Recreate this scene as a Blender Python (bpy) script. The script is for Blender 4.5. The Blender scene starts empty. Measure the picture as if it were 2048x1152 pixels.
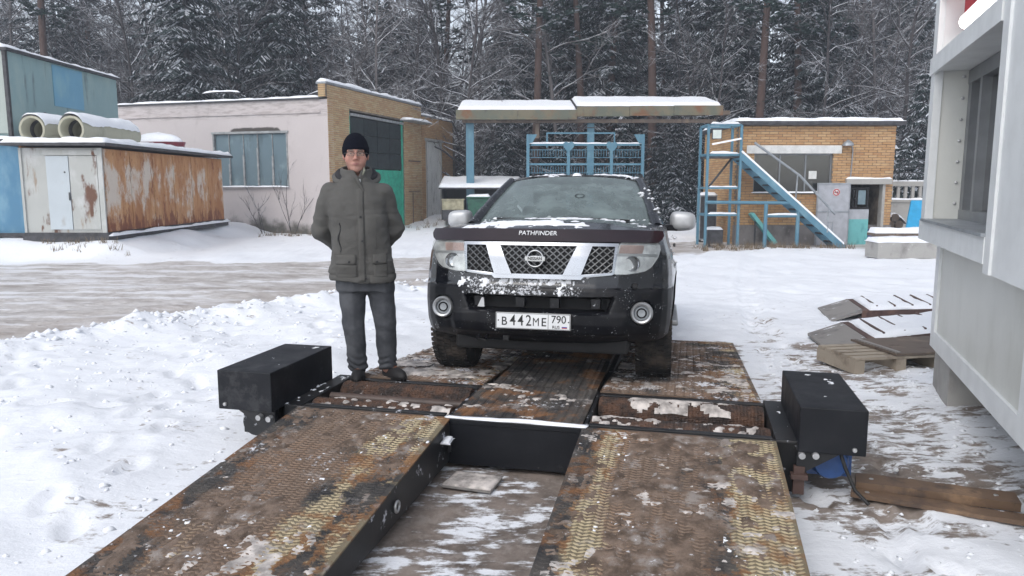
import bpy, bmesh, math, random
import numpy as np
from mathutils import Vector, Matrix

R = math.radians
PI = math.pi
random.seed(11)
rng = np.random.default_rng(11)
sc = bpy.context.scene
COL = sc.collection

# ---------------------------------------------------------------- camera
cam_d = bpy.data.cameras.new('camera')
cam_d.sensor_width = 36.0
cam_d.lens = 1500.0 / 2048.0 * 36.0
cam_d.clip_start = 0.05
cam_d.clip_end = 2000.0
cam = bpy.data.objects.new('camera', cam_d)
cam.location = (0, 0, 1.69)
cam.rotation_euler = (R(90 - 7.75), 0, 0)
COL.objects.link(cam)
sc.camera = cam

# ---------------------------------------------------------------- sky, sun, exposure (overcast winter day)
SUN_EL, SUN_AZ = 48.0, 212.0          # azimuth measured clockwise from +Y
world = bpy.data.worlds.new('World')
sc.world = world
world.use_nodes = True
wn, wl = world.node_tree.nodes, world.node_tree.links
wn.clear()
w_out = wn.new('ShaderNodeOutputWorld')
w_bg = wn.new('ShaderNodeBackground')
w_bg.inputs['Strength'].default_value = 0.15
w_sky = wn.new('ShaderNodeTexSky')
w_sky.sky_type = 'NISHITA'
w_sky.sun_disc = False
w_sky.sun_elevation = R(SUN_EL)
w_sky.sun_rotation = R(SUN_AZ)
w_sky.air_density = 1.0
w_sky.dust_density = 2.0
w_hsv = wn.new('ShaderNodeHueSaturation')
w_hsv.inputs['Saturation'].default_value = 0.40     # cloud cover greys the sky
wl.new(w_sky.outputs['Color'], w_hsv.inputs['Color'])
wl.new(w_hsv.outputs['Color'], w_bg.inputs['Color'])
wl.new(w_bg.outputs['Background'], w_out.inputs['Surface'])

sun_d = bpy.data.lights.new('sun', 'SUN')
sun_d.energy = 0.5
sun_d.angle = R(40)
sun_d.color = (1.0, 0.98, 0.95)
sun = bpy.data.objects.new('sun', sun_d)
sun.location = (-20, -20, 40)
az, el = R(SUN_AZ), R(SUN_EL)
to_sun = Vector((math.sin(az) * math.cos(el), math.cos(az) * math.cos(el), math.sin(el)))
sun.rotation_euler = to_sun.to_track_quat('Z', 'Y').to_euler()
COL.objects.link(sun)

sc.view_settings.view_transform = 'Standard'
sc.view_settings.look = 'None'
sc.view_settings.exposure = 0.64
sc.view_settings.gamma = 1.0
sc.view_settings.use_curve_mapping = False
sc.cycles.max_bounces = 6
sc.cycles.diffuse_bounces = 3
sc.cycles.glossy_bounces = 3
sc.cycles.transparent_max_bounces = 10
sc.cycles.use_denoising = True
sc.cycles.volume_bounces = 1

# ---------------------------------------------------------------- numeric noise
def _hash(ix, iy, iz, seed):
    h = (ix * 374761393 + iy * 668265263 + iz * 2147483647 + seed * 144665) & 0xFFFFFFFF
    h = ((h ^ (h >> 13)) * 1274126177) & 0xFFFFFFFF
    h = h ^ (h >> 16)
    return (h & 0xFFFFFF) / float(0xFFFFFF)

def vnoise(x, y, z=0.0, seed=0):
    x, y, z = np.broadcast_arrays(np.asarray(x, float), np.asarray(y, float), np.asarray(z, float))
    ix, iy, iz = np.floor(x).astype(np.int64), np.floor(y).astype(np.int64), np.floor(z).astype(np.int64)
    fx, fy, fz = x - ix, y - iy, z - iz
    fx, fy, fz = fx*fx*(3-2*fx), fy*fy*(3-2*fy), fz*fz*(3-2*fz)
    r = 0
    for dx in (0, 1):
        for dy in (0, 1):
            for dz in (0, 1):
                w = (fx if dx else 1-fx) * (fy if dy else 1-fy) * (fz if dz else 1-fz)
                r = r + w * _hash(ix+dx, iy+dy, iz+dz, seed)
    return r * 2 - 1

def fbm(x, y, z=0.0, o=3, seed=0):
    r, a = 0, 1.0
    for k in range(o):
        r = r + a * vnoise(np.asarray(x)*2**k, np.asarray(y)*2**k, np.asarray(z)*2**k, seed+k)
        a *= .5
    return r

def sstep(a, b, x):
    t = np.clip((np.asarray(x, float) - a) / (b - a), 0, 1)
    return t*t*(3-2*t)

# ---------------------------------------------------------------- object helpers
def mesh_obj(name, verts, faces, mat, parent=None, smooth=None, bevel=0, loc=None, rot=None):
    me = bpy.data.meshes.new(name)
    me.from_pydata([tuple(map(float, v)) for v in verts] if not isinstance(verts, np.ndarray) else verts.tolist(), [], faces if not isinstance(faces, np.ndarray) else faces.tolist())
    me.update()
    if smooth is not None:
        me.polygons.foreach_set('use_smooth', [True]*len(me.polygons))
        if smooth < 180:
            me.set_sharp_from_angle(angle=R(smooth))
    for m in (mat if isinstance(mat, (list, tuple)) else [mat]):
        me.materials.append(m)
    o = bpy.data.objects.new(name, me)
    COL.objects.link(o)
    if parent: o.parent = parent
    if loc: o.location = loc
    if rot: o.rotation_euler = rot
    if bevel:
        b = o.modifiers.new('bevel', 'BEVEL')
        b.width = bevel; b.segments = 2; b.limit_method = 'ANGLE'; b.angle_limit = R(40)
    return o

class MB:
    """collects simple shapes that become ONE mesh object"""
    def __init__(s): s.v, s.f, s.mk = [], [], []
    def add(s, vs, fs):
        b = len(s.v); s.mk.append((b, len(s.f)))
        s.v += [tuple(map(float, q)) for q in vs]
        s.f += [tuple(b+i for i in q) for q in fs]
        return s
    def box(s, x0, x1, y0, y1, z0, z1):
        return s.add([(x0,y0,z0),(x1,y0,z0),(x1,y1,z0),(x0,y1,z0),(x0,y0,z1),(x1,y0,z1),(x1,y1,z1),(x0,y1,z1)],
                     [(0,3,2,1),(4,5,6,7),(0,1,5,4),(1,2,6,5),(2,3,7,6),(3,0,4,7)])
    def bar(s, p, q, w, h=None, up=(0,0,1)):
        p, q = Vector(p), Vector(q); h = h or w
        d = (q-p).normalized(); u = Vector(up)
        if abs(d.dot(u)) > .98: u = Vector((0,1,0))
        a = d.cross(u).normalized(); b = a.cross(d).normalized()
        vs = [c + a*(i*w/2) + b*(j*h/2) for c in (p, q) for i, j in ((-1,-1),(1,-1),(1,1),(-1,1))]
        return s.add(vs, [(0,1,2,3),(7,6,5,4),(0,4,5,1),(1,5,6,2),(2,6,7,3),(3,7,4,0)])
    def tube(s, pts, r, n=8, cap=True):
        pts = [Vector(p) for p in pts]; m = len(pts)
        rs = list(r) if hasattr(r, '__len__') else [r]*m
        vs, fs = [], []; ref = Vector((0,0,1))
        a = None
        for i in range(m):
            d = (pts[min(i+1,m-1)]-pts[max(i-1,0)]).normalized()
            if a is None:
                u = ref if abs(d.z) < .9 else Vector((1,0,0))
                a = d.cross(u).normalized()
            else:
                a = (a - d*a.dot(d)).normalized()
            b = d.cross(a)
            for k in range(n):
                t = 2*PI*k/n
                vs.append(pts[i] + (a*math.cos(t)+b*math.sin(t))*rs[i])
        for i in range(m-1):
            for k in range(n):
                k2 = (k+1) % n
                fs.append((i*n+k, i*n+k2, (i+1)*n+k2, (i+1)*n+k))
        if cap:
            fs.append(tuple(range(n-1,-1,-1))); fs.append(tuple((m-1)*n+k for k in range(n)))
        return s.add(vs, fs)
    def lathe(s, prof, n=24, c=(0,0,0), ax='z'):
        """prof: list of (radius, height) along the axis"""
        vs, fs = [], []
        for r, h in prof:
            for k in range(n):
                t = 2*PI*k/n; x, y = r*math.cos(t), r*math.sin(t)
                p = (x,y,h) if ax == 'z' else ((h,x,y) if ax == 'x' else (y,h,x))
                vs.append((p[0]+c[0], p[1]+c[1], p[2]+c[2]))
        for i in range(len(prof)-1):
            for k in range(n):
                k2 = (k+1) % n
                fs.append((i*n+k, i*n+k2, (i+1)*n+k2, (i+1)*n+k))
        return s.add(vs, fs)
    def prism(s, poly, a0, a1, ax='y'):
        """poly: list of 2-D points; extruded from a0 to a1 along ax"""
        n = len(poly); vs = []
        for a in (a0, a1):
            for p, q in poly:
                vs.append((p,a,q) if ax == 'y' else ((a,p,q) if ax == 'x' else (p,q,a)))
        fs = [tuple(range(n)), tuple(range(2*n-1, n-1, -1))]
        fs += [(i, i+n, (i+1) % n + n, (i+1) % n) for i in range(n)]
        return s.add(vs, fs)
    def grid(s, P, closed=False):
        """P: array (m, n, 3)"""
        P = np.asarray(P); m, n = P.shape[:2]
        fs = []
        for i in range(m-1):
            for j in range(n if closed else n-1):
                j2 = (j+1) % n
                fs.append((i*n+j, i*n+j2, (i+1)*n+j2, (i+1)*n+j))
        return s.add(P.reshape(-1, 3), fs)
    def build(s, name, mat, parent=None, smooth=None, bevel=0, loc=None, rot=None, recalc=True):
        o = mesh_obj(name, s.v, s.f, mat, parent, smooth, bevel, loc, rot)
        if recalc:
            bm = bmesh.new(); bm.from_mesh(o.data)
            bmesh.ops.recalc_face_normals(bm, faces=bm.faces)
            bm.to_mesh(o.data); bm.free()
        return o
    def split(s, name, mat, parent=None, **kw):
        """every shape added becomes a part of its own"""
        out = []; mk = s.mk+[(len(s.v), len(s.f))]
        for (v0, f0), (v1, f1) in zip(mk[:-1], mk[1:]):
            p = MB(); p.v = s.v[v0:v1]; p.f = [tuple(i-v0 for i in q) for q in s.f[f0:f1]]
            out.append(p.build(name, mat, parent, **kw))
        return out

def tag(o, label, cat, group=None):
    o['label'] = label; o['category'] = cat
    if group: o['group'] = group
    return o

def thing(name, label, cat, loc=(0,0,0), rz=0.0, group=None):
    o = bpy.data.objects.new(name, None)
    o.empty_display_size = .2
    COL.objects.link(o)
    o.location = loc; o.rotation_euler = (0, 0, rz)
    return tag(o, label, cat, group)

def kind(o, k):
    o['kind'] = k
    return o

def copy_tree(o, parent=None):
    c = o.copy(); COL.objects.link(c)
    if parent: c.parent = parent
    for ch in list(o.children): copy_tree(ch, c)
    return c

def text(name, s, size, mat, parent, loc, rot=(R(90),0,0), ext=.002, sx=1.0, align='CENTER', bold=0.0):
    cu = bpy.data.curves.new(name, 'FONT')
    cu.body = s; cu.size = size; cu.extrude = ext; cu.align_x = align; cu.align_y = 'CENTER'; cu.offset = bold
    cu.materials.append(mat)
    tmp = bpy.data.objects.new(name, cu); COL.objects.link(tmp)
    bpy.context.view_layer.update()
    me = bpy.data.meshes.new_from_object(tmp.evaluated_get(bpy.context.evaluated_depsgraph_get()))
    bpy.data.objects.remove(tmp)
    me.name = name; me.materials.clear(); me.materials.append(mat)
    o = bpy.data.objects.new(name, me); COL.objects.link(o)
    o.parent = parent; o.location = loc; o.rotation_euler = rot; o.scale = (sx, 1, 1)
    return o

def snow_cap(nx, ny, x0, x1, y0, y1, zf, th, seed=0, rough=.35, edge=.06, over=.0):
    """a closed, rounded, uneven blanket of snow lying on the surface z = zf(x, y)"""
    X, Y = np.meshgrid(np.linspace(x0-over, x1+over, nx), np.linspace(y0-over, y1+over, ny), indexing='ij')
    d = np.minimum(np.minimum(X-X.min(), X.max()-X), np.minimum(Y-Y.min(), Y.max()-Y))
    h = th*(sstep(-edge*.3, edge, d))*(1+rough*fbm(X*2.3, Y*2.3, 0, 3, seed))
    jx = .02*fbm(X*5, Y*5, 3, 2, seed+9)
    B = zf(X, Y)
    top = np.stack([X+jx*(d < 1e-6), Y+jx*(d < 1e-6), B+np.maximum(h, .004)], -1)
    bot = np.stack([X, Y, B-.003+0*X], -1)
    m = MB(); m.grid(top)
    bd = [(i,0) for i in range(nx)] + [(nx-1,j) for j in range(1,ny)] + [(i,ny-1) for i in range(nx-2,-1,-1)] + [(0,j) for j in range(ny-2,0,-1)]
    b0 = len(m.v); n = len(bd)
    m.v += [tuple(bot[i,j]) for i,j in bd]
    for k in range(n):
        i, j = bd[k]; i2, j2 = bd[(k+1) % n]
        m.f.append((b0+k, b0+(k+1) % n, i2*ny+j2, i*ny+j))
    return m

# ---------------------------------------------------------------- signed-distance modelling (bodies, clothes)
def sdf_mesh(f, lo, hi, h):
    lo, hi = np.array(lo, float), np.array(hi, float)
    n = np.ceil((hi-lo)/h).astype(int)+1
    ax = [lo[k]+h*np.arange(n[k]) for k in range(3)]
    X, Y, Z = np.meshgrid(*ax, indexing='ij')
    V = f(X, Y, Z); S = V < 0
    cnt = np.zeros(np.array(V.shape)-1, int)
    for a in (0,1):
        for b in (0,1):
            for c in (0,1):
                cnt += S[a:n[0]-1+a, b:n[1]-1+b, c:n[2]-1+c]
    act = np.argwhere((cnt > 0) & (cnt < 8))
    idx = -np.ones(cnt.shape, int); idx[tuple(act.T)] = np.arange(len(act))
    acc = np.zeros((len(act),3)); num = np.zeros(len(act))
    cs = [(a,b,c) for a in (0,1) for b in (0,1) for c in (0,1)]
    for p in cs:
        for k in range(3):
            if p[k]: continue
            q = list(p); q[k] = 1
            A = act+np.array(p); B = act+np.array(q)
            va, vb = V[tuple(A.T)], V[tuple(B.T)]
            m = (va < 0) != (vb < 0)
            t = np.where(m, va/np.where(m, va-vb, 1), 0)
            P = A + t[:,None]*(B-A)
            acc += P*m[:,None]; num += m
    verts = lo + h*acc/np.maximum(num,1)[:,None]
    faces = []
    for k in range(3):
        sl0 = [slice(None)]*3; sl1 = [slice(None)]*3
        sl0[k] = slice(0,-1); sl1[k] = slice(1,None)
        E = S[tuple(sl0)] != S[tuple(sl1)]
        u, w = [(1,2),(2,0),(0,1)][k]
        e = np.argwhere(E)
        ok = (e[:,u] > 0) & (e[:,w] > 0) & (e[:,u] < n[u]-1) & (e[:,w] < n[w]-1)
        e = e[ok]
        def at(du, dw):
            q = e.copy(); q[:,u] -= du; q[:,w] -= dw
            return idx[tuple(q.T)]
        quad = np.stack([at(1,1), at(0,1), at(0,0), at(1,0)], 1)
        flip = ~S[tuple(e.T)]
        quad[flip] = quad[flip][:, ::-1]
        faces.append(quad)
    return verts, np.concatenate(faces)

def smin(a, b, k):
    h = np.clip(.5+.5*(b-a)/k, 0, 1)
    return b*(1-h)+a*h-k*h*(1-h)

def capsule(X, Y, Z, a, b, ra, rb):
    a, b = np.array(a, float), np.array(b, float); d = b-a
    t = np.clip(((X-a[0])*d[0]+(Y-a[1])*d[1]+(Z-a[2])*d[2])/(d@d), 0, 1)
    return np.sqrt((X-a[0]-t*d[0])**2+(Y-a[1]-t*d[1])**2+(Z-a[2]-t*d[2])**2)-(ra+(rb-ra)*t)

def ell(X, Y, Z, c, r):
    q = np.sqrt(((X-c[0])/r[0])**2+((Y-c[1])/r[1])**2+((Z-c[2])/r[2])**2)
    return (q-1)*min(r)
# ---------------------------------------------------------------- materials
class NT:
    def __init__(s, name):
        s.m = bpy.data.materials.new(name); s.m.use_nodes = True
        s.t = s.m.node_tree; s.t.nodes.clear()
        s.out = s.t.nodes.new('ShaderNodeOutputMaterial')
        s.b = s.t.nodes.new('ShaderNodeBsdfPrincipled')
        s.t.links.new(s.b.outputs[0], s.out.inputs[0])
        s._tc = None
    def n(s, t, **kw):
        x = s.t.nodes.new('ShaderNode'+t)
        for k, v in kw.items(): setattr(x, k, v)
        return x
    def put(s, sock, v):
        if isinstance(v, bpy.types.NodeSocket): s.t.links.new(v, sock)
        elif isinstance(v, (tuple, list)): sock.default_value = tuple(v)+((1,) if len(v) == 3 and sock.type == 'RGBA' else ())
        else: sock.default_value = v
    def co(s, what='Object'):
        if s._tc is None: s._tc = s.n('TexCoord')
        return s._tc.outputs[what]
    def world(s):
        return s.n('NewGeometry').outputs['Position']
    def mapv(s, v, scale=(1,1,1), rot=(0,0,0)):
        x = s.n('Mapping'); s.put(x.inputs[0], v); x.inputs['Scale'].default_value = scale; x.inputs['Rotation'].default_value = rot
        return x.outputs[0]
    def noise(s, scale, detail=4, rough=.55, v=None, dist=0.0):
        x = s.n('TexNoise'); s.put(x.inputs['Vector'], v if v is not None else s.co())
        x.inputs['Scale'].default_value = scale; x.inputs['Detail'].default_value = detail
        x.inputs['Roughness'].default_value = rough; x.inputs['Distortion'].default_value = dist
        return x.outputs['Fac']
    def voro(s, scale, v=None, feat='F1', out='Distance', rnd=1.0):
        x = s.n('TexVoronoi', feature=feat); s.put(x.inputs['Vector'], v if v is not None else s.co())
        x.inputs['Scale'].default_value = scale; x.inputs['Randomness'].default_value = rnd
        return x.outputs[out]
    def step(s, v, a, b):
        x = s.n('MapRange', interpolation_type='SMOOTHSTEP'); s.put(x.inputs[0], v)
        x.inputs[1].default_value = a; x.inputs[2].default_value = b
        return x.outputs[0]
    def math(s, op, a, b=0.0, c=0.0):
        x = s.n('Math', operation=op); s.put(x.inputs[0], a); s.put(x.inputs[1], b); s.put(x.inputs[2], c)
        return x.outputs[0]
    def mix(s, f, a, b, blend='MIX'):
        x = s.n('Mix', data_type='RGBA', blend_type=blend); s.put(x.inputs[0], f); s.put(x.inputs[6], a); s.put(x.inputs[7], b)
        return x.outputs[2]
    def sep(s, v):
        x = s.n('SeparateXYZ'); s.put(x.inputs[0], v); return x.outputs
    def comb(s, x_, y_, z_):
        x = s.n('CombineXYZ'); s.put(x.inputs[0], x_); s.put(x.inputs[1], y_); s.put(x.inputs[2], z_); return x.outputs[0]
    def attr(s, name):
        x = s.n('Attribute', attribute_name=name); return x.outputs['Fac']
    def bump(s, h, strength=.4, dist=.01):
        x = s.n('Bump'); x.inputs['Strength'].default_value = strength; x.inputs['Distance'].default_value = dist
        s.put(x.inputs['Height'], h); s.put(s.b.inputs['Normal'], x.outputs[0]); return s
    def set(s, col=None, rough=None, metal=None, spec=None, **kw):
        if col is not None: s.put(s.b.inputs['Base Color'], col)
        if rough is not None: s.put(s.b.inputs['Roughness'], rough)
        if metal is not None: s.put(s.b.inputs['Metallic'], metal)
        if spec is not None: s.put(s.b.inputs['Specular IOR Level'], spec)
        for k, v in kw.items(): s.put(s.b.inputs[k], v)
        return s

MT = {}
def plain(name, col, rough=.6, metal=0.0, var=.25, scale=6, bump=0.0, spec=None, coat=0.0):
    t = NT(name)
    nz = t.noise(scale, 5)
    dark = tuple(c*(1-var) for c in col); lite = tuple(min(1, c*(1+var)) for c in col)
    t.set(t.mix(t.step(nz, .3, .7), dark, lite), rough, metal, spec)
    if coat: t.set(**{'Coat Weight': coat, 'Coat Roughness': .08})
    if bump: t.bump(t.noise(scale*8, 3), bump, .01)
    MT[name] = t.m
    return t.m

def streaked(name, base, spots, rough=.6, metal=0.0):
    """base colour with blotches: spots = [(colour, scale, lo, hi, vertical stretch)]"""
    t = NT(name); c = t.mix(t.noise(2, 4), tuple(x*.9 for x in base), tuple(min(1, x*1.08) for x in base))
    for i, (col, sca, lo, hi, vs) in enumerate(spots):
        v = t.mapv(t.co(), (1, 1, vs)); v2 = t.n('VectorMath', operation='ADD'); t.put(v2.inputs[0], v); v2.inputs[1].default_value = (i*7.3, i*3.1, i*1.7)
        c = t.mix(t.step(t.noise(sca, 7, .62, v2.outputs[0]), lo, hi), c, col)
    t.set(c, rough, metal).bump(t.noise(18, 4), .15, .01)
    MT[name] = t.m
    return t.m

# snow: white, faintly blue, softly lumpy
t = NT('snow')
t.set(t.mix(t.noise(3, 5), (.80,.82,.86), (.87,.885,.91)), .65, spec=.25)
t.bump(t.noise(28, 6, .7), .35, .02); M_snow = t.m

# wet dirty frozen snow clods
M_clod = plain('slush_clods', (.46,.42,.39), .7, var=.5, scale=14, bump=.3)

# black steel paint, dusty
t = NT('black_steel')
c = t.mix(t.step(t.noise(4, 6), .45, .8), (.006,.007,.010), (.016,.017,.021))
c = t.mix(t.step(t.noise(3.2, 9, .72), .56, .66), c, (.030,.031,.034))
c = t.mix(t.step(t.noise(13, 9, .75, t.mapv(t.co(), (1,.25,1))), .67, .72), c, (.10,.095,.09))
c = t.mix(t.step(t.noise(11, 8, .7), .69, .75), c, (.30,.31,.33))
t.set(c, t.math('MULTIPLY_ADD', t.noise(7, 4), .3, .3), spec=.3).bump(t.noise(120, 2), .08, .004); M_black = t.m
t = NT('dark_frame_steel')
c = t.mix(t.step(t.noise(3, 6), .4, .75), (.010,.011,.013), (.030,.027,.026))
c = t.mix(t.step(t.noise(9, 9, .7), .6, .66), c, (.55,.56,.6))
t.set(c, .5).bump(t.noise(60, 4), .15, .004); M_frame = t.m

def tread_mat(name, seed, cream, mud, top=False, snow_lo=.60):
    """chequer plate: black and cream paint worn through to rust, caked with mud and snow.
    cream, mud: how much of each lies across the track, as (x, amount) stops; top: the raised studs"""
    t = NT(name)
    p = t.n('VectorMath', operation='ADD'); t.put(p.inputs[0], t.co()); p.inputs[1].default_value = (seed*5.7, seed*2.3, 0)
    v = p.outputs[0]
    x = t.math('MULTIPLY_ADD', t.sep(t.co())[0], 1/1.2, .5)
    def across(st):
        r = t.n('ValToRGB'); t.put(r.inputs[0], x); e = r.color_ramp.elements
        for i, (xx, a) in enumerate(st):
            q = e[i] if i < 2 else e.new(.99)
            q.position = xx/1.2+.5; q.color = (a,a,a,1)
        return r.outputs[0]
    fine = t.noise(30, 5, .7, v)
    c = t.mix(t.step(t.noise(6, 5, .6, v), .35, .7), (.030,.029,.030), (.085,.076,.068))
    ye = t.math('ADD', t.math('ADD', t.noise(1.9, 7, .68, v), t.math('MULTIPLY_ADD', across(cream), .55, -.275)), t.math('MULTIPLY_ADD', fine, .34, -.17))
    cr = t.step(ye, .46, .60)
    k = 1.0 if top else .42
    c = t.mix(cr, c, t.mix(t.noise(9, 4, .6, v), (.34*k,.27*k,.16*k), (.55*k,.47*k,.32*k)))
    ru = t.math('ADD', t.noise(2.8, 7, .68, v, .4), t.math('MULTIPLY', t.math('MULTIPLY', cr, t.math('SUBTRACT', 1.0, cr)), .4))
    c = t.mix(t.math('MULTIPLY', t.step(ru, .50, .62), .8), c, t.mix(t.noise(14, 4, .6, v), (.12,.055,.025), (.30,.145,.06)))
    mu = t.math('ADD', t.math('ADD', t.noise(2.2, 8, .7, t.mapv(v, (1.2,.7,1))), t.math('MULTIPLY_ADD', across(mud), .5, -.25)), t.math('MULTIPLY_ADD', fine, .14, -.07))
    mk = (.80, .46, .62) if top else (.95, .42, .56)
    c = t.mix(t.math('MULTIPLY', t.step(mu, mk[1], mk[2]), mk[0]), c, t.mix(t.noise(22, 5, .6, v), tuple(q*(1.35 if top else .8) for q in (.108,.072,.049)), tuple(q*(1.35 if top else .8) for q in (.245,.175,.130))))  # mud lightened on studs, darkened on plate: relief highlights painted into the colour
    gr = t.math('ADD', t.noise(4, 8, .72, v), t.math('MULTIPLY_ADD', fine, .2, -.1))
    c = t.mix(t.math('MULTIPLY', t.step(gr, .55, .66), .65), c, (.34,.315,.30))
    sn = t.math('ADD', t.math('MULTIPLY', t.noise(2.7, 8, .74, v), .62), t.math('MULTIPLY', t.noise(24, 6, .7, v), .38))
    sm = t.step(sn, snow_lo-.02, snow_lo+.035)
    c = t.mix(t.math('MULTIPLY', sm, .9), c, (.72,.73,.77))
    t.set(c, t.math('MULTIPLY_ADD', t.noise(10, 4, .6, v), .4, .35), spec=.3)
    t.bump(t.math('ADD', t.noise(45, 6, .7, v), t.math('MULTIPLY', sm, .7)), .6, .012)
    return t.m
LC, LM = [(-.52,.0),(-.36,.12),(-.22,.42),(.0,.25),(.14,.45),(.27,.80),(.38,.45),(.52,.62)], [(-.52,.1),(-.30,.55),(.0,.95),(.14,.7),(.28,.2),(.52,.05)]
RC, RM = [(-.54,.15),(-.46,.35),(-.38,.85),(-.26,.5),(-.05,.2),(.15,.2),(.28,.7),(.42,1.0),(.54,.85)], [(-.54,.1),(-.38,.3),(-.2,.9),(.12,.75),(.28,.25),(.54,.0)]
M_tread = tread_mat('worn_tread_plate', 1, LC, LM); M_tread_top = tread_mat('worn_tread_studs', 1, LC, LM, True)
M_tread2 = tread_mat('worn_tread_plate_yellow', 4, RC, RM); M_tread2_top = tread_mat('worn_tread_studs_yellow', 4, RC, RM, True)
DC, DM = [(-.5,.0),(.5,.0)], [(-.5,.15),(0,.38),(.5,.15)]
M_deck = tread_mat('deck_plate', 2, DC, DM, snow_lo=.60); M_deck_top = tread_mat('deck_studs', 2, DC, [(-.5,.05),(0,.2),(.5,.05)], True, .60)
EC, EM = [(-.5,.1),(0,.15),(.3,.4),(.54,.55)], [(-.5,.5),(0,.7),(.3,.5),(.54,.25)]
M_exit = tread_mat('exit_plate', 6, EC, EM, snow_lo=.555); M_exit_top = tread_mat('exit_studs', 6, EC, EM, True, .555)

t = NT('rusty_roller')
c = t.mix(t.step(t.noise(9, 7, .65), .35, .65), (.028,.020,.017), (.105,.052,.030))
c = t.mix(t.step(t.noise(5, 7, .7), .61, .68), c, (.42,.39,.38))
t.set(c, .7).bump(t.voro(95, t.mapv(t.co(), (.5,1,1)), rnd=.25), .9, .012); M_roller = t.m
t = NT('caked_mud')
c = t.mix(t.step(t.noise(11, 7, .68), .35, .65), (.085,.058,.040), (.215,.155,.116))
c = t.mix(t.math('MULTIPLY', t.step(t.noise(5, 8, .72), .52, .62), .8), c, (.30,.265,.24))
c = t.mix(t.step(t.noise(20, 6, .7), .63, .68), c, (.62,.62,.64))
t.set(c, t.math('MULTIPLY_ADD', t.noise(10, 4), .4, .35), spec=.35).bump(t.noise(55, 6, .7), .6, .012); M_mud = t.m
M_pipe_steel = plain('rust_brown_bar', (.075,.05,.04), .5, var=.4, scale=5, bump=.1)
M_bolt = plain('zinc_bolt', (.5,.5,.5), .4, .7, var=.2)
M_blue_motor = plain('blue_motor_paint', (.02,.07,.22), .4, var=.3)
M_rubber = plain('cable_rubber', (.015,.015,.016), .6)

# walls
t = NT('pink_render')
z = t.sep(t.co())[2]
c = t.mix(t.noise(1.1, 6), (.49,.445,.435), (.56,.515,.505))
c = t.mix(t.step(t.noise(2.2, 9, .7, t.mapv(t.co(), (1,1,.35))), .55, .75), c, (.40,.36,.35))
low = t.math('ADD', t.math('MULTIPLY', t.step(z, 1.35, .0), .5), t.math('MULTIPLY', t.noise(.9, 7, .65), .75))
c = t.mix(t.step(low, .66, .88), c, (.10,.095,.08))
band = t.math('MULTIPLY', t.step(z, 4.25, 4.32), t.step(t.noise(5, 7, .65, t.mapv(t.co(), (.35,1,2))), .45, .62))
c = t.mix(t.math('MULTIPLY', band, .6), c, (.30,.26,.25))
soot = t.math('MULTIPLY', t.step(z, 4.12, 3.78), t.step(z, 3.5, 3.66))
xs = t.sep(t.co())[0]
soot = t.math('MULTIPLY', soot, t.math('MULTIPLY', t.step(xs, -4.5, -3.9), t.step(xs, -1.7, -2.2)))
c = t.mix(t.step(t.math('MULTIPLY', soot, t.math('ADD', t.noise(3, 7, .65), .35)), .38, .6), c, (.07,.062,.055))
t.set(c, .85).bump(t.noise(25, 6, .7), .25, .01); M_pink = t.m
M_conc = streaked('concrete', (.36,.35,.33), [((.22,.21,.20), 2.5, .5, .75, .5), ((.47,.46,.44), 6, .6, .75, 1)], .85)
M_plinth = streaked('plinth_render', (.20,.185,.18), [((.10,.09,.085), 2.0, .48, .7, .6), ((.30,.28,.27), 5, .6, .72, 1)], .85)
M_mortar = plain('mortar', (.17,.14,.11), .9, var=.35, scale=5)

def brick_mat(name, cols, dirt):
    t = NT(name)
    geo = t.n('NewGeometry'); oi = t.n('ObjectInfo')
    r = t.math('FRACT', t.math('ADD', geo.outputs['Random Per Island'], oi.outputs['Random']))
    cr = t.n('ValToRGB'); t.put(cr.inputs[0], r); cr.color_ramp.interpolation = 'LINEAR'
    e = cr.color_ramp.elements
    e[0].position = 0; e[0].color = cols[0]+(1,); e[1].position = 1; e[1].color = cols[-1]+(1,)
    for i, cc in enumerate(cols[1:-1]):
        q = e.new((i+1)/(len(cols)-1)); q.color = cc+(1,)
    c = t.mix(t.math('MULTIPLY', t.step(t.noise(.9, 6, .65, t.world()), .5, .72), .6), cr.outputs[0], dirt)
    c = t.mix(t.math('MULTIPLY', t.noise(30, 4, .6, t.world()), .35), c, tuple(x*.6 for x in dirt))
    t.set(c, .85).bump(t.noise(60, 4, .6, t.world()), .25, .006)
    return t.m
M_brick_o = brick_mat('orange_brick', [(.45,.255,.115), (.53,.33,.165), (.48,.28,.13), (.57,.38,.20), (.40,.21,.095)], (.33,.19,.10))
M_brick_y = brick_mat('yellow_brick', [(.50,.37,.20), (.56,.43,.26), (.48,.31,.16), (.54,.40,.23), (.44,.25,.13)], (.40,.24,.14))

M_rust = streaked('rusty_sheet', (.43,.205,.085), [((.56,.44,.32), 1.1, .44, .62, .4), ((.17,.06,.025), 1.7, .50, .68, .35), ((.58,.56,.52), 1.0, .57, .66, .6), ((.30,.10,.03), 6, .55, .7, .25)], .75)
t = NT('rusty_sheet')
zz_ = t.sep(t.co())[2]; v_ = t.mapv(t.co(), (1,1,.33))
c = t.mix(t.step(t.noise(3.2, 8, .68, v_), .35, .68), (.36,.155,.06), (.50,.27,.12))
pm = t.math('MULTIPLY', t.math('MULTIPLY', t.step(zz_, .45, 1.0), t.step(zz_, 2.1, 1.6)), .09)
c = t.mix(t.math('MULTIPLY', t.step(t.math('ADD', t.noise(1.6, 9, .72, t.mapv(t.co(), (1,1,.5))), pm), .55, .68), .9), c, (.60,.54,.47))
c = t.mix(t.step(t.math('ADD', t.noise(4.5, 8, .7, v_), t.math('MULTIPLY', t.step(zz_, .75, .15), .16)), .56, .68), c, (.20,.065,.028))
c = t.mix(t.step(t.noise(14, 6, .7, v_), .60, .68), c, (.13,.05,.025))
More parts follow.
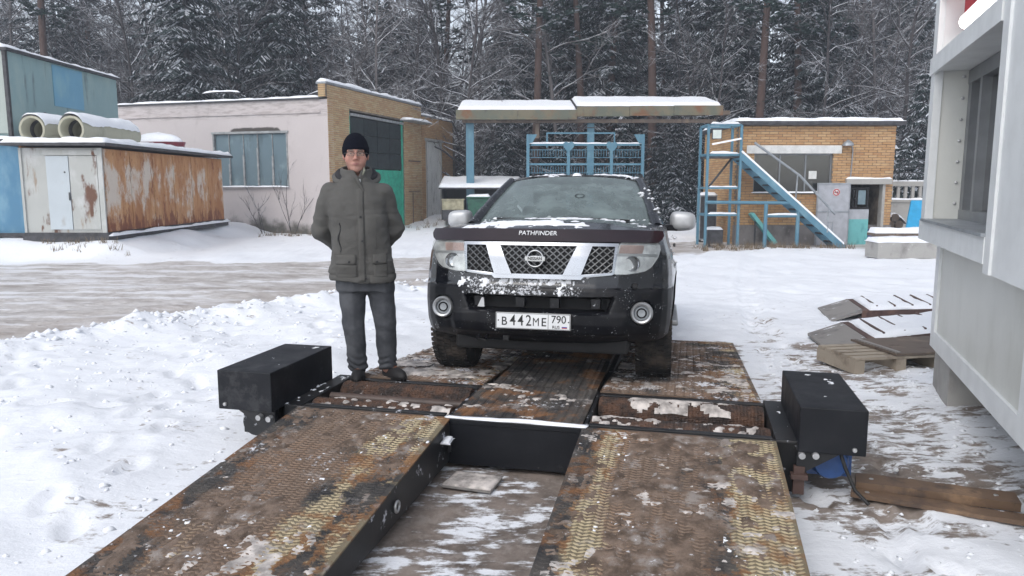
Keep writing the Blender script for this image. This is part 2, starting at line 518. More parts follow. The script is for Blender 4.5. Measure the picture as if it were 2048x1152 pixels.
t.set(c, .8).bump(t.noise(22, 6, .7), .3, .01); M_rust = t.m
M_palerust = streaked('pale_rusty_sheet', (.42,.43,.41), [((.13,.06,.035), 1.9, .55, .61, .3), ((.50,.51,.50), 2.5, .5, .7, .6), ((.30,.24,.18), 5, .60, .72, .2)], .65)
M_paledoor = streaked('pale_blue_door', (.47,.52,.55), [((.36,.36,.35), 3.2, .6, .75, .4), ((.14,.08,.05), 7, .70, .74, .4)], .6)
M_turq = streaked('turquoise_sheet', (.25,.37,.38), [((.31,.42,.41), 1.2, .45, .65, .5), ((.13,.18,.18), 4, .56, .70, .12), ((.34,.40,.34), 2, .64, .74, .6), ((.16,.09,.06), 9, .74, .78, .3)], .55)
M_palegreen = streaked('pale_green_sheet', (.38,.43,.40), [((.24,.25,.22), 3, .55, .7, .15), ((.20,.10,.06), 4, .68, .73, .3)], .6)
M_skyblue = streaked('blue_sheet_patch', (.16,.36,.50), [((.22,.42,.50), 1.6, .48, .7, .6), ((.10,.16,.19), 5, .66, .74, .15)], .55)
M_bluecont = streaked('blue_container_paint', (.075,.21,.34), [((.15,.30,.41), 1.4, .45, .65, .5), ((.10,.10,.11), 5, .68, .75, .3)], .6)
M_darkmetal = plain('dark_roof_edge', (.045,.045,.05), .6, var=.4)
M_galv = plain('galvanised_sheet', (.30,.32,.34), .45, .4, var=.2, bump=.05)
M_pipe = streaked('beige_pipe', (.40,.39,.30), [((.30,.29,.22), 4, .5, .7, .3)], .6)
M_red = plain('dark_red_plastic', (.16,.015,.03), .4)
M_greyblue = streaked('greyblue_film', (.14,.20,.23), [((.22,.30,.33), .9, .5, .65, .7), ((.10,.14,.16), 2, .55, .7, .25)], .35)
M_metalstrip = plain('grey_strip', (.33,.34,.34), .5, .3)
M_greengate = plain('green_gate_paint', (.03,.36,.24), .5, var=.2)
M_darkgate = plain('dark_gate_panel', (.018,.026,.027), .45, var=.4, bump=.1)
M_whitepaint = streaked('peeling_white_paint', (.70,.70,.68), [((.10,.09,.085), 2.4, .66, .69, .5), ((.40,.40,.38), 4, .5, .7, .3)], .6)
M_whiteboard = plain('white_lintel', (.60,.60,.58), .7, var=.1)
M_greydoor = plain('grey_door_paint', (.36,.37,.40), .5, var=.1)
M_turqdoor = streaked('turquoise_inner_door', (.14,.42,.42), [((.09,.30,.31), 6, .5, .7, .6), ((.3,.5,.5), 9, .66, .72, 1)], .6)
M_bluesteel = streaked('blue_steel_paint', (.085,.20,.275), [((.14,.265,.33), 3, .5, .7, .6), ((.08,.06,.05), 12, .70, .76, .5)], .5)
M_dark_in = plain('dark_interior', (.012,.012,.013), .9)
M_beam = streaked('fascia_board', (.17,.15,.10), [((.12,.13,.10), 1.2, .42, .6, 1), ((.18,.09,.045), 1.0, .52, .66, 1), ((.07,.06,.05), 6, .6, .75, .3)], .8)
M_wood = streaked('weathered_wood', (.13,.10,.08), [((.20,.15,.11), 3, .5, .7, .2), ((.07,.05,.042), 8, .55, .7, .2)], .8)
M_palletwood = streaked('pallet_wood', (.34,.29,.23), [((.22,.18,.14), 5, .5, .7, 1)], .8)
M_rustsheet = streaked('brown_rusty_steel', (.085,.05,.042), [((.14,.08,.06), 4, .5, .7, 1), ((.06,.03,.027), 7, .55, .7, .6)], .7)
M_plank = streaked('wet_plank', (.15,.095,.06), [((.27,.17,.10), 3, .52, .66, 1), ((.08,.055,.042), 9, .5, .7, 1), ((.7,.71,.74), 6, .68, .72, 1)], .6)
M_greyboard = streaked('grey_board', (.25,.235,.22), [((.15,.14,.135), 4, .5, .7, 1), ((.7,.71,.74), 6, .63, .67, 1)], .7)
M_booth = streaked('white_booth_panel', (.665,.67,.63), [((.565,.57,.525), 1.3, .48, .68, .5), ((.44,.44,.40), 2.6, .60, .72, .08), ((.30,.31,.30), 14, .74, .77, .6)], .42)
M_boothtrim = plain('booth_trim', (.76,.78,.78), .4, var=.05)
M_alu = plain('grey_window_frame', (.20,.21,.22), .4, .3, var=.1)
M_redin = plain('pink_red_ceiling', (.55,.10,.12), .6, var=.15)
M_green_bin = plain('green_bin_plastic', (.02,.09,.06), .5)
M_box_y = plain('yellowish_crate', (.34,.31,.21), .7)
M_tyre = plain('tyre_rubber', (.022,.021,.02), .8, var=.4, scale=9, bump=.3)
M_brightblue = plain('bright_blue_board', (.02,.30,.55), .5, var=.1)
M_lampglass = NT('lamp_tube'); M_lampglass.set((1,1,1), .4, **{'Emission Color': (1,.98,.94), 'Emission Strength': 2.6}); M_lampglass = M_lampglass.m
M_lampcover = plain('flood_lamp_glass', (.55,.60,.56), .3, var=.08)

def glass(name, tint, refl=.12, rough=.02, body=(.02,.025,.025), bodyw=.0):
    """a thin pane: partly see-through, partly mirror by Fresnel, with a diffuse film for dirt or painted sheen"""
    t = NT(name); t.t.nodes.remove(t.b)
    tr = t.n('BsdfTransparent'); tr.inputs[0].default_value = tint+(1,)
    gl = t.n('BsdfGlossy'); gl.inputs['Roughness'].default_value = rough
    df = t.n('BsdfDiffuse'); df.inputs[0].default_value = body+(1,)
    fr = t.n('Fresnel'); fr.inputs[0].default_value = 1.52
    m0 = t.n('MixShader'); t.put(m0.inputs[0], t.math('MULTIPLY', t.noise(5, 6), bodyw*2)); t.put(m0.inputs[1], tr.outputs[0]); t.put(m0.inputs[2], df.outputs[0])
    m1 = t.n('MixShader'); t.put(m1.inputs[0], t.math('MULTIPLY_ADD', fr.outputs[0], 1.0, refl)); t.put(m1.inputs[1], m0.outputs[0]); t.put(m1.inputs[2], gl.outputs[0])
    t.put(t.out.inputs[0], m1.outputs[0])
    return t.m
M_glass = glass('window_glass', (.30,.32,.32), .10, .03, (.10,.11,.11), .25)
M_screen = glass('windscreen_glass', (.42,.48,.46), .06, .02, (.30,.38,.37), .40)  # teal diffuse film paints in the sky's reflection on the windscreen
M_boothglass = glass('booth_glass', (.35,.37,.36), .45, .01)
M_lens = glass('headlight_cover', (.95,.96,.95), .02, .02, (.7,.72,.72), .03)
M_spec = glass('spectacle_lens', (.80,.80,.80), .0, .02)

# forest
def twig_mat(name, base, lo, hi, amount):
    t = NT(name)
    nz = t.sep(t.n('NewGeometry').outputs['Normal'])[2]
    f = t.math('MULTIPLY', t.step(nz, lo, hi), t.step(t.noise(1.3, 5, .7, t.world()), amount-.12, amount+.08))
    f2 = t.math('MULTIPLY', f, .9)
    t.set(t.mix(f2, t.mix(t.noise(2.5, 4, .6, t.world()), tuple(x*.7 for x in base), tuple(x*1.35 for x in base)), (.74,.77,.82)), .85, spec=.15)
    return t.m
M_bark = twig_mat('grey_bark_with_snow', (.066,.060,.062), .20, .60, .46)
M_birch = twig_mat('pale_bark_with_snow', (.12,.11,.11), .20, .60, .47)
M_twig = twig_mat('fine_twigs', (.058,.051,.054), .25, .6, .62)
M_needle = twig_mat('spruce_needles_with_snow', (.024,.037,.037), .45, .95, .56)
M_pinebark = NT('pine_bark'); M_pinebark.set(M_pinebark.mix(M_pinebark.noise(3, 6, .7), (.045,.030,.026), (.105,.060,.045)), .9).bump(M_pinebark.voro(9), .6, .03); M_pinebark = M_pinebark.m
M_pineneedle = twig_mat('pine_needles_with_snow', (.026,.046,.040), .45, .95, .56)
M_branchsnow = plain('branch_snow', (.60,.62,.67), .7, var=.05)
M_grass = plain('dead_grass', (.17,.13,.085), .8)
# ---------------------------------------------------------------- the yard: snow, slush road, dirt
AP = R(13.35)                                     # heading of the brake tester, clockwise from +Y
def P2(v, u):                                     # tester axes (right, forward) -> world
    return (v*math.cos(AP)+u*math.sin(AP), -v*math.sin(AP)+u*math.cos(AP))
def ynear(x): return np.interp(x, [-30,-14,-8,-5.4,-4.2,-2.72,-1.5,1.5,4.5,6.5,9,20], [-2,3.5,5.6,7.4,9.2,11.1,13,16.5,19.3,20.6,21.4,22])
def yfar(x): return np.interp(x, [-40,-13,-5,-1,2,6,20], [17.0,17.0,17.8,20.0,22.3,24.5,26])
def road_mask(x, y):
    w = .45*fbm(x*.8, y*.8, 0, 3, 5)
    return sstep(-.25, .55, (y-ynear(x))*.7+w)*sstep(.4, -.5, y-yfar(x)+.8*w)
def gh(x, y):
    x, y = np.asarray(x, float), np.asarray(y, float)
    z = -.08*sstep(10, 20, y)
    bank = sstep(17.9, 19.2, y+.4*fbm(x*.9, y*.5, 0, 2, 3))*sstep(-9.0, -10.4, x+.4*fbm(x*.7, y*.7, 1, 2, 4))
    z = z+.42*bank
    z = z+.36*sstep(33, 37, y)*sstep(4, -2, x)
    rd = road_mask(x, y)
    u = x*math.sin(AP)+y*math.cos(AP); v = x*math.cos(AP)-y*math.sin(AP)
    pad = sstep(-3.35, -2.95, v)*sstep(1.35, .95, v)*sstep(8.9, 8.3, u)
    z = z+(1-.75*rd)*(1-.7*pad)*(.045*fbm(x*1.1, y*1.1, 0, 3, 8)+.012*fbm(x*4.5, y*4.5, 0, 3, 9))
    z = z+(1-pad)*.006*fbm(x*13, y*13, 0, 2, 21)
    z = z+rd*(.022*fbm(x*.5+y*.25, (y*.9-x*.55)*4.5, 0, 3, 12)-.02)
    ed = np.exp(-((y-ynear(x))/.55)**2)*sstep(-6.5, -5.0, x)*sstep(2, -1, x)
    z = z+ed*(.07+.09*np.abs(fbm(x*2.7, y*2.7, 0, 3, 14)))
    z = z-pad*.035
    return z
def axis(lo, a, b, hi, st, gr):
    m = list(np.arange(a, b, st)); s = st; q = m[-1]
    while q < hi: s *= gr; q += s; m.append(q)
    s = st; q = a; L = []
    while q > lo: s *= gr; q -= s; L.append(q)
    return np.array(L[::-1]+m)
gx = axis(-250, -6.5, 5.2, 250, .045, 1.045)
gy = axis(-40, 1.2, 12.0, 320, .045, 1.030)
GX, GY = np.meshgrid(gx, gy, indexing='ij')
GZ = gh(GX, GY)
# footprints and tyre ruts pressed into the trodden snow
near_ = (np.abs(GX) < 9) & (GY > 1) & (GY < 24)
qx, qy = GX[near_], GY[near_]; dz_ = np.zeros_like(qx)
for (x0, y0, x1, y1) in ((-2.3,3.6,-3.6,9.6),(-3.4,4.2,-5.2,8.2),(1.9,3.0,2.6,7.0),(2.2,5.2,3.4,10.5),(-1.9,6.4,-2.6,10.4),(2.0,2.2,1.6,5.2),(-4.6,5.0,-2.2,6.2)):
    Ls = math.hypot(x1-x0, y1-y0); n_ = int(Ls/.36); an = math.atan2(y1-y0, x1-x0)
    for k in range(n_):
        sd_ = .11*(1 if k % 2 else -1); cx_ = x0+(x1-x0)*k/n_-sd_*math.sin(an)+random.gauss(0,.04); cy_ = y0+(y1-y0)*k/n_+sd_*math.cos(an)+random.gauss(0,.04)
        a2 = an+random.gauss(0,.2); lx = (qx-cx_)*math.cos(a2)+(qy-cy_)*math.sin(a2); ly = -(qx-cx_)*math.sin(a2)+(qy-cy_)*math.cos(a2)
        e_ = np.sqrt((lx/.16)**2+(ly/.065)**2); dz_ += -.030*sstep(1.15, .75, e_)+.010*np.exp(-((e_-1.35)/.25)**2)
for off in (-.75, .75):
    xc_ = 2.0+off+(qy-8)*.24+.02*(qy-8)**2*.3; dz_ += sstep(8.0, 9.5, qy)*(-.022*sstep(.17, .11, np.abs(qx-xc_))*(1+.4*np.sin(qy*26+np.sign(qx-xc_)*1.2))+.012*np.exp(-((np.abs(qx-xc_)-.22)/.05)**2))
GZ[near_] += dz_
gv = np.stack([GX, GY, GZ], -1).reshape(-1, 3)
nx, ny = GX.shape
I, J = np.meshgrid(np.arange(nx-1), np.arange(ny-1), indexing='ij')
q = np.stack([I*ny+J, (I+1)*ny+J, (I+1)*ny+J+1, I*ny+J+1], -1).reshape(-1, 4)
g_rd = road_mask(GX, GY)*(.70+.30*np.exp(-(np.maximum(GY-ynear(GX), 0)/3.2)**2))
U_ = GX*math.sin(AP)+GY*math.cos(AP); V_ = GX*math.cos(AP)-GY*math.sin(AP)
g_dirt = np.zeros_like(GX)+.16
def zone(v0, v1, u0, u1, s, val):
    global g_dirt
    m = sstep(v0-s, v0+s, V_)*sstep(v1+s, v1-s, V_)*sstep(u0-s, u0+s, U_)*sstep(u1+s, u1-s, U_)
    g_dirt = np.maximum(g_dirt, m*val)
zone(-1.6, -.4, -1, 8.5, .15, .68)        # mud between and under the ramps
zone(-2.5, .6, 4.2, 8.6, .3, .80)
zone(.5, 1.5, 1.0, 3.6, .4, .60); zone(.5, 2.6, 1.0, 3.6, .45, .42)         # thawed patches in the right foreground
zone(.4, 2.6, 3.7, 6.6, .5, .56)
zone(.6, 2.4, 5.0, 9.0, .7, .50)
zone(-3.6, -2.3, 2.4, 3.9, .4, .30)
zone(.3, 1.3, 5.5, 10.5, .4, .40)
zone(-2.6, -2.0, 5.0, 9.5, .4, .42)
zone(-30, -2.2, 1, 9.5, .6, .24)
kx = (g_rd.reshape(nx, ny)[:-1, :-1].reshape(-1) > .5)

t = NT('yard_snow_and_slush')
P = t.world()
road = t.attr('slush'); dirt = t.attr('dirt')
n_big = t.noise(.7, 8, .62, P); n_mid = t.noise(3.2, 8, .68, P); n_fin = t.noise(16, 6, .7, P)
stk = t.noise(1.0, 7, .66, t.mapv(P, (.35, 2.2, 1), (0, 0, R(-22))))
fib = t.noise(7, 6, .7, t.mapv(P, (.7, 2.2, 1)))
snow = t.mix(n_mid, (.79,.81,.85), (.87,.885,.91))
snow = t.mix(t.math('MULTIPLY', t.step(n_big, .5, .75), .25), snow, (.66,.67,.70))
sl = t.mix(t.step(n_mid, .35, .65), (.40,.365,.345), (.58,.555,.535))
sl = t.mix(t.step(fib, .52, .68), sl, (.68,.66,.65))
sl = t.mix(t.math('MULTIPLY', t.step(stk, .52, .68), .75), sl, (.27,.235,.21))
sl = t.mix(t.math('MULTIPLY', t.step(stk, .50, .40), .85), sl, (.74,.74,.76))
nearm = t.step(road, .78, .98)
sl = t.mix(t.math('MULTIPLY', nearm, .55), sl, t.mix(n_mid, (.25,.205,.175), (.44,.39,.35)))
rm = t.step(t.math('ADD', road, t.math('MULTIPLY_ADD', n_mid, .7, -.35)), .38, .62)
c = t.mix(rm, snow, sl)
mud = t.mix(t.step(n_mid, .35, .65), (.10,.080,.066), (.26,.215,.185))
mud = t.mix(t.math('MULTIPLY', t.step(n_fin, .45, .65), .6), mud, (.33,.29,.26))
dm = t.math('ADD', dirt, t.math('MULTIPLY_ADD', t.math('ADD', t.math('MULTIPLY', n_big, .45), t.math('ADD', t.math('MULTIPLY', n_mid, .55), t.math('MULTIPLY', fib, .5))), 2.3, -1.72))
c = t.mix(t.step(dm, .46, .66), c, mud)
grit = t.step(t.voro(9, P, out='Distance'), .16, .07)
c = t.mix(t.math('MULTIPLY', grit, t.math('MULTIPLY', t.step(n_big, .45, .6), .55)), c, (.24,.20,.175))
t.set(c, t.math('MULTIPLY_ADD', n_mid, .5, .3), spec=.3)
t.bump(t.math('ADD', t.math('MULTIPLY', n_fin, .5), t.math('ADD', t.math('MULTIPLY', n_mid, 1.6), t.math('MULTIPLY', fib, .8))), .34, .03)
M_yard = t.m
def yard(name, sel):
    qq = q[sel]; used = np.unique(qq); mp = -np.ones(len(gv), int); mp[used] = np.arange(len(used))
    o = mesh_obj(name, gv[used], mp[qq], M_yard, smooth=180)
    for an, arr in (('slush', g_rd), ('dirt', g_dirt)):
        a = o.data.attributes.new(an, 'FLOAT', 'POINT')
        a.data.foreach_set('value', arr.reshape(-1)[used].astype(np.float32))
    return kind(o, 'structure')
yard('ground', ~kx)
yard('road', kx)

# loose clods and crumbs of snow on the trodden yard
m = MB()
def clod(m, x, y, z, s):
    pts = [(1,0,0),(-1,0,0),(0,1,0),(0,-1,0),(0,0,1),(0,0,-1)]
    vs = [(x+p[0]*s*random.uniform(.5,1.3), y+p[1]*s*random.uniform(.5,1.3), z+p[2]*s*random.uniform(.3,.8)) for p in pts]
    m.add(vs, [(0,2,4),(2,1,4),(1,3,4),(3,0,4),(2,0,5),(1,2,5),(3,1,5),(0,3,5)])
for k in range(900):
    x, y = random.uniform(-6, -1.6), random.uniform(3.2, 10)
    vu = (x*math.cos(AP)-y*math.sin(AP), x*math.sin(AP)+y*math.cos(AP))
    if vu[0] > -2.6 or y > float(ynear(x))+.3: continue
    clod(m, x, y, float(gh(x, y)), random.choice((.012,.015,.02,.03,.045))*.8)
for k in range(900):
    v, u = random.uniform(.7, 2.6), random.uniform(2, 9); x, y = P2(v, u)
    clod(m, x, y, float(gh(x, y)), random.choice((.01,.012,.02,.03))*.8)
kind(m.build('snow_clods', M_snow, smooth=180), 'stuff')
m = MB()
for k in range(700):
    x = random.uniform(-7, 0); y = float(ynear(x))+random.gauss(.2, .5)
    clod(m, x, y, float(gh(x, y)), random.choice((.02,.03,.05,.08))*.8)
kind(m.build('road_edge_clods', M_snow, smooth=180), 'stuff')
# ---------------------------------------------------------------- workshop with the pink wall
W = thing('workshop_building', 'long flat-roofed workshop with stained pink rendered wall and yellow brick gate front', 'building', (-6.62, 27.5, -.1), R(-17))
# local axes: -x runs left along the pink wall, +y runs away along the brick front
H1 = 4.88
m = MB()
m.box(-15,-4.92, 0,.4, 0,H1); m.box(-1.7,0, 0,.4, 0,H1); m.box(-4.92,-1.7, 0,.4, 0,1.75); m.box(-4.92,-1.7, 0,.4, 3.75,H1)
m.build('rendered_wall', M_pink, W)
m = MB(); m.box(-15,-.28, -.04,.0, 4.40,4.46); m.build('wall_ledge', M_pink, W)
m = MB(); m.box(-15.1,-.25, -.07,.42, H1,H1+.06); m.box(-15, -.3, .43, 8.3, H1-.2, H1); m.build('roof', M_darkmetal, W)
snow_cap(80,16,-15.05,-.28,-.05,1.8,lambda x,y: H1+.062+0*x,.08,3).build('roof_snow', M_snow, W, smooth=180)
m = MB(); m.box(-15,-.3, 8.5,8.8, 0,H1); m.box(-15,-14.7, .42,8.5, 0,H1); m.build('back_wall', M_pink, W)
wf = MB()
wf.box(-4.98,-1.64, -.05,.05, 3.72,3.80)
wf.box(-4.94,-4.88, -.03,.06, 1.76,3.72); wf.box(-1.74,-1.69, -.03,.06, 1.76,3.72)
wfo = wf.build('window', M_metalstrip, W)
for x in np.linspace(-4.88, -1.74, 6)[:-1]:
    MB().box(x+.015, x+.61, .06,.075, 1.78,3.71).build('pane', M_greyblue, wfo)
for x, z0 in ((-4.25,1.8),(-3.62,1.78),(-3.0,1.78),(-2.36,1.78)):
    z1 = {-3.62: 2.95, -3.0: 3.2, -2.36: 2.9}.get(x, 2.6)
    m = MB(); m.box(x-.012,x+.012, .02,.058, z1,3.7); m.box(x-.035,x+.035, -.01,.058, z0,z1); m.build('mullion', M_metalstrip, wfo)
snow_cap(40,5,-4.95,-1.68,-.12,.04,lambda x,y: 1.75+0*x,.045,9,edge=.03).build('sill_snow', M_snow, wfo, smooth=180)
m = MB(); m.box(-8.9,-8.25, -.03,.0, 3.2,3.62); m.build('window', M_greyblue, W)

# brick front (bricks under the size that can be picked apart at this distance: one joined part)
def bricks_box(m, y0, y1, z0, z1, x, openings, L=.26, h=.078, g=.012):
    k = 0; z = z0
    while z+h <= z1+.001:
        off = -(k % 2)*L/2; y = y0+off
        while y < y1:
            a, b = max(y, y0)+g/2, min(y+L, y1)-g/2
            segs = [(a, b)]
            for (oy0, oy1, oz0, oz1) in openings:
                if z+h > oz0+.01 and z < oz1-.01:
                    ns = []
                    for (c, d) in segs:
                        if d <= oy0 or c >= oy1: ns.append((c, d))
                        else:
                            if c < oy0-.03: ns.append((c, oy0-.004))
                            if d > oy1+.03: ns.append((oy1+.004, d))
                    segs = ns
            for (c, d) in segs:
                if d-c > .03:
                    p = random.uniform(.008,.02)
                    m.box(x, x+p, c, d, z+g/2, z+h-g/2)
            y += L
        z += h; k += 1
OP = [(1.55,6.35,-.1,4.62)]
m = MB()
m.box(-.28,0, .4,1.55, 0,5.4); m.box(-.28,0, 6.35,8.25, 0,5.4); m.box(-.28,0, 1.55,6.35, 4.62,5.4); m.box(-.28,0, -.12,.4, H1+.07,5.4)
m.box(-15,-.28, 8.3,8.49, H1,5.3)
m.build('mortar_wall', M_mortar, W)
m = MB(); bricks_box(m, .0, 8.25, 0, 5.4, 0, OP)
kind(m.build('brickwork', M_brick_y, W), 'stuff')
m = MB()
k = 0; zz = H1+.07
while zz < 5.38:
    x = -.28
    while x < 0:
        m.box(x+.005, min(x+.25, .01), -.135,-.12, zz+.005, zz+.07); x += .26
    zz += .078
kind(m.build('parapet_end_bricks', M_brick_y, W), 'stuff')
m = MB(); m.box(-.34,.07, -.16,8.32, 5.4,5.47); m.build('parapet_flashing', M_galv, W)
snow_cap(6,60,-.33,.06,-.15,8.3,lambda x,y: 5.472+0*x,.11,5,edge=.05).build('parapet_snow', M_snow, W, smooth=180)
# gate
m = MB()
m.box(-.12,-.04, 1.56,1.68, 0,4.6); m.box(-.12,-.04, 6.22,6.34, 0,4.6)
gt = m.build('gate', M_greengate, W)
for k in range(4):
    y0 = 1.7+k*1.13
    MB().box(-.11,-.07, y0,y0+1.11, .05,2.45).build('lower_panel', M_greengate, gt)
    for j in range(3):
        MB().box(-.10,-.06, y0,y0+1.11, 2.5+j*.64,2.5+j*.64+.62).build('upper_panel', M_darkgate, gt)
m = MB(); m.box(-.05,.03, 1.6,6.3, 4.44,4.54); m.build('gate_rail', M_metalstrip, W)
m = MB(); m.box(0,.55, 6.0,8.3, 4.60,4.64); m.build('gate_hood', M_galv, W)
snow_cap(8,30,0,.55,6.0,8.3,lambda x,y: 4.642+0*x,.09,7).build('hood_snow', M_snow, W, smooth=180)
m = MB(); m.tube([(.05,6.75,2.9),(.05,8.0,2.9)], .025); m.tube([(.06,7.9,1.55),(.06,6.7,1.55)], .02); m.tube([(.06,7.1,1.5),(.06,7.1,.1)], .02); m.build('wall_pipe', M_rustsheet, W)
# lower brick annex at the far end
OP2 = [(8.7,10.65,-.1,3.9)]
m = MB(); m.box(-.28,0, 8.26,8.7, 0,5.0); m.box(-.28,0, 10.65,12.2, 0,5.0); m.box(-.28,0, 8.7,10.65, 3.9,5.0)
m.box(-6,0, 12.2,12.5, 0,5.0); m.box(-6, -.29, 8.85, 12.2, 4.7, 4.95)
m.build('annex_wall', M_mortar, W)
m = MB(); bricks_box(m, 8.26, 12.2, 0, 5.0, 0, OP2)
kind(m.build('annex_brickwork', M_brick_y if False else M_brick_o, W), 'stuff')
MB().box(-.15,-.05, 8.72,10.63, 0,3.88).build('door', M_whitepaint, W)
m = MB(); m.box(-.05,.04, 8.7,8.8, 0,3.9); m.box(-.05,.04, 10.55,10.65, 0,3.9); m.box(-.05,.05, 8.6,10.8, 3.9,4.02); m.build('door_frame', M_conc, W)
m = MB(); m.box(-.34,.06, 8.3,12.25, 5.0,5.05); m.build('annex_flashing', M_galv, W)
snow_cap(6,30,-.33,.05,8.34,12.2,lambda x,y: 5.052+0*x,.09,6).build('annex_snow', M_snow, W, smooth=180)

# bent lamp arms and a snowed-up dome standing on the workshop roof
def wpt(x, y): a = R(17); return (-6.62+x*math.cos(a)+y*math.sin(a), 27.5-x*math.sin(a)+y*math.cos(a))
x, y = wpt(-6.4, 2.5)
b = thing('roof_bracket', 'thin bent metal arm under snow on the pink workshop roof', 'bracket', (x, y, 4.75), R(-17))
m = MB(); m.tube([(0,0,0),(0,0,.62),(.1,0,.72)], .03); m.tube([(-.9,0,.74),(0,0,.78),(.9,0,.66)], .03); m.build('arm', M_darkmetal, b)
snow_cap(20,4,-.9,.9,-.05,.05,lambda x,y: .79-.07*x*x*1.0,.06,2,edge=.03).build('snow', M_snow, b, smooth=180)
x, y = wpt(-1.1, 2.0)
b = thing('skylight_frame', 'snow-covered arched frame lying on the workshop roof beside the parapet', 'roof frame', (x, y, 4.75), R(-17))
m = MB()
for yy in (-.4, .4): m.tube([(-1.3,yy,.1),(-.6,yy,.42),(0,yy,.52),(.6,yy,.42),(.95,yy,.2)], .035)
for xx, zz in ((-.6,.42),(0,.52),(.6,.42)): m.tube([(xx,-.4,zz),(xx,.4,zz)], .025)
m.box(-.4,.4,-.3,.3,.0,.2)
m.build('arched_frame', M_darkmetal, b)
snow_cap(24,8,-.95,.85,-.45,.45,lambda x,y: .53-.30*np.abs(x)**1.8,.07,4).build('snow', M_snow, b, smooth=180)

# ---------------------------------------------------------------- small orange brick gatehouse on the right
G = thing('gatehouse', 'small orange brick gatehouse with flat snowy roof and open grey door', 'building', (6.84, 23, -.12))
GW, GHT = 4.72, 3.62
m = MB()
m.box(0,GW, .26,.30, .0,.62)
m.build('plinth_back', M_plinth, G)
ops = [(.48,2.86,1.60,2.78),(3.40,4.50,-.1,1.86)]
m = MB()
m.box(0,.48, .0,.25, .62,GHT); m.box(2.86,3.40, .0,.25, .62,GHT); m.box(4.5,GW, .0,.25, .62,GHT)
m.box(.48,2.86, .0,.25, .62,1.6); m.box(.48,2.86, .0,.25, 2.78,GHT); m.box(3.40,4.5, .0,.25, 1.86,GHT)
m.box(0,.25, .3,4.0, 0,GHT); m.box(GW-.25,GW, .3,4.0, 0,GHT); m.box(.25,GW-.25, 3.75,4.0, 0,GHT)
m.build('wall_core', M_mortar, G)
m = MB(); m.box(-.02,3.40, -.03,.24, 0,.62); m.box(4.5,GW+.02, -.03,.24, 0,.62); m.build('plinth', M_plinth, G)
# bricks: the front as single bricks, the rest joined
shapes = []
for k in range(4):
    mm = MB(); p = .010+.006*k/2
    mm.add([(0,0,0),(1,0,0),(1,0,1),(0,0,1),(.01,-p,.03),(.99,-p,.03),(.99,-p,.97),(.01,-p,.97)], [(4,5,6,7),(0,1,5,4),(1,2,6,5),(2,3,7,6),(3,0,4,7)])
    shapes.append(mm)
meshes = {}
def brick_mesh(kx, L):
    key = (kx, round(L, 2))
    if key not in meshes:
        s = shapes[kx]; me = bpy.data.meshes.new('brick')
        me.from_pydata([(v[0]*key[1], v[1], v[2]*.066) for v in s.v], [], s.f); me.materials.append(M_brick_o); me.update(); meshes[key] = me
    return meshes[key]
rest = MB(); nb = 0; rows = []
z = .63; k = 0; hB, LB = .078, .262
while z+hB < GHT:
    x = -(k % 2)*LB/2
    while x < GW:
        segs = [(max(x, 0), min(x+LB-.012, GW))]
        for (a, b, c, d) in ops:
            if z+hB > c and z < d:
                ns = []
                for (p, q2) in segs:
                    if q2 <= a or p >= b: ns.append((p, q2))
                    else:
                        if p < a: ns.append((p, a))
                        if q2 > b: ns.append((b, q2))
                segs = ns
        rows += [(z, p, q2-p) for p, q2 in segs if q2-p > .04]
        x += LB
    z += hB; k += 1
rows.sort(key=lambda r: -r[0])
for z, x, L in rows:
    if nb < 296 and L > .2:
        o = bpy.data.objects.new('brick', brick_mesh(random.randrange(4), L)); COL.objects.link(o); o.parent = G
        o.location = (x+.003, random.uniform(-.004,.003), z+random.uniform(-.003,.003)); nb += 1
    else:
        rest.add([(x+v[0]*L, v[1], z+v[2]*.066) for v in shapes[random.randrange(4)].v], shapes[0].f)
kind(rest.build('lower_brickwork', M_brick_o, G), 'stuff')
m = MB(); bs = MB()
k = 0; z = .02
while z+hB < GHT:
    y = .26-(k % 2)*LB/2
    while y < 4: bs.box(GW,GW+.012, max(y,.02),min(y+LB-.012,4), z,z+.066); bs.box(-.012,0, max(y,.02),min(y+LB-.012,4), z,z+.066); y += LB
    z += hB; k += 1
kind(bs.build('side_brickwork', M_brick_o, G), 'stuff')
m.box(-.12,GW+.22, -.18,4.2, GHT,GHT+.11); m.build('roof_slab', M_darkmetal, G)
snow_cap(60,30,-.11,GW+.2,-.17,4.15,lambda x,y: GHT+.112+0*x,.11,13,rough=.2).build('roof_snow', M_snow, G, smooth=180)
MB().box(.24,3.10, -.05,.0, 2.78,3.02).build('lintel', M_whiteboard, G)
wd = MB(); wd.box(.48,2.86, .06,.11, 1.6,1.645); wd.box(.48,2.86, .06,.11, 2.735,2.78)
for x in (.48, 1.265, 2.045, 2.815): wd.box(x,x+.045, .055,.115, 1.645,2.735)
wo = wd.build('window', M_alu, G)
for x0, x1 in ((.525,1.265),(1.31,2.045),(2.09,2.815)): MB().box(x0,x1, .08,.088, 1.645,2.735).build('pane', M_glass, wo)
MB().box(2.18,2.42, .06,.064, 2.02,2.26).build('paper_notice', M_whiteboard, wo)
MB().box(1.3,2.0, .6,.62, 1.6,2.15).build('inner_board', M_wood, wo)
snow_cap(40,5,.42,2.9,-.10,.05,lambda x,y: 1.6+0*x,.05,17,edge=.03).build('sill_snow', M_snow, wo, smooth=180)
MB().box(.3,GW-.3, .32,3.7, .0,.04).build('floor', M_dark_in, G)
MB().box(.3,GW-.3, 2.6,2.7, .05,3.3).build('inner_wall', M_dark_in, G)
MB().box(3.28,4.66, -.10,.02, 1.86,2.02).build('door_lintel', M_conc, G)
snow_cap(24,5,3.28,4.66,-.10,.02,lambda x,y: 2.022+0*x,.05,19,edge=.03).build('lintel_snow', M_snow, G, smooth=180)
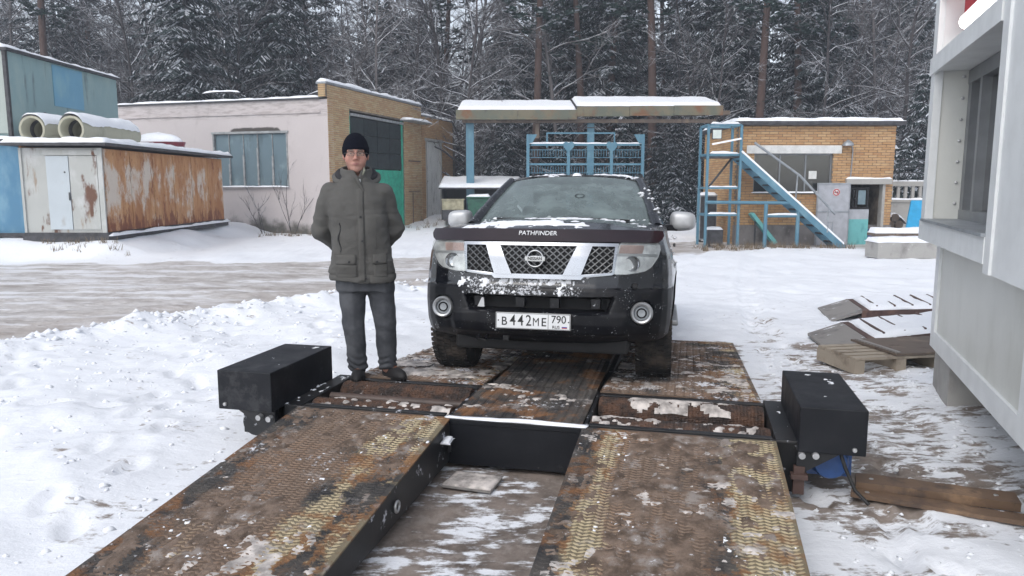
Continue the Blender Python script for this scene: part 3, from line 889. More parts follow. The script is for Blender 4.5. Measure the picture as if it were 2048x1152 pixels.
m = MB(); m.box(4.42,4.5, -.03,.2, 0,1.86); m.build('door_frame', M_conc, G)
# grey steel door leaf swung open flat against the wall
d = MB().box(2.40,3.40, -.13,-.08, .02,1.90).build('door', M_greydoor, G)
MB().box(2.40,3.40, -.15,-.13, 1.02,1.06).build('rail', M_galv, d)
m = MB(); m.box(2.41,2.43,-.145,-.13,.03,1.9); m.box(3.37,3.39,-.145,-.13,.03,1.9); m.box(2.43,3.37,-.145,-.13,1.86,1.895); m.build('edge_frame', M_galv, d)
s = MB(); s.lathe([(0,-.137),(.115,-.137),(.115,-.131)], 24, (2.97,0,1.62), 'y'); so = s.build('no_smoking_sign', M_whiteboard, d)
t = NT('sign_red'); t.set((.45,.05,.06), .6); M_signred = t.m
s = MB(); s.lathe([(.075,-.141),(.105,-.141),(.105,-.1385),(.075,-.1385)], 24, (2.97,0,1.62), 'y'); s.bar((2.90,-.1395,1.69),(3.04,-.1395,1.55),.025,.004,up=(0,1,0)); s.build('ring_and_bar', M_signred, d)
s = MB(); s.box(2.91,3.03,-.1385,-.1375,1.605,1.63); s.box(3.0,3.015,-.1385,-.1375,1.635,1.66); s.build('cigarette', M_dark_in, d)
# inner turquoise door leaf, half open, with a barred light
d = MB().box(3.42,4.06, .02,.06, .02,.80).build('inner_door', M_turqdoor, G)
MB().box(3.42,4.06, .02,.06, .80,1.10).build('upper_board', M_greydoor, d)
m = MB()
m.box(3.42,4.06,.03,.05,1.10,1.16); m.box(3.42,4.06,.03,.05,1.70,1.76)
for x in (3.45,3.55,3.64,3.98): m.box(x,x+.05,.03,.05,1.16,1.70)
m.box(3.55,3.64,.03,.05,1.4,1.46)
m.build('barred_light', M_dark_in, d)
MB().box(3.72,3.95,.05,.055,1.25,1.68).build('glass_light', M_greyblue, d)
MB().box(4.12,4.32,.12,.34,.03,.5).build('dark_bin', M_blue_motor, G)
m = MB(); m.lathe([(.02,.0),(.17,-.02),(.15,.06),(.05,.14),(.02,.16)], 16, (3.22,-.17,3.02)); m.box(3.20,3.24,-.17,.0,3.12,3.15); m.build('outdoor_lamp', M_galv, G)
m = MB(); m.tube([(3.40,-.03,3.0),(3.44,-.03,2.9),(3.42,-.03,2.1),(3.30,-.04,2.0)], .018); m.build('cable_conduit', M_galv, G)
m = MB(); m.box(GW+.02,GW+.30, .5,1.3, 2.75,2.95); m.build('side_box', M_darkmetal, G)
snow_cap(8,12,GW+.02,GW+.36,.45,1.35,lambda x,y: 2.952+0*x,.12,3).build('side_box_snow', M_snow, G, smooth=180)

# ---------------------------------------------------------------- white booth at the right edge
TB = R(20.1)
B = thing('white_booth', 'white panelled weighing booth on concrete blocks with deep window and lit tube lamp', 'booth', (3.55, 6.21, 0), -TB)
# local: -y runs towards the camera along the yard-side wall, x runs right away from the yard
MB().box(0,3, -4.3,0, .36,1.40).build('lower_wall', M_booth, B)
m = MB(); m.box(-.022,0, -4.3,.0, .36,.50); m.box(-.022,0, -.14,0.0, .50,1.25); m.box(-.022,0,-2.72,-2.58,.50,1.25); m.build('lower_trim', M_boothtrim, B)
MB().box(.24,3, -4.3,-.02, 1.40,3.6).build('upper_wall', M_booth, B)
m = MB(); m.box(-.13,.3, -.05,.10, 1.25,3.7); m.build('far_cheek', M_booth, B)
m = MB(); m.box(-.14,-.08, -.06,.11, 1.42,3.7); m.build('corner_strip', M_boothtrim, B)
MB().box(-.15,.24, -2.15,.11, 1.25,1.405).build('sill_fascia', M_boothtrim, B)
MB().box(-.17,.24, -2.16,-.06, 1.405,1.425).build('sill_board', M_galv, B)
m = MB(); m.box(-.13,.3, -4.3,-2.15, 1.20,3.7); m.box(-.145,-.13, -2.28,-2.15, 1.2,3.7); m.build('near_panel', M_boothtrim, B)
m = MB(); m.box(-.13,.235, -2.14,-.055, 2.60,2.68); m.box(-.155,-.13, -2.14,.11, 2.585,2.72); m.build('lamp_box_floor', M_boothtrim, B)
m = MB(); m.box(-.13,.235, -2.14,-.055, 3.16,3.24); m.build('lamp_box_ceiling', M_redin, B)
MB().box(.18,.235, -2.14,-.055, 2.685,3.155).build('lamp_box_back', M_galv, B)
MB().box(-.10,.03, -.075,-.052, 2.685,3.155).build('lamp_box_end', M_boothtrim, B)
MB().box(.032,.178, -.075,-.052, 2.685,3.155).build('lamp_box_edge', M_redin, B)
MB().box(.10,.175, -1.9,-.45, 2.90,3.155).build('lamp_tray', M_galv, B)
lp = MB(); lp.tube([(.02,-1.45,2.93),(.02,-.30,2.93)], .062, 12); lp.build('tube_lamp', M_lampglass, B)
m = MB(); m.tube([(.02,-1.62,2.93),(.02,-1.45,2.93)], .066, 12); m.tube([(.02,-.30,2.93),(.02,-.24,2.93)], .05, 12); m.bar((.02,-1.55,2.93),(.12,-1.55,2.98),.05); m.bar((.02,-.27,2.93),(.12,-.27,2.98),.04); m.build('lamp_socket', M_boothtrim, B)
fr_ = MB()
fr_.box(.10,.24, -2.13,-.055, 1.425,1.50); fr_.box(.10,.24, -2.13,-.055, 2.49,2.595)
for y0, y1 in ((-.17,-.06),(-.52,-.45),(-1.42,-1.30),(-2.13,-2.02)): fr_.box(.105,.24, y0,y1, 1.50,2.49)
fr_.box(.11,.24, -2.02,-1.42, 1.83,1.90)
fo = fr_.build('window', M_alu, B)
for y0, y1, z0, z1 in ((-.45,-.17,1.5,2.49),(-1.30,-.52,1.5,2.49),(-2.02,-1.42,1.9,2.49),(-2.02,-1.42,1.5,1.83)):
    MB().box(.17,.178, y0,y1, z0,z1).build('pane', M_boothglass, fo)
m = MB()
for z in np.linspace(1.55, 2.55, 7): m.lathe([(0,-.064),(.012,-.06),(.014,-.05)], 8, (.07,0,z), 'y')
for x, z in ((-.05,2.75),(-.05,3.1),(.12,2.75),(.12,3.1),(.04,2.98)): m.lathe([(0,-.064),(.012,-.06),(.014,-.05)], 8, (x,0,z), 'y')
m.build('rivets', M_bolt, B)
for b_y, w in ((-.02, .62),(-2.75,.75)):
    MB().box(.02,.45, b_y-w,b_y, -.05,.358).build('concrete_block', M_conc, B)
MB().box(.45,2.8, -.5,-.1, -.05,.355).build('concrete_block', M_conc, B)
MB().box(-.1,3.1, -4.35,.15, 3.70,3.80).build('roof_slab', M_boothtrim, B)
# ---------------------------------------------------------------- metal containers on the left
C1 = thing('rusty_shed_container', 'rusty orange steel storage shed with pale door, snow on its flat roof', 'storage shed', (-12.3, 19, .38))
m = MB(); m.box(0,.06,0,7.8,.14,2.30); m.box(1.99,2.05,.06,7.8,.14,2.24); m.box(.06,1.99,7.74,7.8,.14,2.24); m.box(.06,1.99,.06,7.74,.14,.2); m.split('side_sheet', M_rust, C1)
for k in range(6):
    y0 = .07+k*1.288
    MB().box(2.052,2.066, y0,y0+1.262, .16,2.22).build('rusty_panel', M_rust, C1)
m = MB(); m.box(.06,1.99,0,.05,.14,2.25); m.build('front_sheet', M_palerust, C1)
dr = MB().box(.66,1.22,-.035,-.002,.22,2.05).build('door', M_paledoor, C1)
m = MB(); m.box(1.19,1.22,-.06,-.036,.95,1.15); m.lathe([(0,-.05),(.02,-.05),(.02,-.036)],10,(1.12,0,1.65),'y'); m.build('latch', M_darkmetal, dr)
MB().box(1.24,1.93,-.03,-.002,.22,2.05).build('door', M_palerust, C1)
m = MB(); m.box(.60,1.98,-.045,-.002,2.07,2.20); m.box(1.95,2.07,-.04,0,.14,2.25); m.box(.0,.06,-.04,0,.14,2.25); m.build('door_frame', M_palerust, C1)
m = MB(); m.box(-.35,2.28,-.22,8.3,2.30,2.37); m.build('roof', M_darkmetal, C1)
snow_cap(30,70,-.34,2.27,-.21,8.25,lambda x,y: 2.372+0*x,.12,31,rough=.3).build('roof_snow', M_snow, C1, smooth=180)
m = MB(); m.box(-.05,2.12,-.06,8.0,-.08,.05); m.box(-.02,2.10,-.03,.12,.05,.14); m.box(1.9,2.08,.12,7.9,.05,.14); m.build('base_beam', M_darkmetal, C1)
snow_cap(6,50,2.07,2.20,-.02,8.0,lambda x,y: .052+0*x,.07,33,edge=.05).build('base_snow', M_snow, C1, smooth=180)
C2 = thing('blue_container', 'blue painted steel container at the left edge, beside the rusty shed', 'container', (-15.6, 19.5, .38))
MB().box(0,2.98,0,6,.1,2.42).build('body', M_bluecont, C2)
m = MB()
for x in (.75, 1.5, 2.25): m.box(x-.02,x+.02,-.03,0,.15,2.38)
m.box(2.92,3.0,-.05,0.0,.1,2.42); m.split('rib', M_bluecont, C2)
m = MB(); m.box(-.1,3.05,-.1,6.1,0,.1); m.build('base_beam', M_darkmetal, C2)
m = MB(); m.box(-.1,2.94,-.15,6.1,2.42,2.49); m.build('roof', M_darkmetal, C2)
snow_cap(20,12,-.1,2.93,-.14,.7,lambda x,y: 2.492+0*x,.10,35).build('roof_snow', M_snow, C2, smooth=180)
C3 = thing('turquoise_container', 'faded turquoise container stacked above the blue one, snow along its top edge', 'container', (-15.7, 20.1, 2.88))
MB().box(.05,2.50,.02,5.6,.12,2.30).build('body', M_turq, C3)
MB().box(.05,2.46,-.012,.018,.18,2.28).build('end_sheet', M_palegreen, C3)
m = MB(); m.box(2.47,2.56,-.03,.06,.1,2.30); m.build('corner_post', M_darkmetal, C3)
MB().box(2.502,2.522,2.05,3.55,1.10,2.26).build('repair_patch', M_skyblue, C3)
m = MB(); m.lathe([(.0,.03),(.09,.03),(.09,0)],14,(2.50,1.55,.78),'x'); m.build('port', M_darkmetal, C3)
m = MB(); m.box(-.05,2.62,-.06,5.68,2.30,2.37); m.box(.1,2.5,-.05,5.6,.0,.12); m.build('roof_edge', M_darkmetal, C3)
snow_cap(14,50,-.05,2.61,-.05,5.66,lambda x,y: 2.372+0*x,.11,37,rough=.25).build('roof_snow', M_snow, C3, smooth=180)

def pipe(x, L, lab, seed):
    o = thing('concrete_pipe', lab, 'pipe', (x, 19.55, 2.78), R(-3), 'pipes lying on the rusty shed')
    m = MB(); m.lathe([(.29,0),(.345,0),(.345,L),(.29,L),(.27,L-.02),(.27,.03),(.29,0)], 32, (0,0,.345), 'y')
    m.build('barrel', M_pipe, o, smooth=40)
    m = MB(); m.lathe([(.262,.30),(.235,.30),(.235,.42),(.262,.42)], 28, (0,0,.345), 'y'); m.build('inner_ring', M_darkmetal, o, smooth=40)
    n1, n2 = 14, 36
    A = np.linspace(R(12), R(168), n1); Yv = np.linspace(.02, L-.02, n2)
    a, yy = np.meshgrid(A, Yv, indexing='ij')
    jag = .10*fbm(yy*4, a*0+seed, 0, 3, seed)
    aa = R(90)+(a-R(90))*(1-.12-jag)
    r = .349+.085*np.sin(a)**1.2*(1+.35*fbm(yy*2, a*2, 0, 3, seed))*np.minimum(1, np.minimum(yy, L-yy)/.06+.25)
    mm = MB(); mm.grid(np.stack([r*np.cos(aa), yy, .345+r*np.sin(aa)], -1)); mm.build('snow', M_snow, o, smooth=180, recalc=False)
    return o
pipe(-12.28, 1.5, 'shorter beige pipe, left of two lying on the rusty shed', 3)
pipe(-11.28, 2.7, 'longer beige pipe, right of two lying on the rusty shed', 5)
o = thing('red_tub', 'dark red oval tub heaped with snow on the rusty shed roof', 'tub', (-11.05, 24.0, 2.76), R(-8))
a = np.linspace(0, 2*PI, 40, endpoint=False)
rings = []
for s, z in ((.55,0),(.82,.04),(.97,.15),(1.02,.26),(1.06,.28),(1.0,.29)):
    rings.append(np.stack([.78*s*np.cos(a), .42*s*np.sin(a), z+0*a], -1))
m = MB(); m.grid(np.array(rings), closed=True); m.build('hull', M_red, o, smooth=50)
rings = []
for s, z in ((1.0,.26),(.99,.33),(.9,.42),(.72,.50),(.5,.55),(.25,.57),(.01,.58)):
    n = 1+.08*fbm(np.cos(a)*1.5+4, np.sin(a)*1.5, z*4, 2, 6)
    rings.append(np.stack([.78*s*n*np.cos(a)-.04, .42*s*n*np.sin(a), z+0*a+.03*np.cos(a-2.4)], -1))
m = MB(); m.grid(np.array(rings), closed=True); m.build('snow', M_snow, o, smooth=180)

# ---------------------------------------------------------------- canopy, blue gate, small shelter with bins
K = thing('loading_canopy', 'long snow-covered lean-to canopy on blue posts with weathered board fascia', 'canopy', (-2.36, 33, 0))
for x0, x1, dz in ((0,5.15,0),(5.12,11.4,.16)):
    sl = (dz+.02*0)
    m = MB(); P8 = [(x0,0,4.93+dz),(x1,0,4.93+dz+.0),(x1,2.8,5.55+dz),(x0,2.8,5.55+dz)]
    m.add(P8+[(p[0],p[1],p[2]-.10) for p in P8], [(0,1,2,3),(7,6,5,4),(0,4,5,1),(1,5,6,2),(2,6,7,3),(3,7,4,0)])
    m.build('roof_sheet', M_darkmetal, K)
    snow_cap(60,16,x0+.02,x1-.02,-.04,2.75,lambda x,y,dz=dz: 4.935+dz+.2214*y,.13,int(41+x0),rough=.15,edge=.08).build('roof_snow', M_snow, K, smooth=180)
for k, (x0, x1, dz) in enumerate(((-.05,2.6,0),(2.62,5.15,.0),(5.16,7.4,.13),(7.42,9.3,.16),(9.32,11.42,.18))):
    m = MB(); m.box(x0,x1,-.10,-.03,4.52+dz,4.93+dz); m.build('fascia_board', M_beam, K)
m = MB(); m.box(.2,11.2,.1,.3,4.40,4.55); m.box(.2,11.2,2.3,2.5,4.9,5.1); m.box(11.3,11.8,.2,.7,4.75,4.92); m.split('beam', M_wood, K)
for x, w in ((.52,.34),(5.80,.30)):
    MB().box(x-w/2,x+w/2,.35,.60,-.1,4.42).build('post', M_bluesteel, K)
for x, z0, z1 in ((.5,4.1,4.4),(3.45,3.75,4.4)): MB().box(x-.08,x+.10,.30,.5,z0,z1).build('bracket', M_wood, K) if z1-z0 > .4 else None
m = MB(); m.tube([(4.2,.2,4.42),(5.4,.2,4.18),(6.3,.2,4.22),(7.3,.2,4.45)], .02); m.build('hanging_cable', M_darkmetal, K)

o = thing('overhead_wire', 'thin sagging wires from the canopy end to the gatehouse roof', 'wire', (9.0, 32.6, 4.55))
for k in range(2):
    m = MB(); m.tube([(-2.1*f_-.25*k*f_, -9.4*f_, -.85*f_-.35*math.sin(PI*f_)+.12*k) for f_ in np.linspace(0, 1, 12)], .016, 5); m.build('strand', M_darkmetal, o)
GT = thing('blue_gate', 'tall light blue welded steel gate with rows of thin bars and gusset plates', 'gate', (.57, 30, -.1))
GWd = 4.65
m = MB()
for x in (0.0, GWd-.12): m.box(x,x+.12,0,.12,0,3.8)
m.split('frame_post', M_bluesteel, GT)
m = MB()
for z in (3.36, 2.6, 1.9, .5): m.box(.12,GWd-.12,.03,.09,z,z+.08)
m.split('rail', M_bluesteel, GT)
m = MB(); m.box(.8,3.55,.5,.56,3.85,3.91); m.box(.8,.86,.5,.56,3.3,3.85); m.box(3.5,3.55,.5,.56,3.3,3.85); m.split('upper_rail', M_bluesteel, GT)
snow_cap(40,3,.12,GWd-.12,.02,.10,lambda x,y: 3.442+0*x,.05,47,edge=.02).build('rail_snow', M_snow, GT, smooth=180)
for x in (1.66, 3.36):
    p = MB(); p.box(x-.06,x+.06,.0,.10,.5,3.3); po = p.build('middle_post', M_bluesteel, GT)
    hp = [(x+.22*s, z) for s, z in ((-1,3.44),(-.55,3.52),(0,3.47),(.55,3.52),(1,3.44),(.9,3.30),(0,3.08),(-.9,3.30))]
    MB().prism(hp, -.02,.0,'y').build('gusset_plate', M_bluesteel, po)
for x, sx in ((.12,1),(GWd-.12,-1)):
    MB().prism([(x,3.8),(x+sx*.30,3.8),(x,3.28)], .03,.06,'y').build('gusset_plate', M_bluesteel, GT)
bars = MB()
for x in np.arange(.22, GWd-.15, .105):
    for z0, z1 in ((2.95,3.2),(2.2,2.55),(1.98,2.3),(.6,1.85)):
        bars.tube([(x,.06,z0+random.uniform(-.02,.02)),(x,.06,z1)], .012, 5)
for z in (3.2, 2.9, 2.3): bars.tube([(.12,.06,z),(GWd-.12,.06,z)], .014, 5)
kind(bars.build('thin_bars', M_bluesteel, GT), 'stuff')

S = thing('bin_shelter', 'low dark shelter with snow-covered sloping roof beside the white workshop door', 'shelter', (-3.1, 33.2, .2))
m = MB(); m.box(0,.08,0,1.8,0,1.5); m.box(0,3.4,1.75,1.83,0,1.6); m.box(3.3,3.4,0,1.75,0,1.5); m.box(1.55,1.6,0,.06,0,1.4); m.split('wall', M_dark_in, S)
m = MB(); P8 = [(-.1,-.2,1.42),(3.5,-.2,1.42),(3.5,1.9,1.85),(-.1,1.9,1.85)]; m.add(P8+[(p[0],p[1],p[2]-.07) for p in P8], [(0,1,2,3),(7,6,5,4),(0,4,5,1),(1,5,6,2),(2,6,7,3),(3,7,4,0)]); m.build('roof', M_darkmetal, S)
snow_cap(40,16,-.1,3.5,-.2,1.9,lambda x,y: 1.462+.205*y,.12,51,rough=.2).build('roof_snow', M_snow, S, smooth=180)
o = thing('wheelie_bin', 'green plastic rubbish bin with snow on its lid under the shelter', 'bin', (-1.45, 32.8, .2))
m = MB(); m.add([(-.40,-.32,.08),(.40,-.32,.08),(.40,.32,.08),(-.40,.32,.08),(-.48,-.42,.95),(.48,-.42,.95),(.48,.42,.95),(-.48,.42,.95)], [(0,3,2,1),(4,5,6,7),(0,1,5,4),(1,2,6,5),(2,3,7,6),(3,0,4,7)]); m.build('bin_body', M_green_bin, o, bevel=.03)
MB().box(-.52,.52,-.46,.46,.96,1.03).build('lid', M_green_bin, o, bevel=.02)
snow_cap(12,12,-.5,.5,-.44,.44,lambda x,y: 1.032+0*x,.09,53).build('snow', M_snow, o, smooth=180)
m = MB()
for sx in (-.36,.36): m.lathe([(0,-.04),(.09,-.04),(.09,.04),(0,.04)], 12, (sx,.0,.09), 'x')
m.split('wheel', M_tyre, o)
o = thing('yellowish_crate', 'yellowish flat crate standing on a dark box under the shelter', 'crate', (-2.55, 32.8, .66))
MB().box(-.47,.47,-.3,.3,.0,.42).build('crate_body', M_box_y, o, bevel=.015)
MB().box(-.5,.5,-.33,.33,.42,.47).build('lid', M_box_y, o, bevel=.01)
o = thing('dark_box', 'dark low box under the yellowish crate by the workshop door', 'box', (-2.5, 32.8, .2))
m = MB(); m.box(-.5,.55,-.35,.35,.04,.455); m.build('body', M_darkmetal, o, bevel=.01); m = MB(); m.box(-.45,-.35,-.3,.3,0,.04); m.box(.4,.5,-.3,.3,0,.04); m.split('skid', M_wood, o)

# ---------------------------------------------------------------- blue stair tower and fence by the gatehouse
T = thing('stair_tower', 'light blue steel access stair with handrails leading to a high platform', 'stairs', (5.66, 22.0, -.1))
m = MB()
for x, y in ((0,0),(.95,0),(0,.9),(.95,.9)): m.box(x-.034,x+.034,y-.034,y+.034,0,3.52)
m.split('tower_post', M_bluesteel, T)
m = MB()
for z in (.92, 1.28, 1.70, 2.66, 3.5):
    m.box(.05,.90,-.025,.025,z,z+.048)
    if z != 1.28: m.box(-.03,.03,.05,.85,z,z+.06); m.box(.92,.98,.05,.85,z,z+.06); m.box(.05,.90,.87,.93,z,z+.06)
m.split('cross_bar', M_bluesteel, T)
m = MB(); m.box(.0,.95,0,.9,2.6,2.64); m.build('platform', M_darkmetal, T)
sn = MB()
for z in (.98, 1.76, 2.72, 3.56): 
    c = snow_cap(14,3,.06,.9,-.03,.03,lambda x,y,z=z: z+0*x,.05,int(z*10),edge=.02); sn.add(c.v, c.f)
sn.split('bar_snow', M_snow, T, smooth=180)
# low landing with posts
m = MB()
for x in (1.72, 2.66): m.tube([(x,-.1,0),(x,-.1,1.28)], .055, 10)
m.tube([(-.05,-.1,1.32),(2.7,-.1,1.30)], .05, 10); m.tube([(1.72,-.1,.92),(2.7,-.1,.92)], .04, 10)
m.split('landing_rail', M_bluesteel, T)
c = snow_cap(30,3,1.75,2.65,-.14,-.06,lambda x,y: .955+0*x,.04,61,edge=.02); c.build('landing_snow', M_snow, T, smooth=180)
st = MB(); p0, p1 = Vector((.97,-.02,2.66)), Vector((3.98,-.25,.0))
st.bar(p0, p1, .06, .20); st.bar(p0+Vector((0,.75,0)), p1+Vector((0,.75,0)), .06, .20)
st.split('stringer', M_bluesteel, T)
c = MB(); c.bar(p0+Vector((0,0,.125)), p1+Vector((0,0,.125)), .07, .05); c.build('stringer_snow', M_snow, T)
d = p1-p0
for k in range(11):
    q_ = p0+d*((k+.6)/11.3)
    MB().box(q_.x-.11,q_.x+.11,q_.y+.04,q_.y+.71,q_.z-.02,q_.z+.02).build('step', M_darkmetal, T)
m = MB(); m.tube([(1.3,-.12,3.02),(2.62,-.2,2.08),(3.68,-.24,.98)], .035, 8); m.build('handrail', M_galv, T)
m = MB(); m.tube([(2.55,-.2,2.1),(2.55,-.14,1.36)], .022, 6); m.tube([(3.48,-.23,1.16),(3.48,-.23,.45)], .022, 6); m.tube([(3.48,-.23,.75),(3.62,-.23,.75),(3.62,-.23,.3)], .018, 6); m.split('handrail_stay', M_galv, T)
m = MB(); m.tube([(.1,.2,1.75),(.85,.5,2.62)], .03, 6); m.build('brace', M_darkmetal, T)
f_ = MB().box(.08,.36,-.10,-.05,3.12,3.40).build('flood_lamp', M_darkmetal, T)
MB().box(.10,.34,-.108,-.101,3.14,3.38).build('lamp_glass', M_lampcover, f_)
m = MB(); m.bar((.1,-.06,2.98),(.93,-.06,3.14),.05,.05); m.build('icy_bar', M_snow, T)
# clutter behind the stair
for k, (x, y, w, h, lab) in enumerate(((6.05,22.5,.45,.50,'dark steel box under the blue stair tower'),(6.25,24.2,.55,1.5,'grey snow-dusted cabinet behind the blue stair tower'))):
    o = thing('steel_cabinet' if k else 'steel_box', lab, 'cabinet' if k else 'box', (x, y, -.1))
    MB().box(-w/2,w/2,-.2,.2,.08,h).build('body', M_galv if k else M_darkmetal, o, bevel=.01)
    m = MB(); m.box(-w/2+.02,-w/2+.08,-.18,.18,0,.08); m.box(w/2-.08,w/2-.02,-.18,.18,0,.08); m.split('foot', M_darkmetal, o)
    MB().box(-w/2+.03,w/2-.03,-.215,-.2,.12,h-.04).build('front_panel', M_darkmetal, o)
    snow_cap(8,8,-w/2,w/2,-.2,.2,lambda x_,y_,h=h: h+.002+0*x_,.07,60+k).build('snow', M_snow, o, smooth=180)
o = thing('loading_skip', 'turquoise slanted steel chute leaning under the blue stair landing', 'chute', (7.62, 22.55, -.1)); o.scale = (.62, 1, .95)
m = MB(); m.add([(-.75,0,1.0),(-.6,0,1.05),(.6,0,.12),(.45,0,.05),(-.75,.3,1.0),(-.6,.3,1.05),(.6,.3,.12),(.45,.3,.05)], [(0,1,2,3),(7,6,5,4),(0,4,5,1),(1,5,6,2),(2,6,7,3),(3,7,4,0)]); m.build('plate', M_turqdoor, o); m = MB(); m.bar((-.45,.15,0),(-.45,.15,.8),.06); m.bar((.5,.15,0),(.5,.15,.12),.06); m.split('leg', M_darkmetal, o)

F = thing('concrete_fence', 'grey precast concrete fence with pierced slots, wire above, right of gatehouse', 'fence', (11.9, 27, -.1))
m = MB(); m.box(0,4.2,0,.12,0,1.3); m.build('panel', M_conc, F)
for k in range(16):
    MB().box(.05+k*.26,.15+k*.26,.02,.10,1.3,1.78).build('slat', M_conc, F)
m = MB(); m.box(0,4.2,-.01,.13,1.78,1.95); m.build('top_beam', M_conc, F)
m = MB(); m.box(0,4.2,-.05,-.012,1.22,1.3); m.build('ledge', M_conc, F)
for x in (1.2, 3.4): MB().box(x-.07,x+.07,-.05,-.01,0,2.7).build('post', M_conc, F)
m = MB()
for z in (2.1,2.25,2.4,2.55,2.7): m.tube([(0,-.03,z),(4.2,-.03,z+.02)], .014, 5)
for x in np.arange(.1,4.2,.35): m.tube([(x,-.02,1.96),(x,-.02,2.75)], .010, 5)
m.build('wire_mesh', M_darkmetal, F)
for z, y0 in ((1.952,-.01),(1.302,-.05)): snow_cap(40,4,0,4.2,y0,y0+.13,lambda x,y,z=z: z+0*x,.05,int(z*9),edge=.03).build('snow', M_snow, F, smooth=180)
o = thing('log_stack', 'small heap of dark logs under snow beside the gatehouse door', 'logs', (11.95, 23.7, -.1))
for k, (x, z) in enumerate(((0,.12),(.28,.13),(.56,.12),(.84,.12),(.14,.35),(.42,.36),(.70,.35),(.28,.58),(.56,.58),(.42,.80))):
    m = MB(); m.tube([(x-.3,0,z),(x-.3,.9,z)], .13, 10); m.build('log', M_wood, o, smooth=40)
snow_cap(20,12,-.25,.50,0,.9,lambda x,y: .90-1.3*np.abs(x-.12)**1.6-.02,.08,71).build('snow', M_snow, o, smooth=180)
o = thing('blue_board', 'bright blue plastic board leaning upright at the booth corner', 'board', (12.25, 22.9, -.1))
m = MB(); m.add([(-.30,0,0),(.5,0,0),(.5,.25,1.35),(0,.25,1.35),(-.30,.05,0),(.5,.05,0),(.5,.30,1.35),(0,.30,1.35)], [(0,1,2,3),(7,6,5,4),(0,4,5,1),(1,5,6,2),(2,6,7,3),(3,7,4,0)]); m.build('sheet', M_brightblue, o); m = MB(); m.bar((-.1,.12,.4),(.4,.12,.4),.05); m.build('batten', M_brightblue, o)
o = thing('snowy_bench', 'dark bench carrying a thick slab of snow behind the concrete block', 'bench', (10.0, 20.6, -.1))
MB().box(-.02,1.7,0,.5,.42,.50).build('seat', M_wood, o)
for x in (.1, 1.5): MB().box(x,x+.1,.05,.45,0,.42).build('leg', M_darkmetal, o)
snow_cap(30,12,-.02,1.7,0,.5,lambda x,y: .502+0*x,.14,73,rough=.15).build('snow', M_snow, o, smooth=180)
o = thing('concrete_block', 'long low concrete block topped with snow near the white booth', 'concrete block', (9.05, 18.5, -.1))
MB().box(0,2.3,0,.7,0,.40).build('block', M_conc, o, bevel=.02)
snow_cap(40,14,-.02,2.3,0,.7,lambda x,y: .402+0*x,.12,75,rough=.15).build('snow', M_snow, o, smooth=180)

# ---------------------------------------------------------------- spare ramps, pallet and planks on the right
def spare_ramp(x, y, z, rz, L, Wd, lab, seed, lift):
    o = thing('spare_steel_ramp', lab, 'ramp', (x, y, z), rz, 'spare ramps on the snow')
    K_ = .34; tk = .14                                   # the ends are cut at a slant
    def pr(poly, a0, a1, name, mat):
        m = MB(); m.prism(poly, a0, a1, 'y'); m.v = [(p[0]+K_*p[1], p[1], p[2]) for p in m.v]; m.build(name, mat, o)
    pr([(0,.0),(.42,tk-.03),(.42,tk),(0,.025)], 0, Wd, 'lip_plate', M_greyboard)
    for a0, a1 in ((0,.05),(Wd-.05,Wd)): pr([(.40,.0),(L,lift),(L,tk+lift),(.40,tk-.002)], a0, a1, 'side_beam', M_rustsheet)
    pr([(.43,tk-.02),(L,tk-.02+lift),(L,tk+lift),(.43,tk)], .05, Wd-.05, 'deck', M_rustsheet)
    for k in range(int((L-.6)/.24)):
        xx = .60+k*.24; zz = tk+lift*(xx-.48)/(L-.48)
        pr([(xx,zz),(xx+.025,zz),(xx+.022,zz+.050),(xx,zz+.050)], .06, Wd-.06, 'cleat', M_rustsheet)
    c = snow_cap(50,20,.50,L,0,Wd,lambda a,b: tk+.002+lift*(a-.48)/(L-.48),.040,seed,rough=.45,edge=.10); c.v = [(p[0]+K_*p[1], p[1], p[2]) for p in c.v]
    c.build('snow', M_snow, o, smooth=180)
    return o
spare_ramp(4.0, 9.25, .0, R(6), 2.8, .95, 'spare ramp farther up the yard, snowed over, brown lip end bare', 81, .02)
spare_ramp(3.22, 7.42, .0, R(10), 2.4, .95, 'spare ramp behind the pallet, grey lip plate clear of snow', 83, .12)
o = thing('wooden_pallet', 'wooden pallet with a grey board on it beside the booth pier', 'pallet', (3.10, 6.60, .0), R(10))
for k in range(5): MB().box(.0,.95, .02+k*.125,.10+k*.125, .125,.15).build('board', M_palletwood, o)
for x in (0.0,.42,.85): MB().box(x,x+.1,.02,.62,0.0,.122).build('bearer', M_palletwood, o)
o = thing('grey_board', 'flat grey board lying on the pallet, dusted with snow', 'board', (3.36, 6.68, .155), R(10))
m = MB(); m.box(.14,1.05,-.02,.66,0,.02); m.build('sheet', M_wood, o)
MB().box(.16,.20,.0,.6,.021,.034).build('batten', M_greyboard, o)
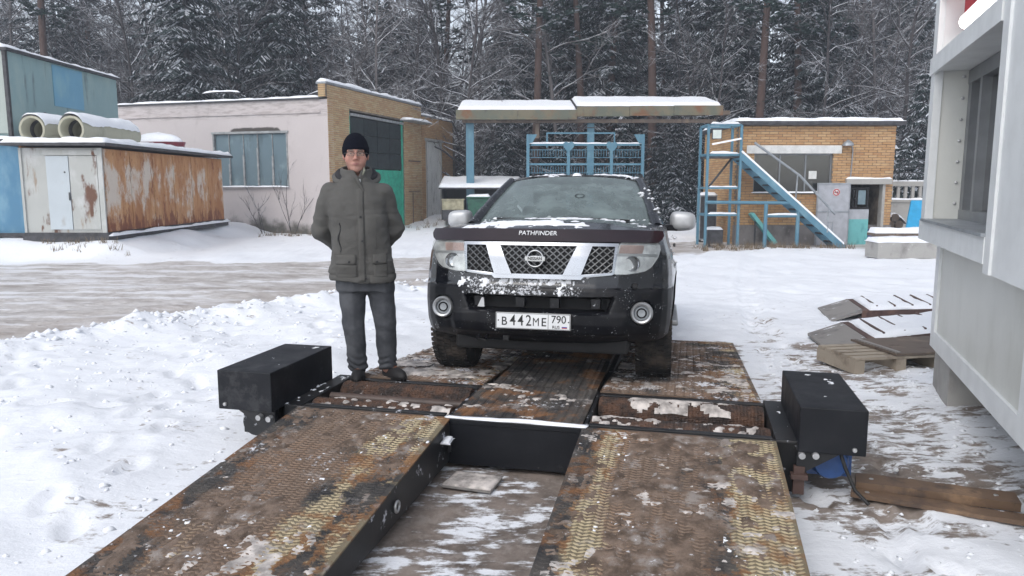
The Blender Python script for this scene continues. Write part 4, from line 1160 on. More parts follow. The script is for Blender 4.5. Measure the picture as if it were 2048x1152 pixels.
def plank(p, q, w, h, lab, mat):
    p, q = Vector(p), Vector(q); d = q-p
    o = thing('timber_plank', lab, 'plank', p, math.atan2(d.y, d.x), 'planks lying by the right motor box')
    L = d.length; pitch = (q.z-p.z)/L
    m = MB()
    nseg = 8
    vs = []; fs = []
    for k in range(nseg+1):
        x = L*k/nseg; j = lambda: random.uniform(-.003,.003)
        vs += [(x,0+j(),0+pitch*x),(x,w+j(),pitch*x),(x,w+j(),h+pitch*x+j()),(x,0+j(),h+pitch*x+j())]
    for k in range(nseg):
        a = 4*k
        fs += [(a,a+1,a+5,a+4),(a+1,a+2,a+6,a+5),(a+2,a+3,a+7,a+6),(a+3,a,a+4,a+7)]
    fs += [(0,3,2,1),(4*nseg,4*nseg+1,4*nseg+2,4*nseg+3)]
    m.add(vs, fs); m.build('beam', mat, o)
    m = MB()
    for x in (.08, L-.1): m.lathe([(0,.003),(.012,.002),(.014,-.004)], 8, (x, w*.5, h+pitch*x))
    m.split('nail_head', M_bolt, o)
    return o
plank((1.92,4.0,.005),(2.64,3.70,.01), .15, .05, 'thick wet timber beam lying from the motor box towards the booth', M_plank)
plank((1.86,3.93,-.005),(2.95,3.37,.0), .10, .025, 'thin plank half under snow in front of the thick beam', M_plank)

# bare shrubs and dead grass
def shrub(x, y, h, seed, lab):
    rr = random.Random(seed)
    o = thing('bare_shrub', lab, 'shrub', (x, y, float(gh(x, y))), 0, 'bare shrubs against the pink wall')
    m = MB(); tw = MB()
    def grow(p, d, L, r, lev, mm):
        pts = [p]
        for k in range(4):
            d = (d+Vector((rr.gauss(0,.12), rr.gauss(0,.12), rr.gauss(.04,.08)))).normalized(); pts.append(pts[-1]+d*L/4)
        mm.tube(pts, [r*.6, r*.5, r*.42, r*.33, r*.25], 5)
        if lev > 0:
            for k in range(5):
                q = pts[rr.randint(1,4)]
                grow(q, (d+Vector((rr.gauss(0,.5), rr.gauss(0,.5), rr.uniform(0,.5)))).normalized(), L*rr.uniform(.3,.55), r*.5, lev-1, tw)
    for k in range(3): grow(Vector((rr.gauss(0,.1), rr.gauss(0,.1), 0)), Vector((rr.gauss(0,.3), rr.gauss(0,.15), 1)).normalized(), h*rr.uniform(.7,1), .025, 2, m)
    m.build('stem', M_bark, o); tw.build('twig', M_bark, o)
x, y = wpt(-2.55, -.5); shrub(x, y, 1.5, 3, 'bare brown shrub leaning against the pink wall, left of two')
x, y = wpt(-1.35, -.5); shrub(x, y, 2.0, 4, 'taller bare brown shrub against the pink wall, right of two')
m = MB()
def tuft(x, y, n, h):
    z = float(gh(x, y))-.02
    for k in range(n):
        a = random.uniform(0, 2*PI); r = random.uniform(0, .12); s = random.uniform(.5, 1)*h
        p = (x+r*math.cos(a), y+r*math.sin(a), z); b = (p[0]+random.gauss(0,.35)*s, p[1]+random.gauss(0,.35)*s, z+s)
        m.add([(p[0]-.008,p[1],p[2]),(p[0]+.008,p[1],p[2]),b], [(0,1,2)])
for k in range(16): tuft(random.uniform(-12,-9.4), random.uniform(18.2,18.9), 8, .22)
for k in range(70): tuft(random.uniform(5.2,9.6), random.uniform(20.9,22.2), 9, .26)
for k in range(25): tuft(random.uniform(-9,-6.6), random.uniform(26.4,27.6), 8, .25)
for k in range(20): tuft(random.uniform(-5.4,-3.2), random.uniform(30,37), 8, .3)
kind(m.build('dead_grass_tufts', M_grass), 'stuff')
# ---------------------------------------------------------------- roller brake tester with its ramps
def crust(P, Nn, mask, th, jit=0.0, seed=0):
    """thin broken snow lying on a surface: P (m,n,3), kept where mask > 0"""
    Nn = np.broadcast_to(np.asarray(Nn, float), P.shape)
    h = th*np.where(mask > 0, np.clip(mask, 0, 1)**.7, np.clip(mask*1.5, -1, 0))
    Q = P+Nn*h[..., None]
    m = MB(); mm, n = mask.shape
    pos = mask > 0
    any_ = pos[:-1,:-1] | pos[1:,:-1] | pos[1:,1:] | pos[:-1,1:]
    idx = -np.ones(mask.shape, int); used = []
    for i, j in np.argwhere(any_):
        for a, b in ((i,j),(i+1,j),(i+1,j+1),(i,j+1)):
            if idx[a,b] < 0:
                idx[a,b] = len(used); used.append(tuple(Q[a,b]))
        m.f.append((idx[i,j], idx[i+1,j], idx[i+1,j+1], idx[i,j+1]))
    m.v = used; m.mk = [(0, 0)]
    return m
def flat_crust(x0, x1, y0, y1, zf, st, sx, sy, thr, th, seed, extra=None):
    xs, ys = np.arange(x0, x1, st), np.arange(y0, y1, st)
    X, Y = np.meshgrid(xs, ys, indexing='ij')
    mk = (.55*fbm(X*sx, Y*sy, 0, 4, seed)+.55*fbm(X*sx*6, Y*sy*6, 0, 3, seed+4))-thr
    if extra is not None: mk = mk+extra(X, Y)
    return crust(np.stack([X, Y, zf(X, Y)], -1), (0,0,1), mk*1.6, th)

CX, CU = -.96, 4.24
tx, ty = P2(CX, CU)
BT = thing('brake_tester', 'black steel roller brake tester set in the snowy yard, two roller pairs, motor boxes', 'brake tester', (tx, ty, 0), -AP)
ZT = .29
m = MB()
m.box(-1.5,1.6, .0,.045, 0,ZT-.006); m.box(-1.5,1.6, .74,.79, 0,ZT-.012)
m.box(-1.56,-1.445, .0,.80, 0,ZT); m.box(1.46,1.60, .0,.80, 0,ZT+.004)
m.box(-.465,-.44, .045,.74, .02,ZT-.01); m.box(.375,.40, .045,.74, .02,ZT-.01)
m.build('frame', M_frame, BT, bevel=.004)
m = MB(); m.box(-.46,.40, -.022,-.001, .0,ZT-.004); m.box(-.46,.40, -.03,-.022,ZT-.035,ZT-.004); m.build('front_beam', M_black, BT, bevel=.004)
MB().box(-1.44,1.45, .05,.735, .0,.03).build('pit_floor', M_dark_in, BT)
for x0, x1, s in ((-1.425,-.475,0),(.41,1.445,1)):
    for yc_, nm in ((.165,'roller'),(.605,'roller')):
        m = MB(); m.lathe([(0,0),(.098,0),(.102,.012),(.102,x1-x0-.012),(.098,x1-x0),(0,x1-x0)], 40, (x0,yc_,.198), 'x')
        r = m.build(nm, M_roller, BT, smooth=40)
        kb = MB()
        for i in range(int((x1-x0)/.034)):
            for j in range(20):
                a = 2*PI*(j+.5*(i % 2))/20
                if -.25*PI < ((a+PI) % (2*PI))-PI-PI/2 < .5*PI:
                    xx = x0+.02+i*.034; c, sn_ = math.cos(a), math.sin(a)
                    o_ = Vector((xx, yc_+.1015*c, .198+.1015*sn_)); tn = Vector((0,-sn_,c)); nn = Vector((0,c,sn_))
                    kb.add([o_+Vector((.012,0,0)), o_+tn*.008, o_-Vector((.012,0,0)), o_-tn*.008, o_+nn*.005], [(0,1,4),(1,2,4),(2,3,4),(3,0,4)])
        kind(kb.build('grip_studs', M_roller, r), 'stuff')
    m = MB(); m.tube([(x0,.385,.245-.04*s),(x1,.385,.245-.04*s)], .030, 14); m.build('sensing_bar', M_pipe_steel, BT, smooth=40)
    MB().box(x0,x1, .02,.062, ZT-.008,ZT+.004).build('edge_strip', M_frame, BT, bevel=.003)
def lentils(m, x0, x1, y0, y1, z, p=.031, py=.027):
    nx_, ny_ = int((x1-x0)/p), int((y1-y0)/py)
    for i in range(nx_):
        for j in range(ny_):
            x, y = x0+(i+.5)*p, y0+(j+.5)*py
            s = 1 if i % 2 else -1
            L_ = .0192; c, q_ = math.cos(s*.44), math.sin(s*.44); w = .0070
            A_ = ((-L_,0),(0,-w),(L_,0),(0,w)); h = .0042
            m.add([(x+a*c-b*q_, y+a*q_+b*c, z) for a, b in A_]+[(x+.66*(a*c-b*q_), y+.66*(a*q_+b*c), z+h) for a, b in A_], [(4,5,6,7),(0,1,5,4),(1,2,6,5),(2,3,7,6),(3,0,4,7)])
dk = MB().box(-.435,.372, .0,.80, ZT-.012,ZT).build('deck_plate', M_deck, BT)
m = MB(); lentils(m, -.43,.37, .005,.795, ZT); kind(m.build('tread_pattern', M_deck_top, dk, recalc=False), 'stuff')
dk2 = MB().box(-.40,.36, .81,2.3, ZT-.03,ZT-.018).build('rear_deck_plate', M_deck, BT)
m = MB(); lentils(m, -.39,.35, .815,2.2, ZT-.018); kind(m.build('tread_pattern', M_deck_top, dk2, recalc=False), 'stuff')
m = MB(); m.box(-.44,-.40,.80,2.3,.0,ZT-.06); m.box(.36,.40,.80,2.3,.0,ZT-.06); m.split('deck_bearer', M_frame, BT)
snow_cap(60,4,-.455,.40,-.028,.010,lambda x,y: ZT+.001+0*x,.011,91,rough=.8,edge=.012).build('edge_snow', M_snow, BT, smooth=180)
kind(flat_crust(-1.43,-.47,.01,.30,lambda X,Y: .201+np.sqrt(np.maximum(.103**2-(Y-.165)**2,1e-6)),.011,3.5,5,.22,.012,93).build('roller_snow', M_clod, BT, smooth=180), 'stuff')
kind(flat_crust(.42,1.44,.51,.70,lambda X,Y: .201+np.sqrt(np.maximum(.103**2-(Y-.605)**2,1e-6)),.011,2.6,3,.48,.008,95,lambda X,Y: .25*np.exp(-((X-.85)/.3)**2)).build('roller_snow', M_clod, BT, smooth=180), 'stuff')
kind(flat_crust(.42,1.44,.07,.26,lambda X,Y: .201+np.sqrt(np.maximum(.103**2-(Y-.165)**2,1e-6)),.011,3,5,.30,.012,97).build('roller_snow', M_clod, BT, smooth=180), 'stuff')
kind(flat_crust(-.43,.37,.0,.79,lambda X,Y: ZT+.0015+0*X,.012,3,4,.50,.014,99).build('deck_snow', M_clod, BT, smooth=180), 'stuff')

for nm, x0, x1, y0, y1, z0, z1 in (('motor_cover',-1.945,-1.565,-.14,.69,.275,.53),('motor_cover',1.57,1.915,-.05,.79,.25,.505)):
    m = MB(); m.box(x0,x1,y0,y1,z0,z1); cv = m.build(nm, M_black, BT, bevel=.006)
    m = MB(); bx = x0+.05 if x0 < 0 else x1-.06
    m.lathe([(0,y0-.014),(.011,y0-.012),(.013,y0-.001)], 10, (bx,0,z0+.035), 'y')
    m.build('bolt', M_bolt, cv)
    kind(flat_crust(x0+.01,x1-.01,y0+.02,y1-.02,lambda X,Y,z1=z1: z1+0*X,.010,5,5,.95 if x0 < 0 else .85,.006,int(101+x0)).build('snow_flakes', M_snow, cv, smooth=180), 'stuff')
    mx = x0+.19
    g = MB(); g.lathe([(0,0),(.085,0),(.10,.03),(.10,.42),(.07,.46),(0,.46)], 20, (mx,y0+.10,.165), 'y')
    for k in range(10): g.box(mx-.118,mx+.118,y0+.16+k*.034,y0+.166+k*.034,.075,.255)
    g.build('gear_motor', M_blue_motor if x0 > 0 else M_frame, BT, smooth=40)
    sgn = 1 if x0 > 0 else -1
    xi = x0 if x0 > 0 else x1
    g = MB(); g.prism([(xi,.27),(xi+sgn*.26,.27),(xi,.10)], y0+.03,y0+.045,'y'); g.prism([(xi,.27),(xi+sgn*.26,.27),(xi,.10)], y1-.05,y1-.035,'y'); g.split('bracket', M_frame, BT)
    g = MB(); g.box(xi+sgn*.015-.03,xi+sgn*.015+.03,y0+.02,y0+.09,.0,.16); g.box(xi+sgn*.015-.045,xi+sgn*.015+.045,y0+.0,y0+.10,.09,.12); g.split('foot', M_rustsheet, BT, bevel=.004)
    g = MB()
    if x0 > 0: g.tube([(xi+sgn*.22,y0+.05,.26),(xi+sgn*.25,y0+.02,.17),(xi+sgn*.30,y0+.0,.06),(xi+sgn*.36,y0-.06,.01)], .010, 8).build('cable', M_rubber, BT, smooth=60)
    g = MB(); g.lathe([(0,y0-.02),(.018,y0-.02),(.018,y0+.02),(0,y0+.02)], 10, (xi+sgn*.02,0,.235), 'y'); g.lathe([(0,y0-.02),(.018,y0-.02),(.018,y0+.02),(0,y0+.02)], 10, (xi+sgn*.09,0,.24), 'y'); g.split('bolt', M_bolt, BT)
    kind(flat_crust(min(xi,xi-sgn*.10),max(xi,xi-sgn*.10),.0,.78,lambda X,Y: ZT+.0005+0*X,.010,9,5,.45,.010,int(111+x0)).build('junction_snow', M_snow, BT, smooth=180), 'stuff')

SL = math.atan2(.285, 3.3)
def ramp(lab, xc, hw, mat, top, entry=True, nm='entry_ramp', y0=0.0, L=3.3):
    wx, wy = P2(CX+xc, CU+y0)
    o = thing(nm, lab, 'ramp', (wx, wy, ZT-.002), -AP)
    o.rotation_euler = (SL if entry else -SL, 0, -AP)
    s = -1 if entry else 1
    Y0, Y1 = (-L, -.004) if entry else (.004, L)
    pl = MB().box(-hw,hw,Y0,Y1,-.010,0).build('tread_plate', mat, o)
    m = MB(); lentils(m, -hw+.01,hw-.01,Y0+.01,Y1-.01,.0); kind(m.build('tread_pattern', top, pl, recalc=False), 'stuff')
    for x in (-hw, hw-.05):
        m = MB()
        a = [(s*.006,-.012),(s*L,-.012),(s*L,-.016),(s*.006,-.268)]
        m.prism([(p[0], p[1]) for p in a], x+.004, x+.046, 'x'); m.build('side_beam', M_frame, o, bevel=.003)
    m = MB()
    for y in (.8, 1.7): m.box(-hw+.052,hw-.052,min(s*y,s*(y+.05)),max(s*y,s*(y+.05)),-.05,-.013)
    m.split('cross_member', M_frame, o)
    return o
rl = ramp('left entry ramp, muddy brown tread plate with black edge strip, nearest the snow', -.945, .515, M_tread, M_tread_top)
rr_ = ramp('right entry ramp, rusty tread plate with cream paint left on both edges', .92, .54, M_tread2, M_tread2_top)
x_in = .515-.002
m = MB(); n_ = 28
vs, fs = [], []
for k in range(n_):
    a = 2*PI*k/n_
    for j in range(8):
        b = 2*PI*j/8; rr0 = .026+.008*math.cos(b)
        vs.append((x_in+.012+.008*math.sin(b), -.92+rr0*math.cos(a), -.105+rr0*math.sin(a)))
for k in range(n_):
    for j in range(8): fs.append((k*8+j, k*8+(j+1) % 8, ((k+1) % n_)*8+(j+1) % 8, ((k+1) % n_)*8+j))
m.add(vs, fs); m.build('lifting_ring', M_bolt, rl, smooth=180)
m = MB(); m.box(x_in,x_in+.06,-.20,-.12,-.10,-.085); m.bar((x_in+.04,-.16,-.09),(x_in+.04,-.16,-.15),.02); bk = m.build('ramp_hook', M_frame, rl)
c = snow_cap(8,8,x_in,x_in+.06,-.21,-.11,lambda x,y: -.085+0*x,.02,7,edge=.02); c.build('snow', M_snow, bk, smooth=180)
for o_, hw, sd, th_ in ((rl,.515,121,.36),(rr_,.54,127,.34)):
    kind(flat_crust(-hw,hw,-3.2,-.03,lambda X,Y: .0015+0*X,.013,2.6,2.6,th_+.30,.006,sd).build('snow_patches', M_clod, o_, smooth=180), 'stuff')
    kind(flat_crust(-hw,hw,-3.2,-.03,lambda X,Y: .0015+0*X,.008,9,9,.92,.008,sd+2).build('snow_flakes', M_snow, o_, smooth=180), 'stuff')
kind(flat_crust(-.515,.515,-3.2,-2.0,lambda X,Y: .0015+0*X,.014,2,2,.42,.012,131,lambda X,Y: .5*sstep(-2.2,-2.9,Y)).build('snow_patches', M_snow, rl, smooth=180), 'stuff')
for o_, hw, sd, ct in ((rl,.515,161,-.08),(rr_,.54,167,-.06)):
    kind(flat_crust(-hw+.02,hw-.02,-3.25,-.03,lambda X,Y: -.0005+0*X,.011,2.4,1.6,.16,.010,sd,lambda X,Y,ct=ct: .42*np.exp(-((X-ct)/.24)**2)-.22).build('caked_mud', M_mud, o_, smooth=180), 'stuff')
    kind(flat_crust(-hw+.02,hw-.02,-3.25,-.03,lambda X,Y: .0005+0*X,.011,5,4,.40,.009,sd+3,lambda X,Y,ct=ct: .15*np.exp(-((X-ct)/.3)**2)).build('mud_clumps', M_mud, o_, smooth=180), 'stuff')
el = ramp('left exit ramp under the front wheel and the standing person, muddy plate', -.945, .50, M_exit, M_exit_top, False, 'exit_ramp', .79)
er = ramp('right exit ramp under the other front wheel, greyish dirty plate', .92, .53, M_exit, M_exit_top, False, 'exit_ramp', .79)
for o_, sd, th_ in ((el,141,.12),(er,147,.22)):
    kind(flat_crust(-.5,.5,.02,2.4,lambda X,Y: .0015+0*X,.016,2.2,3.2,th_,.016,sd).build('trodden_snow', M_clod, o_, smooth=180), 'stuff')
x, y = -.21, 4.16
o = thing('small_board', 'small snow-dusted flat board on the mud below the black front beam', 'board', (x, y, float(gh(x,y))+.012), R(-18))
MB().box(-.17,.13,-.11,.10,.0,.018).build('sheet', M_greyboard, o, bevel=.003)
snow_cap(14,10,-.17,.13,-.11,.10,lambda a,b: .0185+0*a,.010,151,edge=.03).build('snow', M_clod, o, smooth=180)
# ---------------------------------------------------------------- the black off-road car
AC = R(11.9)
ox, oy = P2(-1.03, 5.8)
CAR = thing('parked_car', 'black off-road car with chrome grille and white number plate on the brake tester', 'car', (ox, oy, .224), -AC)
CAR.rotation_euler = (R(-4.4), 0, -AC)     # nose up: it is leaving the tester by the exit ramps
# local: x to the viewer's right, y rearward, z up, origin on the ground below the front axle
t = NT('black_car_paint')
c = t.mix(t.step(t.noise(2.2, 7, .65), .5, .75), (.004,.005,.008), (.015,.015,.018))
sx_, sy_, sz_ = t.sep(t.co())
dm_ = t.math('MULTIPLY', t.math('MULTIPLY', t.step(sx_, -.62, -.45), t.step(sx_, .42, .12)), t.math('MULTIPLY', t.math('MULTIPLY', t.step(sz_, .645, .67), t.step(sz_, .80, .75)), t.step(sy_, -.55, -.65)))
dn_ = t.math('ADD', t.math('MULTIPLY', t.noise(75, 4, .65), .62), t.math('MULTIPLY', t.noise(11, 4, .6), .38))
c = t.mix(t.math('MULTIPLY', t.step(t.math('MULTIPLY_ADD', dm_, .105, dn_), .60, .66), .75), c, (.66,.68,.72))
t.set(c, t.math('MULTIPLY_ADD', t.step(t.noise(3, 6, .6), .4, .7), .22, .14), spec=.5, **{'Coat Weight': .6, 'Coat Roughness': .1}); M_paint = t.m
t = NT('black_bumper_plastic')
c = t.mix(t.step(t.noise(5, 7, .65), .45, .8), (.005,.0055,.008), (.018,.0175,.018))
sx_, sy_, sz_ = t.sep(t.co())
dm_ = t.math('MULTIPLY', t.math('MULTIPLY', t.step(sx_, -.62, -.45), t.step(sx_, .42, .12)), t.math('MULTIPLY', t.math('MULTIPLY', t.step(sz_, .645, .67), t.step(sz_, .80, .75)), t.step(sy_, -.55, -.65)))
dn_ = t.math('ADD', t.math('MULTIPLY', t.noise(75, 4, .65), .62), t.math('MULTIPLY', t.noise(11, 4, .6), .38))
c = t.mix(t.math('MULTIPLY', t.step(t.math('MULTIPLY_ADD', dm_, .105, dn_), .60, .66), .75), c, (.66,.68,.72))
t.set(c, .38, spec=.3); M_bump = t.m
M_chrome = plain('chrome_trim', (.42,.435,.46), .20, 1.0, var=.08)
M_dull = plain('dull_silver', (.42,.43,.44), .35, .6, var=.15)
M_purple = plain('dark_purple_plastic', (.016,.008,.011), .12, var=.2, spec=.6)
M_meshw = plain('grille_wire', (.16,.165,.17), .35, .7)
M_reflect = plain('headlight_reflector', (.78,.79,.79), .25, .5, var=.25, scale=14)
M_amber = plain('indicator_pinkish', (.42,.30,.27), .3, .2)
M_white = plain('plate_white', (.72,.73,.74), .4, var=.04)
M_ink = plain('plate_black_ink', (.01,.01,.011), .5)
M_fblue = plain('flag_blue', (.02,.08,.42), .5); M_fred = plain('flag_red', (.5,.02,.03), .5)
M_mirror = plain('silver_mirror_shell', (.50,.51,.52), .4, .3, var=.12)
M_cloth = plain('seat_cloth', (.028,.03,.032), .9, var=.3)
t = NT('muddy_tyre'); c = t.mix(t.step(t.noise(7, 6, .65), .42, .7), (.014,.014,.014), (.075,.06,.05))
t.set(t.mix(t.step(t.noise(13, 6, .7), .64, .70), c, (.5,.5,.51)), .85).bump(t.noise(60, 4), .3, .006); M_wtyre = t.m

def ycen(z): return np.interp(z, [.28,.34,.40,.46,.55,.64,.70,.74,.80,.92,1.02,1.06,1.12], [-.70,-.79,-.845,-.868,-.876,-.876,-.872,-.853,-.845,-.832,-.805,-.785,-.755])
def yfront(x, z): return ycen(z)+.30*(np.abs(x)/.92)**3
def wz(z): return np.interp(z, [.25,.45,.60,.80,.95,1.05,1.2], [.955,.99,1.0,1.0,.985,.95,.915])
# plan outline (x, dy) of the right half
ol = [(0,0),(.2,.004),(.4,.0247),(.55,.064),(.68,.121),(.78,.183),(.84,.236),(.88,.30),(.905,.38),(.918,.48),(.922,.62),(.922,.9),(.915,1.3),(.905,2.2),(.905,3.4),(.895,4.2),(.87,4.5)]
oa = np.array(ol); sl = np.concatenate([[0], np.cumsum(np.hypot(*np.diff(oa, axis=0).T))])
def outline(n0, n1, n2):
    s = np.concatenate([np.linspace(0, sl[9], n0)[:-1], np.linspace(sl[9], sl[12], n1)[:-1], np.linspace(sl[12], sl[-1], n2)])
    return np.interp(s, sl, oa[:,0]), np.interp(s, sl, oa[:,1])
hx, hy = outline(90, 46, 60)
OX = np.concatenate([-hx[::-1][:-1], hx]); OD = np.concatenate([hy[::-1][:-1], hy])
def ztop(y): return np.interp(y, [-.85,-.62,-.45,-.2,.35,.6,3.9], [1.045,1.07,1.115,1.14,1.175,1.18,1.20])
def zbot(x, y):
    b = np.interp(y, [-.9,-.6,-.42,3.2,3.9], [.315,.35,.40,.40,.45])
    for c0 in (0, 2.85):
        d = .455**2-(y-c0)**2
        b = np.where(d > 0, np.maximum(b, .37+np.sqrt(np.maximum(d, 0))), b)
    return b
NV = 64
def body_pts(off=0.0):
    T = np.linspace(0, 1, NV)
    Y0 = OD-.85
    zt, zb = ztop(Y0), zbot(OX, Y0)
    Zg = zb[None,:]+(zt-zb)[None,:]*T[:,None]
    fr = sstep(1.0, .3, OD)[None,:]
    Xg = OX[None,:]*wz(Zg)
    Yg = OD[None,:]+ycen(Zg)*fr+(-.85)*(1-fr)
    a = np.abs(OX)[None,:]
    # lower air intake, plate shelf, lamp recesses, groove under the grille panel
    m1 = sstep(.53,.50,a+.35*(.65-Zg))*sstep(.545,.56,Zg)*sstep(.655,.64,Zg)*fr
    m2 = sstep(.66,.60,a)*sstep(.37,.40,Zg)*sstep(.545,.53,Zg)*fr
    m3 = sstep(.088,.076,np.hypot(a-.707, Zg-.548))*fr
    m4 = np.exp(-((Zg-.708)/.006)**2)*fr
    m5 = sstep(.36,.33,Zg)*fr
    Yg = Yg+.12*m1-.022*m2+.045*m3+.010*m4+.03*m5
    flare = np.zeros_like(Zg)
    for c0 in (0, 2.85):
        rr0 = np.hypot(Yg-c0, Zg-.37); flare = np.maximum(flare, sstep(.55,.50,rr0)*(Zg > .36))
    Xg = Xg+np.sign(OX)[None,:]*(.022*flare+off)*sstep(.55,.9,OD)[None,:]
    return np.stack([Xg, Yg, Zg], -1)
BP = body_pts()
ib = 0
T = np.linspace(0, 1, NV); Zg = BP[...,2]
# split: bumper (front, below the groove) / painted body
m_b, m_p = [], []
n = BP.shape[1]
for i in range(NV-1):
    for j in range(n-1):
        f = (i*n+j, i*n+j+1, (i+1)*n+j+1, (i+1)*n+j)
        (m_b if (BP[i,j,2] < .708 and BP[i,j,1] < -.36) else m_p).append(f)
def sub(name, fs, mat, sm=60):
    u = sorted({k for f in fs for k in f}); mp = {k: i for i, k in enumerate(u)}
    V = BP.reshape(-1,3)
    return mesh_obj(name, V[u], [tuple(mp[k] for k in f) for f in fs], mat, CAR, smooth=sm)
sub('body', m_p, M_paint); sub('front_bumper', m_b, M_bump)
# rear closing panel
e0, e1 = BP[:,0], BP[:,-1]
m = MB(); m.grid(np.stack([e0, e0*.5+e1*.5+np.array([0,.10,0]), e1], 1)); m.build('tailgate', M_paint, CAR, smooth=60)
# hood: rows between matching points of the outline, up to the cowl
sel = np.where((OX[len(hx)-1:] >= 0) & (OD[len(hx)-1:]-.85 <= .40))[0]
rows_ = []
for s in sel:
    xx, dd = hx[s], hy[s]; yy = dd-.85
    top = BP[-1, len(hx)-1+s]; xe = max(top[0], .0); ye, ze = top[1], top[2]
    uu = np.linspace(-1, 1, 41)
    X_ = uu*xe
    crown = .045*(1-np.abs(uu)**2.2)*sstep(-.80,-.50,ye)+.018*sstep(.62,.50,np.abs(X_)/.92)*sstep(-.7,-.3,ye)
    rows_.append(np.stack([X_, ye+0*X_, ze+crown], -1))
HR = np.array(rows_)
m = MB(); m.grid(HR); m.build('hood', M_paint, CAR, smooth=50)
def hoodz(x, y):
    r = np.clip(np.interp(y, HR[:,20,1], np.arange(len(HR))), 0, len(HR)-1).astype(int)
    xe = np.maximum(HR[r,-1,0], .01); uu = np.clip(x/xe, -1, 1)
    k = np.clip(((uu+1)*20).round().astype(int), 0, 40)
    return HR[r,k,2]

def patch(zs, xl, xr, nu, off, thick, name, mat, parent=CAR, nv=None, smooth=45, lean=None):
    """a shell following the car's nose between x = xl(z) and x = xr(z)"""
    nv = nv or max(2, int((zs[-1]-zs[0])/.015)+1)
    Z = np.linspace(zs[0], zs[-1], nv); L = np.interp(Z, zs, xl); Rr = np.interp(Z, zs, xr)
    U = np.linspace(0, 1, nu)
    X = L[:,None]+(Rr-L)[:,None]*U[None,:]; ZZ = Z[:,None]+0*X
    Y = yfront(X, ZZ)
    if lean is not None: Y = Y+lean(X, ZZ)
    A_ = np.stack([X, Y-off, ZZ], -1); B_ = np.stack([X, Y-off+thick, ZZ], -1)
    m = MB(); m.grid(A_)
    b0 = len(m.v); nn = nv*nu; m.v += [tuple(p) for p in B_.reshape(-1,3)]
    bd = [j for j in range(nu)]+[i*nu+nu-1 for i in range(1,nv)]+[(nv-1)*nu+j for j in range(nu-2,-1,-1)]+[i*nu for i in range(nv-2,0,-1)]
    for k in range(len(bd)):
        a, b = bd[k], bd[(k+1) % len(bd)]; m.f.append((a, b, b0+b, b0+a))
    return m.build(name, mat, parent, smooth=smooth)

# chrome grille with three mesh openings
gf = MB()
def gpatch(zs, xl, xr, nu, off=.030, thick=.034):
    o_ = patch(zs, xl, xr, nu, off, thick, 'tmp', M_chrome)
    b = len(gf.v); gf.v += [tuple(v.co) for v in o_.data.vertices]; gf.f += [tuple(b+i for i in p.vertices) for p in o_.data.polygons]
    me = o_.data; bpy.data.objects.remove(o_); bpy.data.meshes.remove(me)
gpatch([1.000,1.022],[-.545,-.545],[.545,.545],50)
gpatch([.772,.805],[-.30,-.335],[.30,.335],30,.034)
for s in (-1, 1):
    def SS(a, b): return (a, b) if s > 0 else ([-q for q in b], [-q for q in a])
    l, r = SS([.175,.268],[.300,.372]); gpatch([.800,1.002], l, r, 8, .040, .044)
    l, r = SS([.505,.520],[.520,.545]); gpatch([.812,1.002], l, r, 4)
    l, r = SS([.29,.30,.42,.50],[.30,.52,.522,.522])
    zz = [.790,.803,.812,.824]; l, r = SS([.26,.28,.33,.505],[.36,.50,.52,.522]); gpatch(zz, l, r, 8)
gf.build('grille_frame', M_chrome, CAR, smooth=40, bevel=.003)
def inC(x, z): w = np.interp(z, [.803,1.0], [.178,.270]); return abs(x) < w and .803 < z < 1.0
def inS(x, z): a = np.interp(z, [.815,1.0], [.305,.374]); b = np.interp(z, [.815,1.0], [.506,.521]); return a < abs(x) < b and .818 < z < 1.0
patch([.80,1.002],[-.53,-.53],[.53,.53],40,.004,.002,'grille_backing',M_dark_in)
gm = MB(); P_ = .052
for sgn in (-1, 1):
    for k in range(-40, 41):
        run = []
        for z in np.arange(.80, 1.003, .006):
            x = k*P_+sgn*(z-.9)*1.15
            if abs(x) < .53 and (inC(x, z) or inS(x, z)): run.append((x, float(yfront(x, z))-.016, z))
            else:
                if len(run) > 2: gm.tube(run[::3]+[run[-1]], .0045, 5)
                run = []
        if len(run) > 2: gm.tube(run[::3]+[run[-1]], .0045, 5)
kind(gm.build('grille_mesh', M_meshw, CAR, smooth=60, recalc=False), 'stuff')
ye = float(yfront(0, .91))-.05
em = MB()
n_ = 40; vs, fs = [], []
for k in range(n_):
    a = 2*PI*k/n_
    for j, (dr, dy) in enumerate(((-.009,.0),(-.004,-.012),(.004,-.012),(.009,.0),(.009,.02),(-.009,.02))):
        vs.append(((.055+dr)*math.cos(a)-.012, ye+dy, .91+(.055+dr)*math.sin(a)))
for k in range(n_):
    for j in range(6): fs.append((k*6+j, k*6+(j+1) % 6, ((k+1) % n_)*6+(j+1) % 6, ((k+1) % n_)*6+j))
em.add(vs, fs); em.box(-.082,.058, ye-.017,ye+.012, .894,.926); em.box(-.05,.03,ye+.012,ye+.055,.89,.93)
eo = em.build('badge', M_chrome, CAR, smooth=40, bevel=.0015)
text('badge_lettering', 'NISSAN', .028, M_ink, eo, (-.012, ye-.0185, .910), ext=.0015, sx=1.05, bold=.0006)
# hood stone guard with lettering
patch([1.030,1.05,1.085,1.116],[-.80,-.83,-.845,-.83],[.80,.83,.845,.83],60,.035,.012,'hood_guard',M_purple,lean=lambda X,Z: (Z-1.03)*.25)
text('guard_lettering', 'PATHFINDER', .050, M_white, CAR, (-.012, float(yfront(0,1.084))-.035+.0135-.003, 1.084), rot=(R(90-36),0,0), ext=.0015, sx=.92, bold=.0)
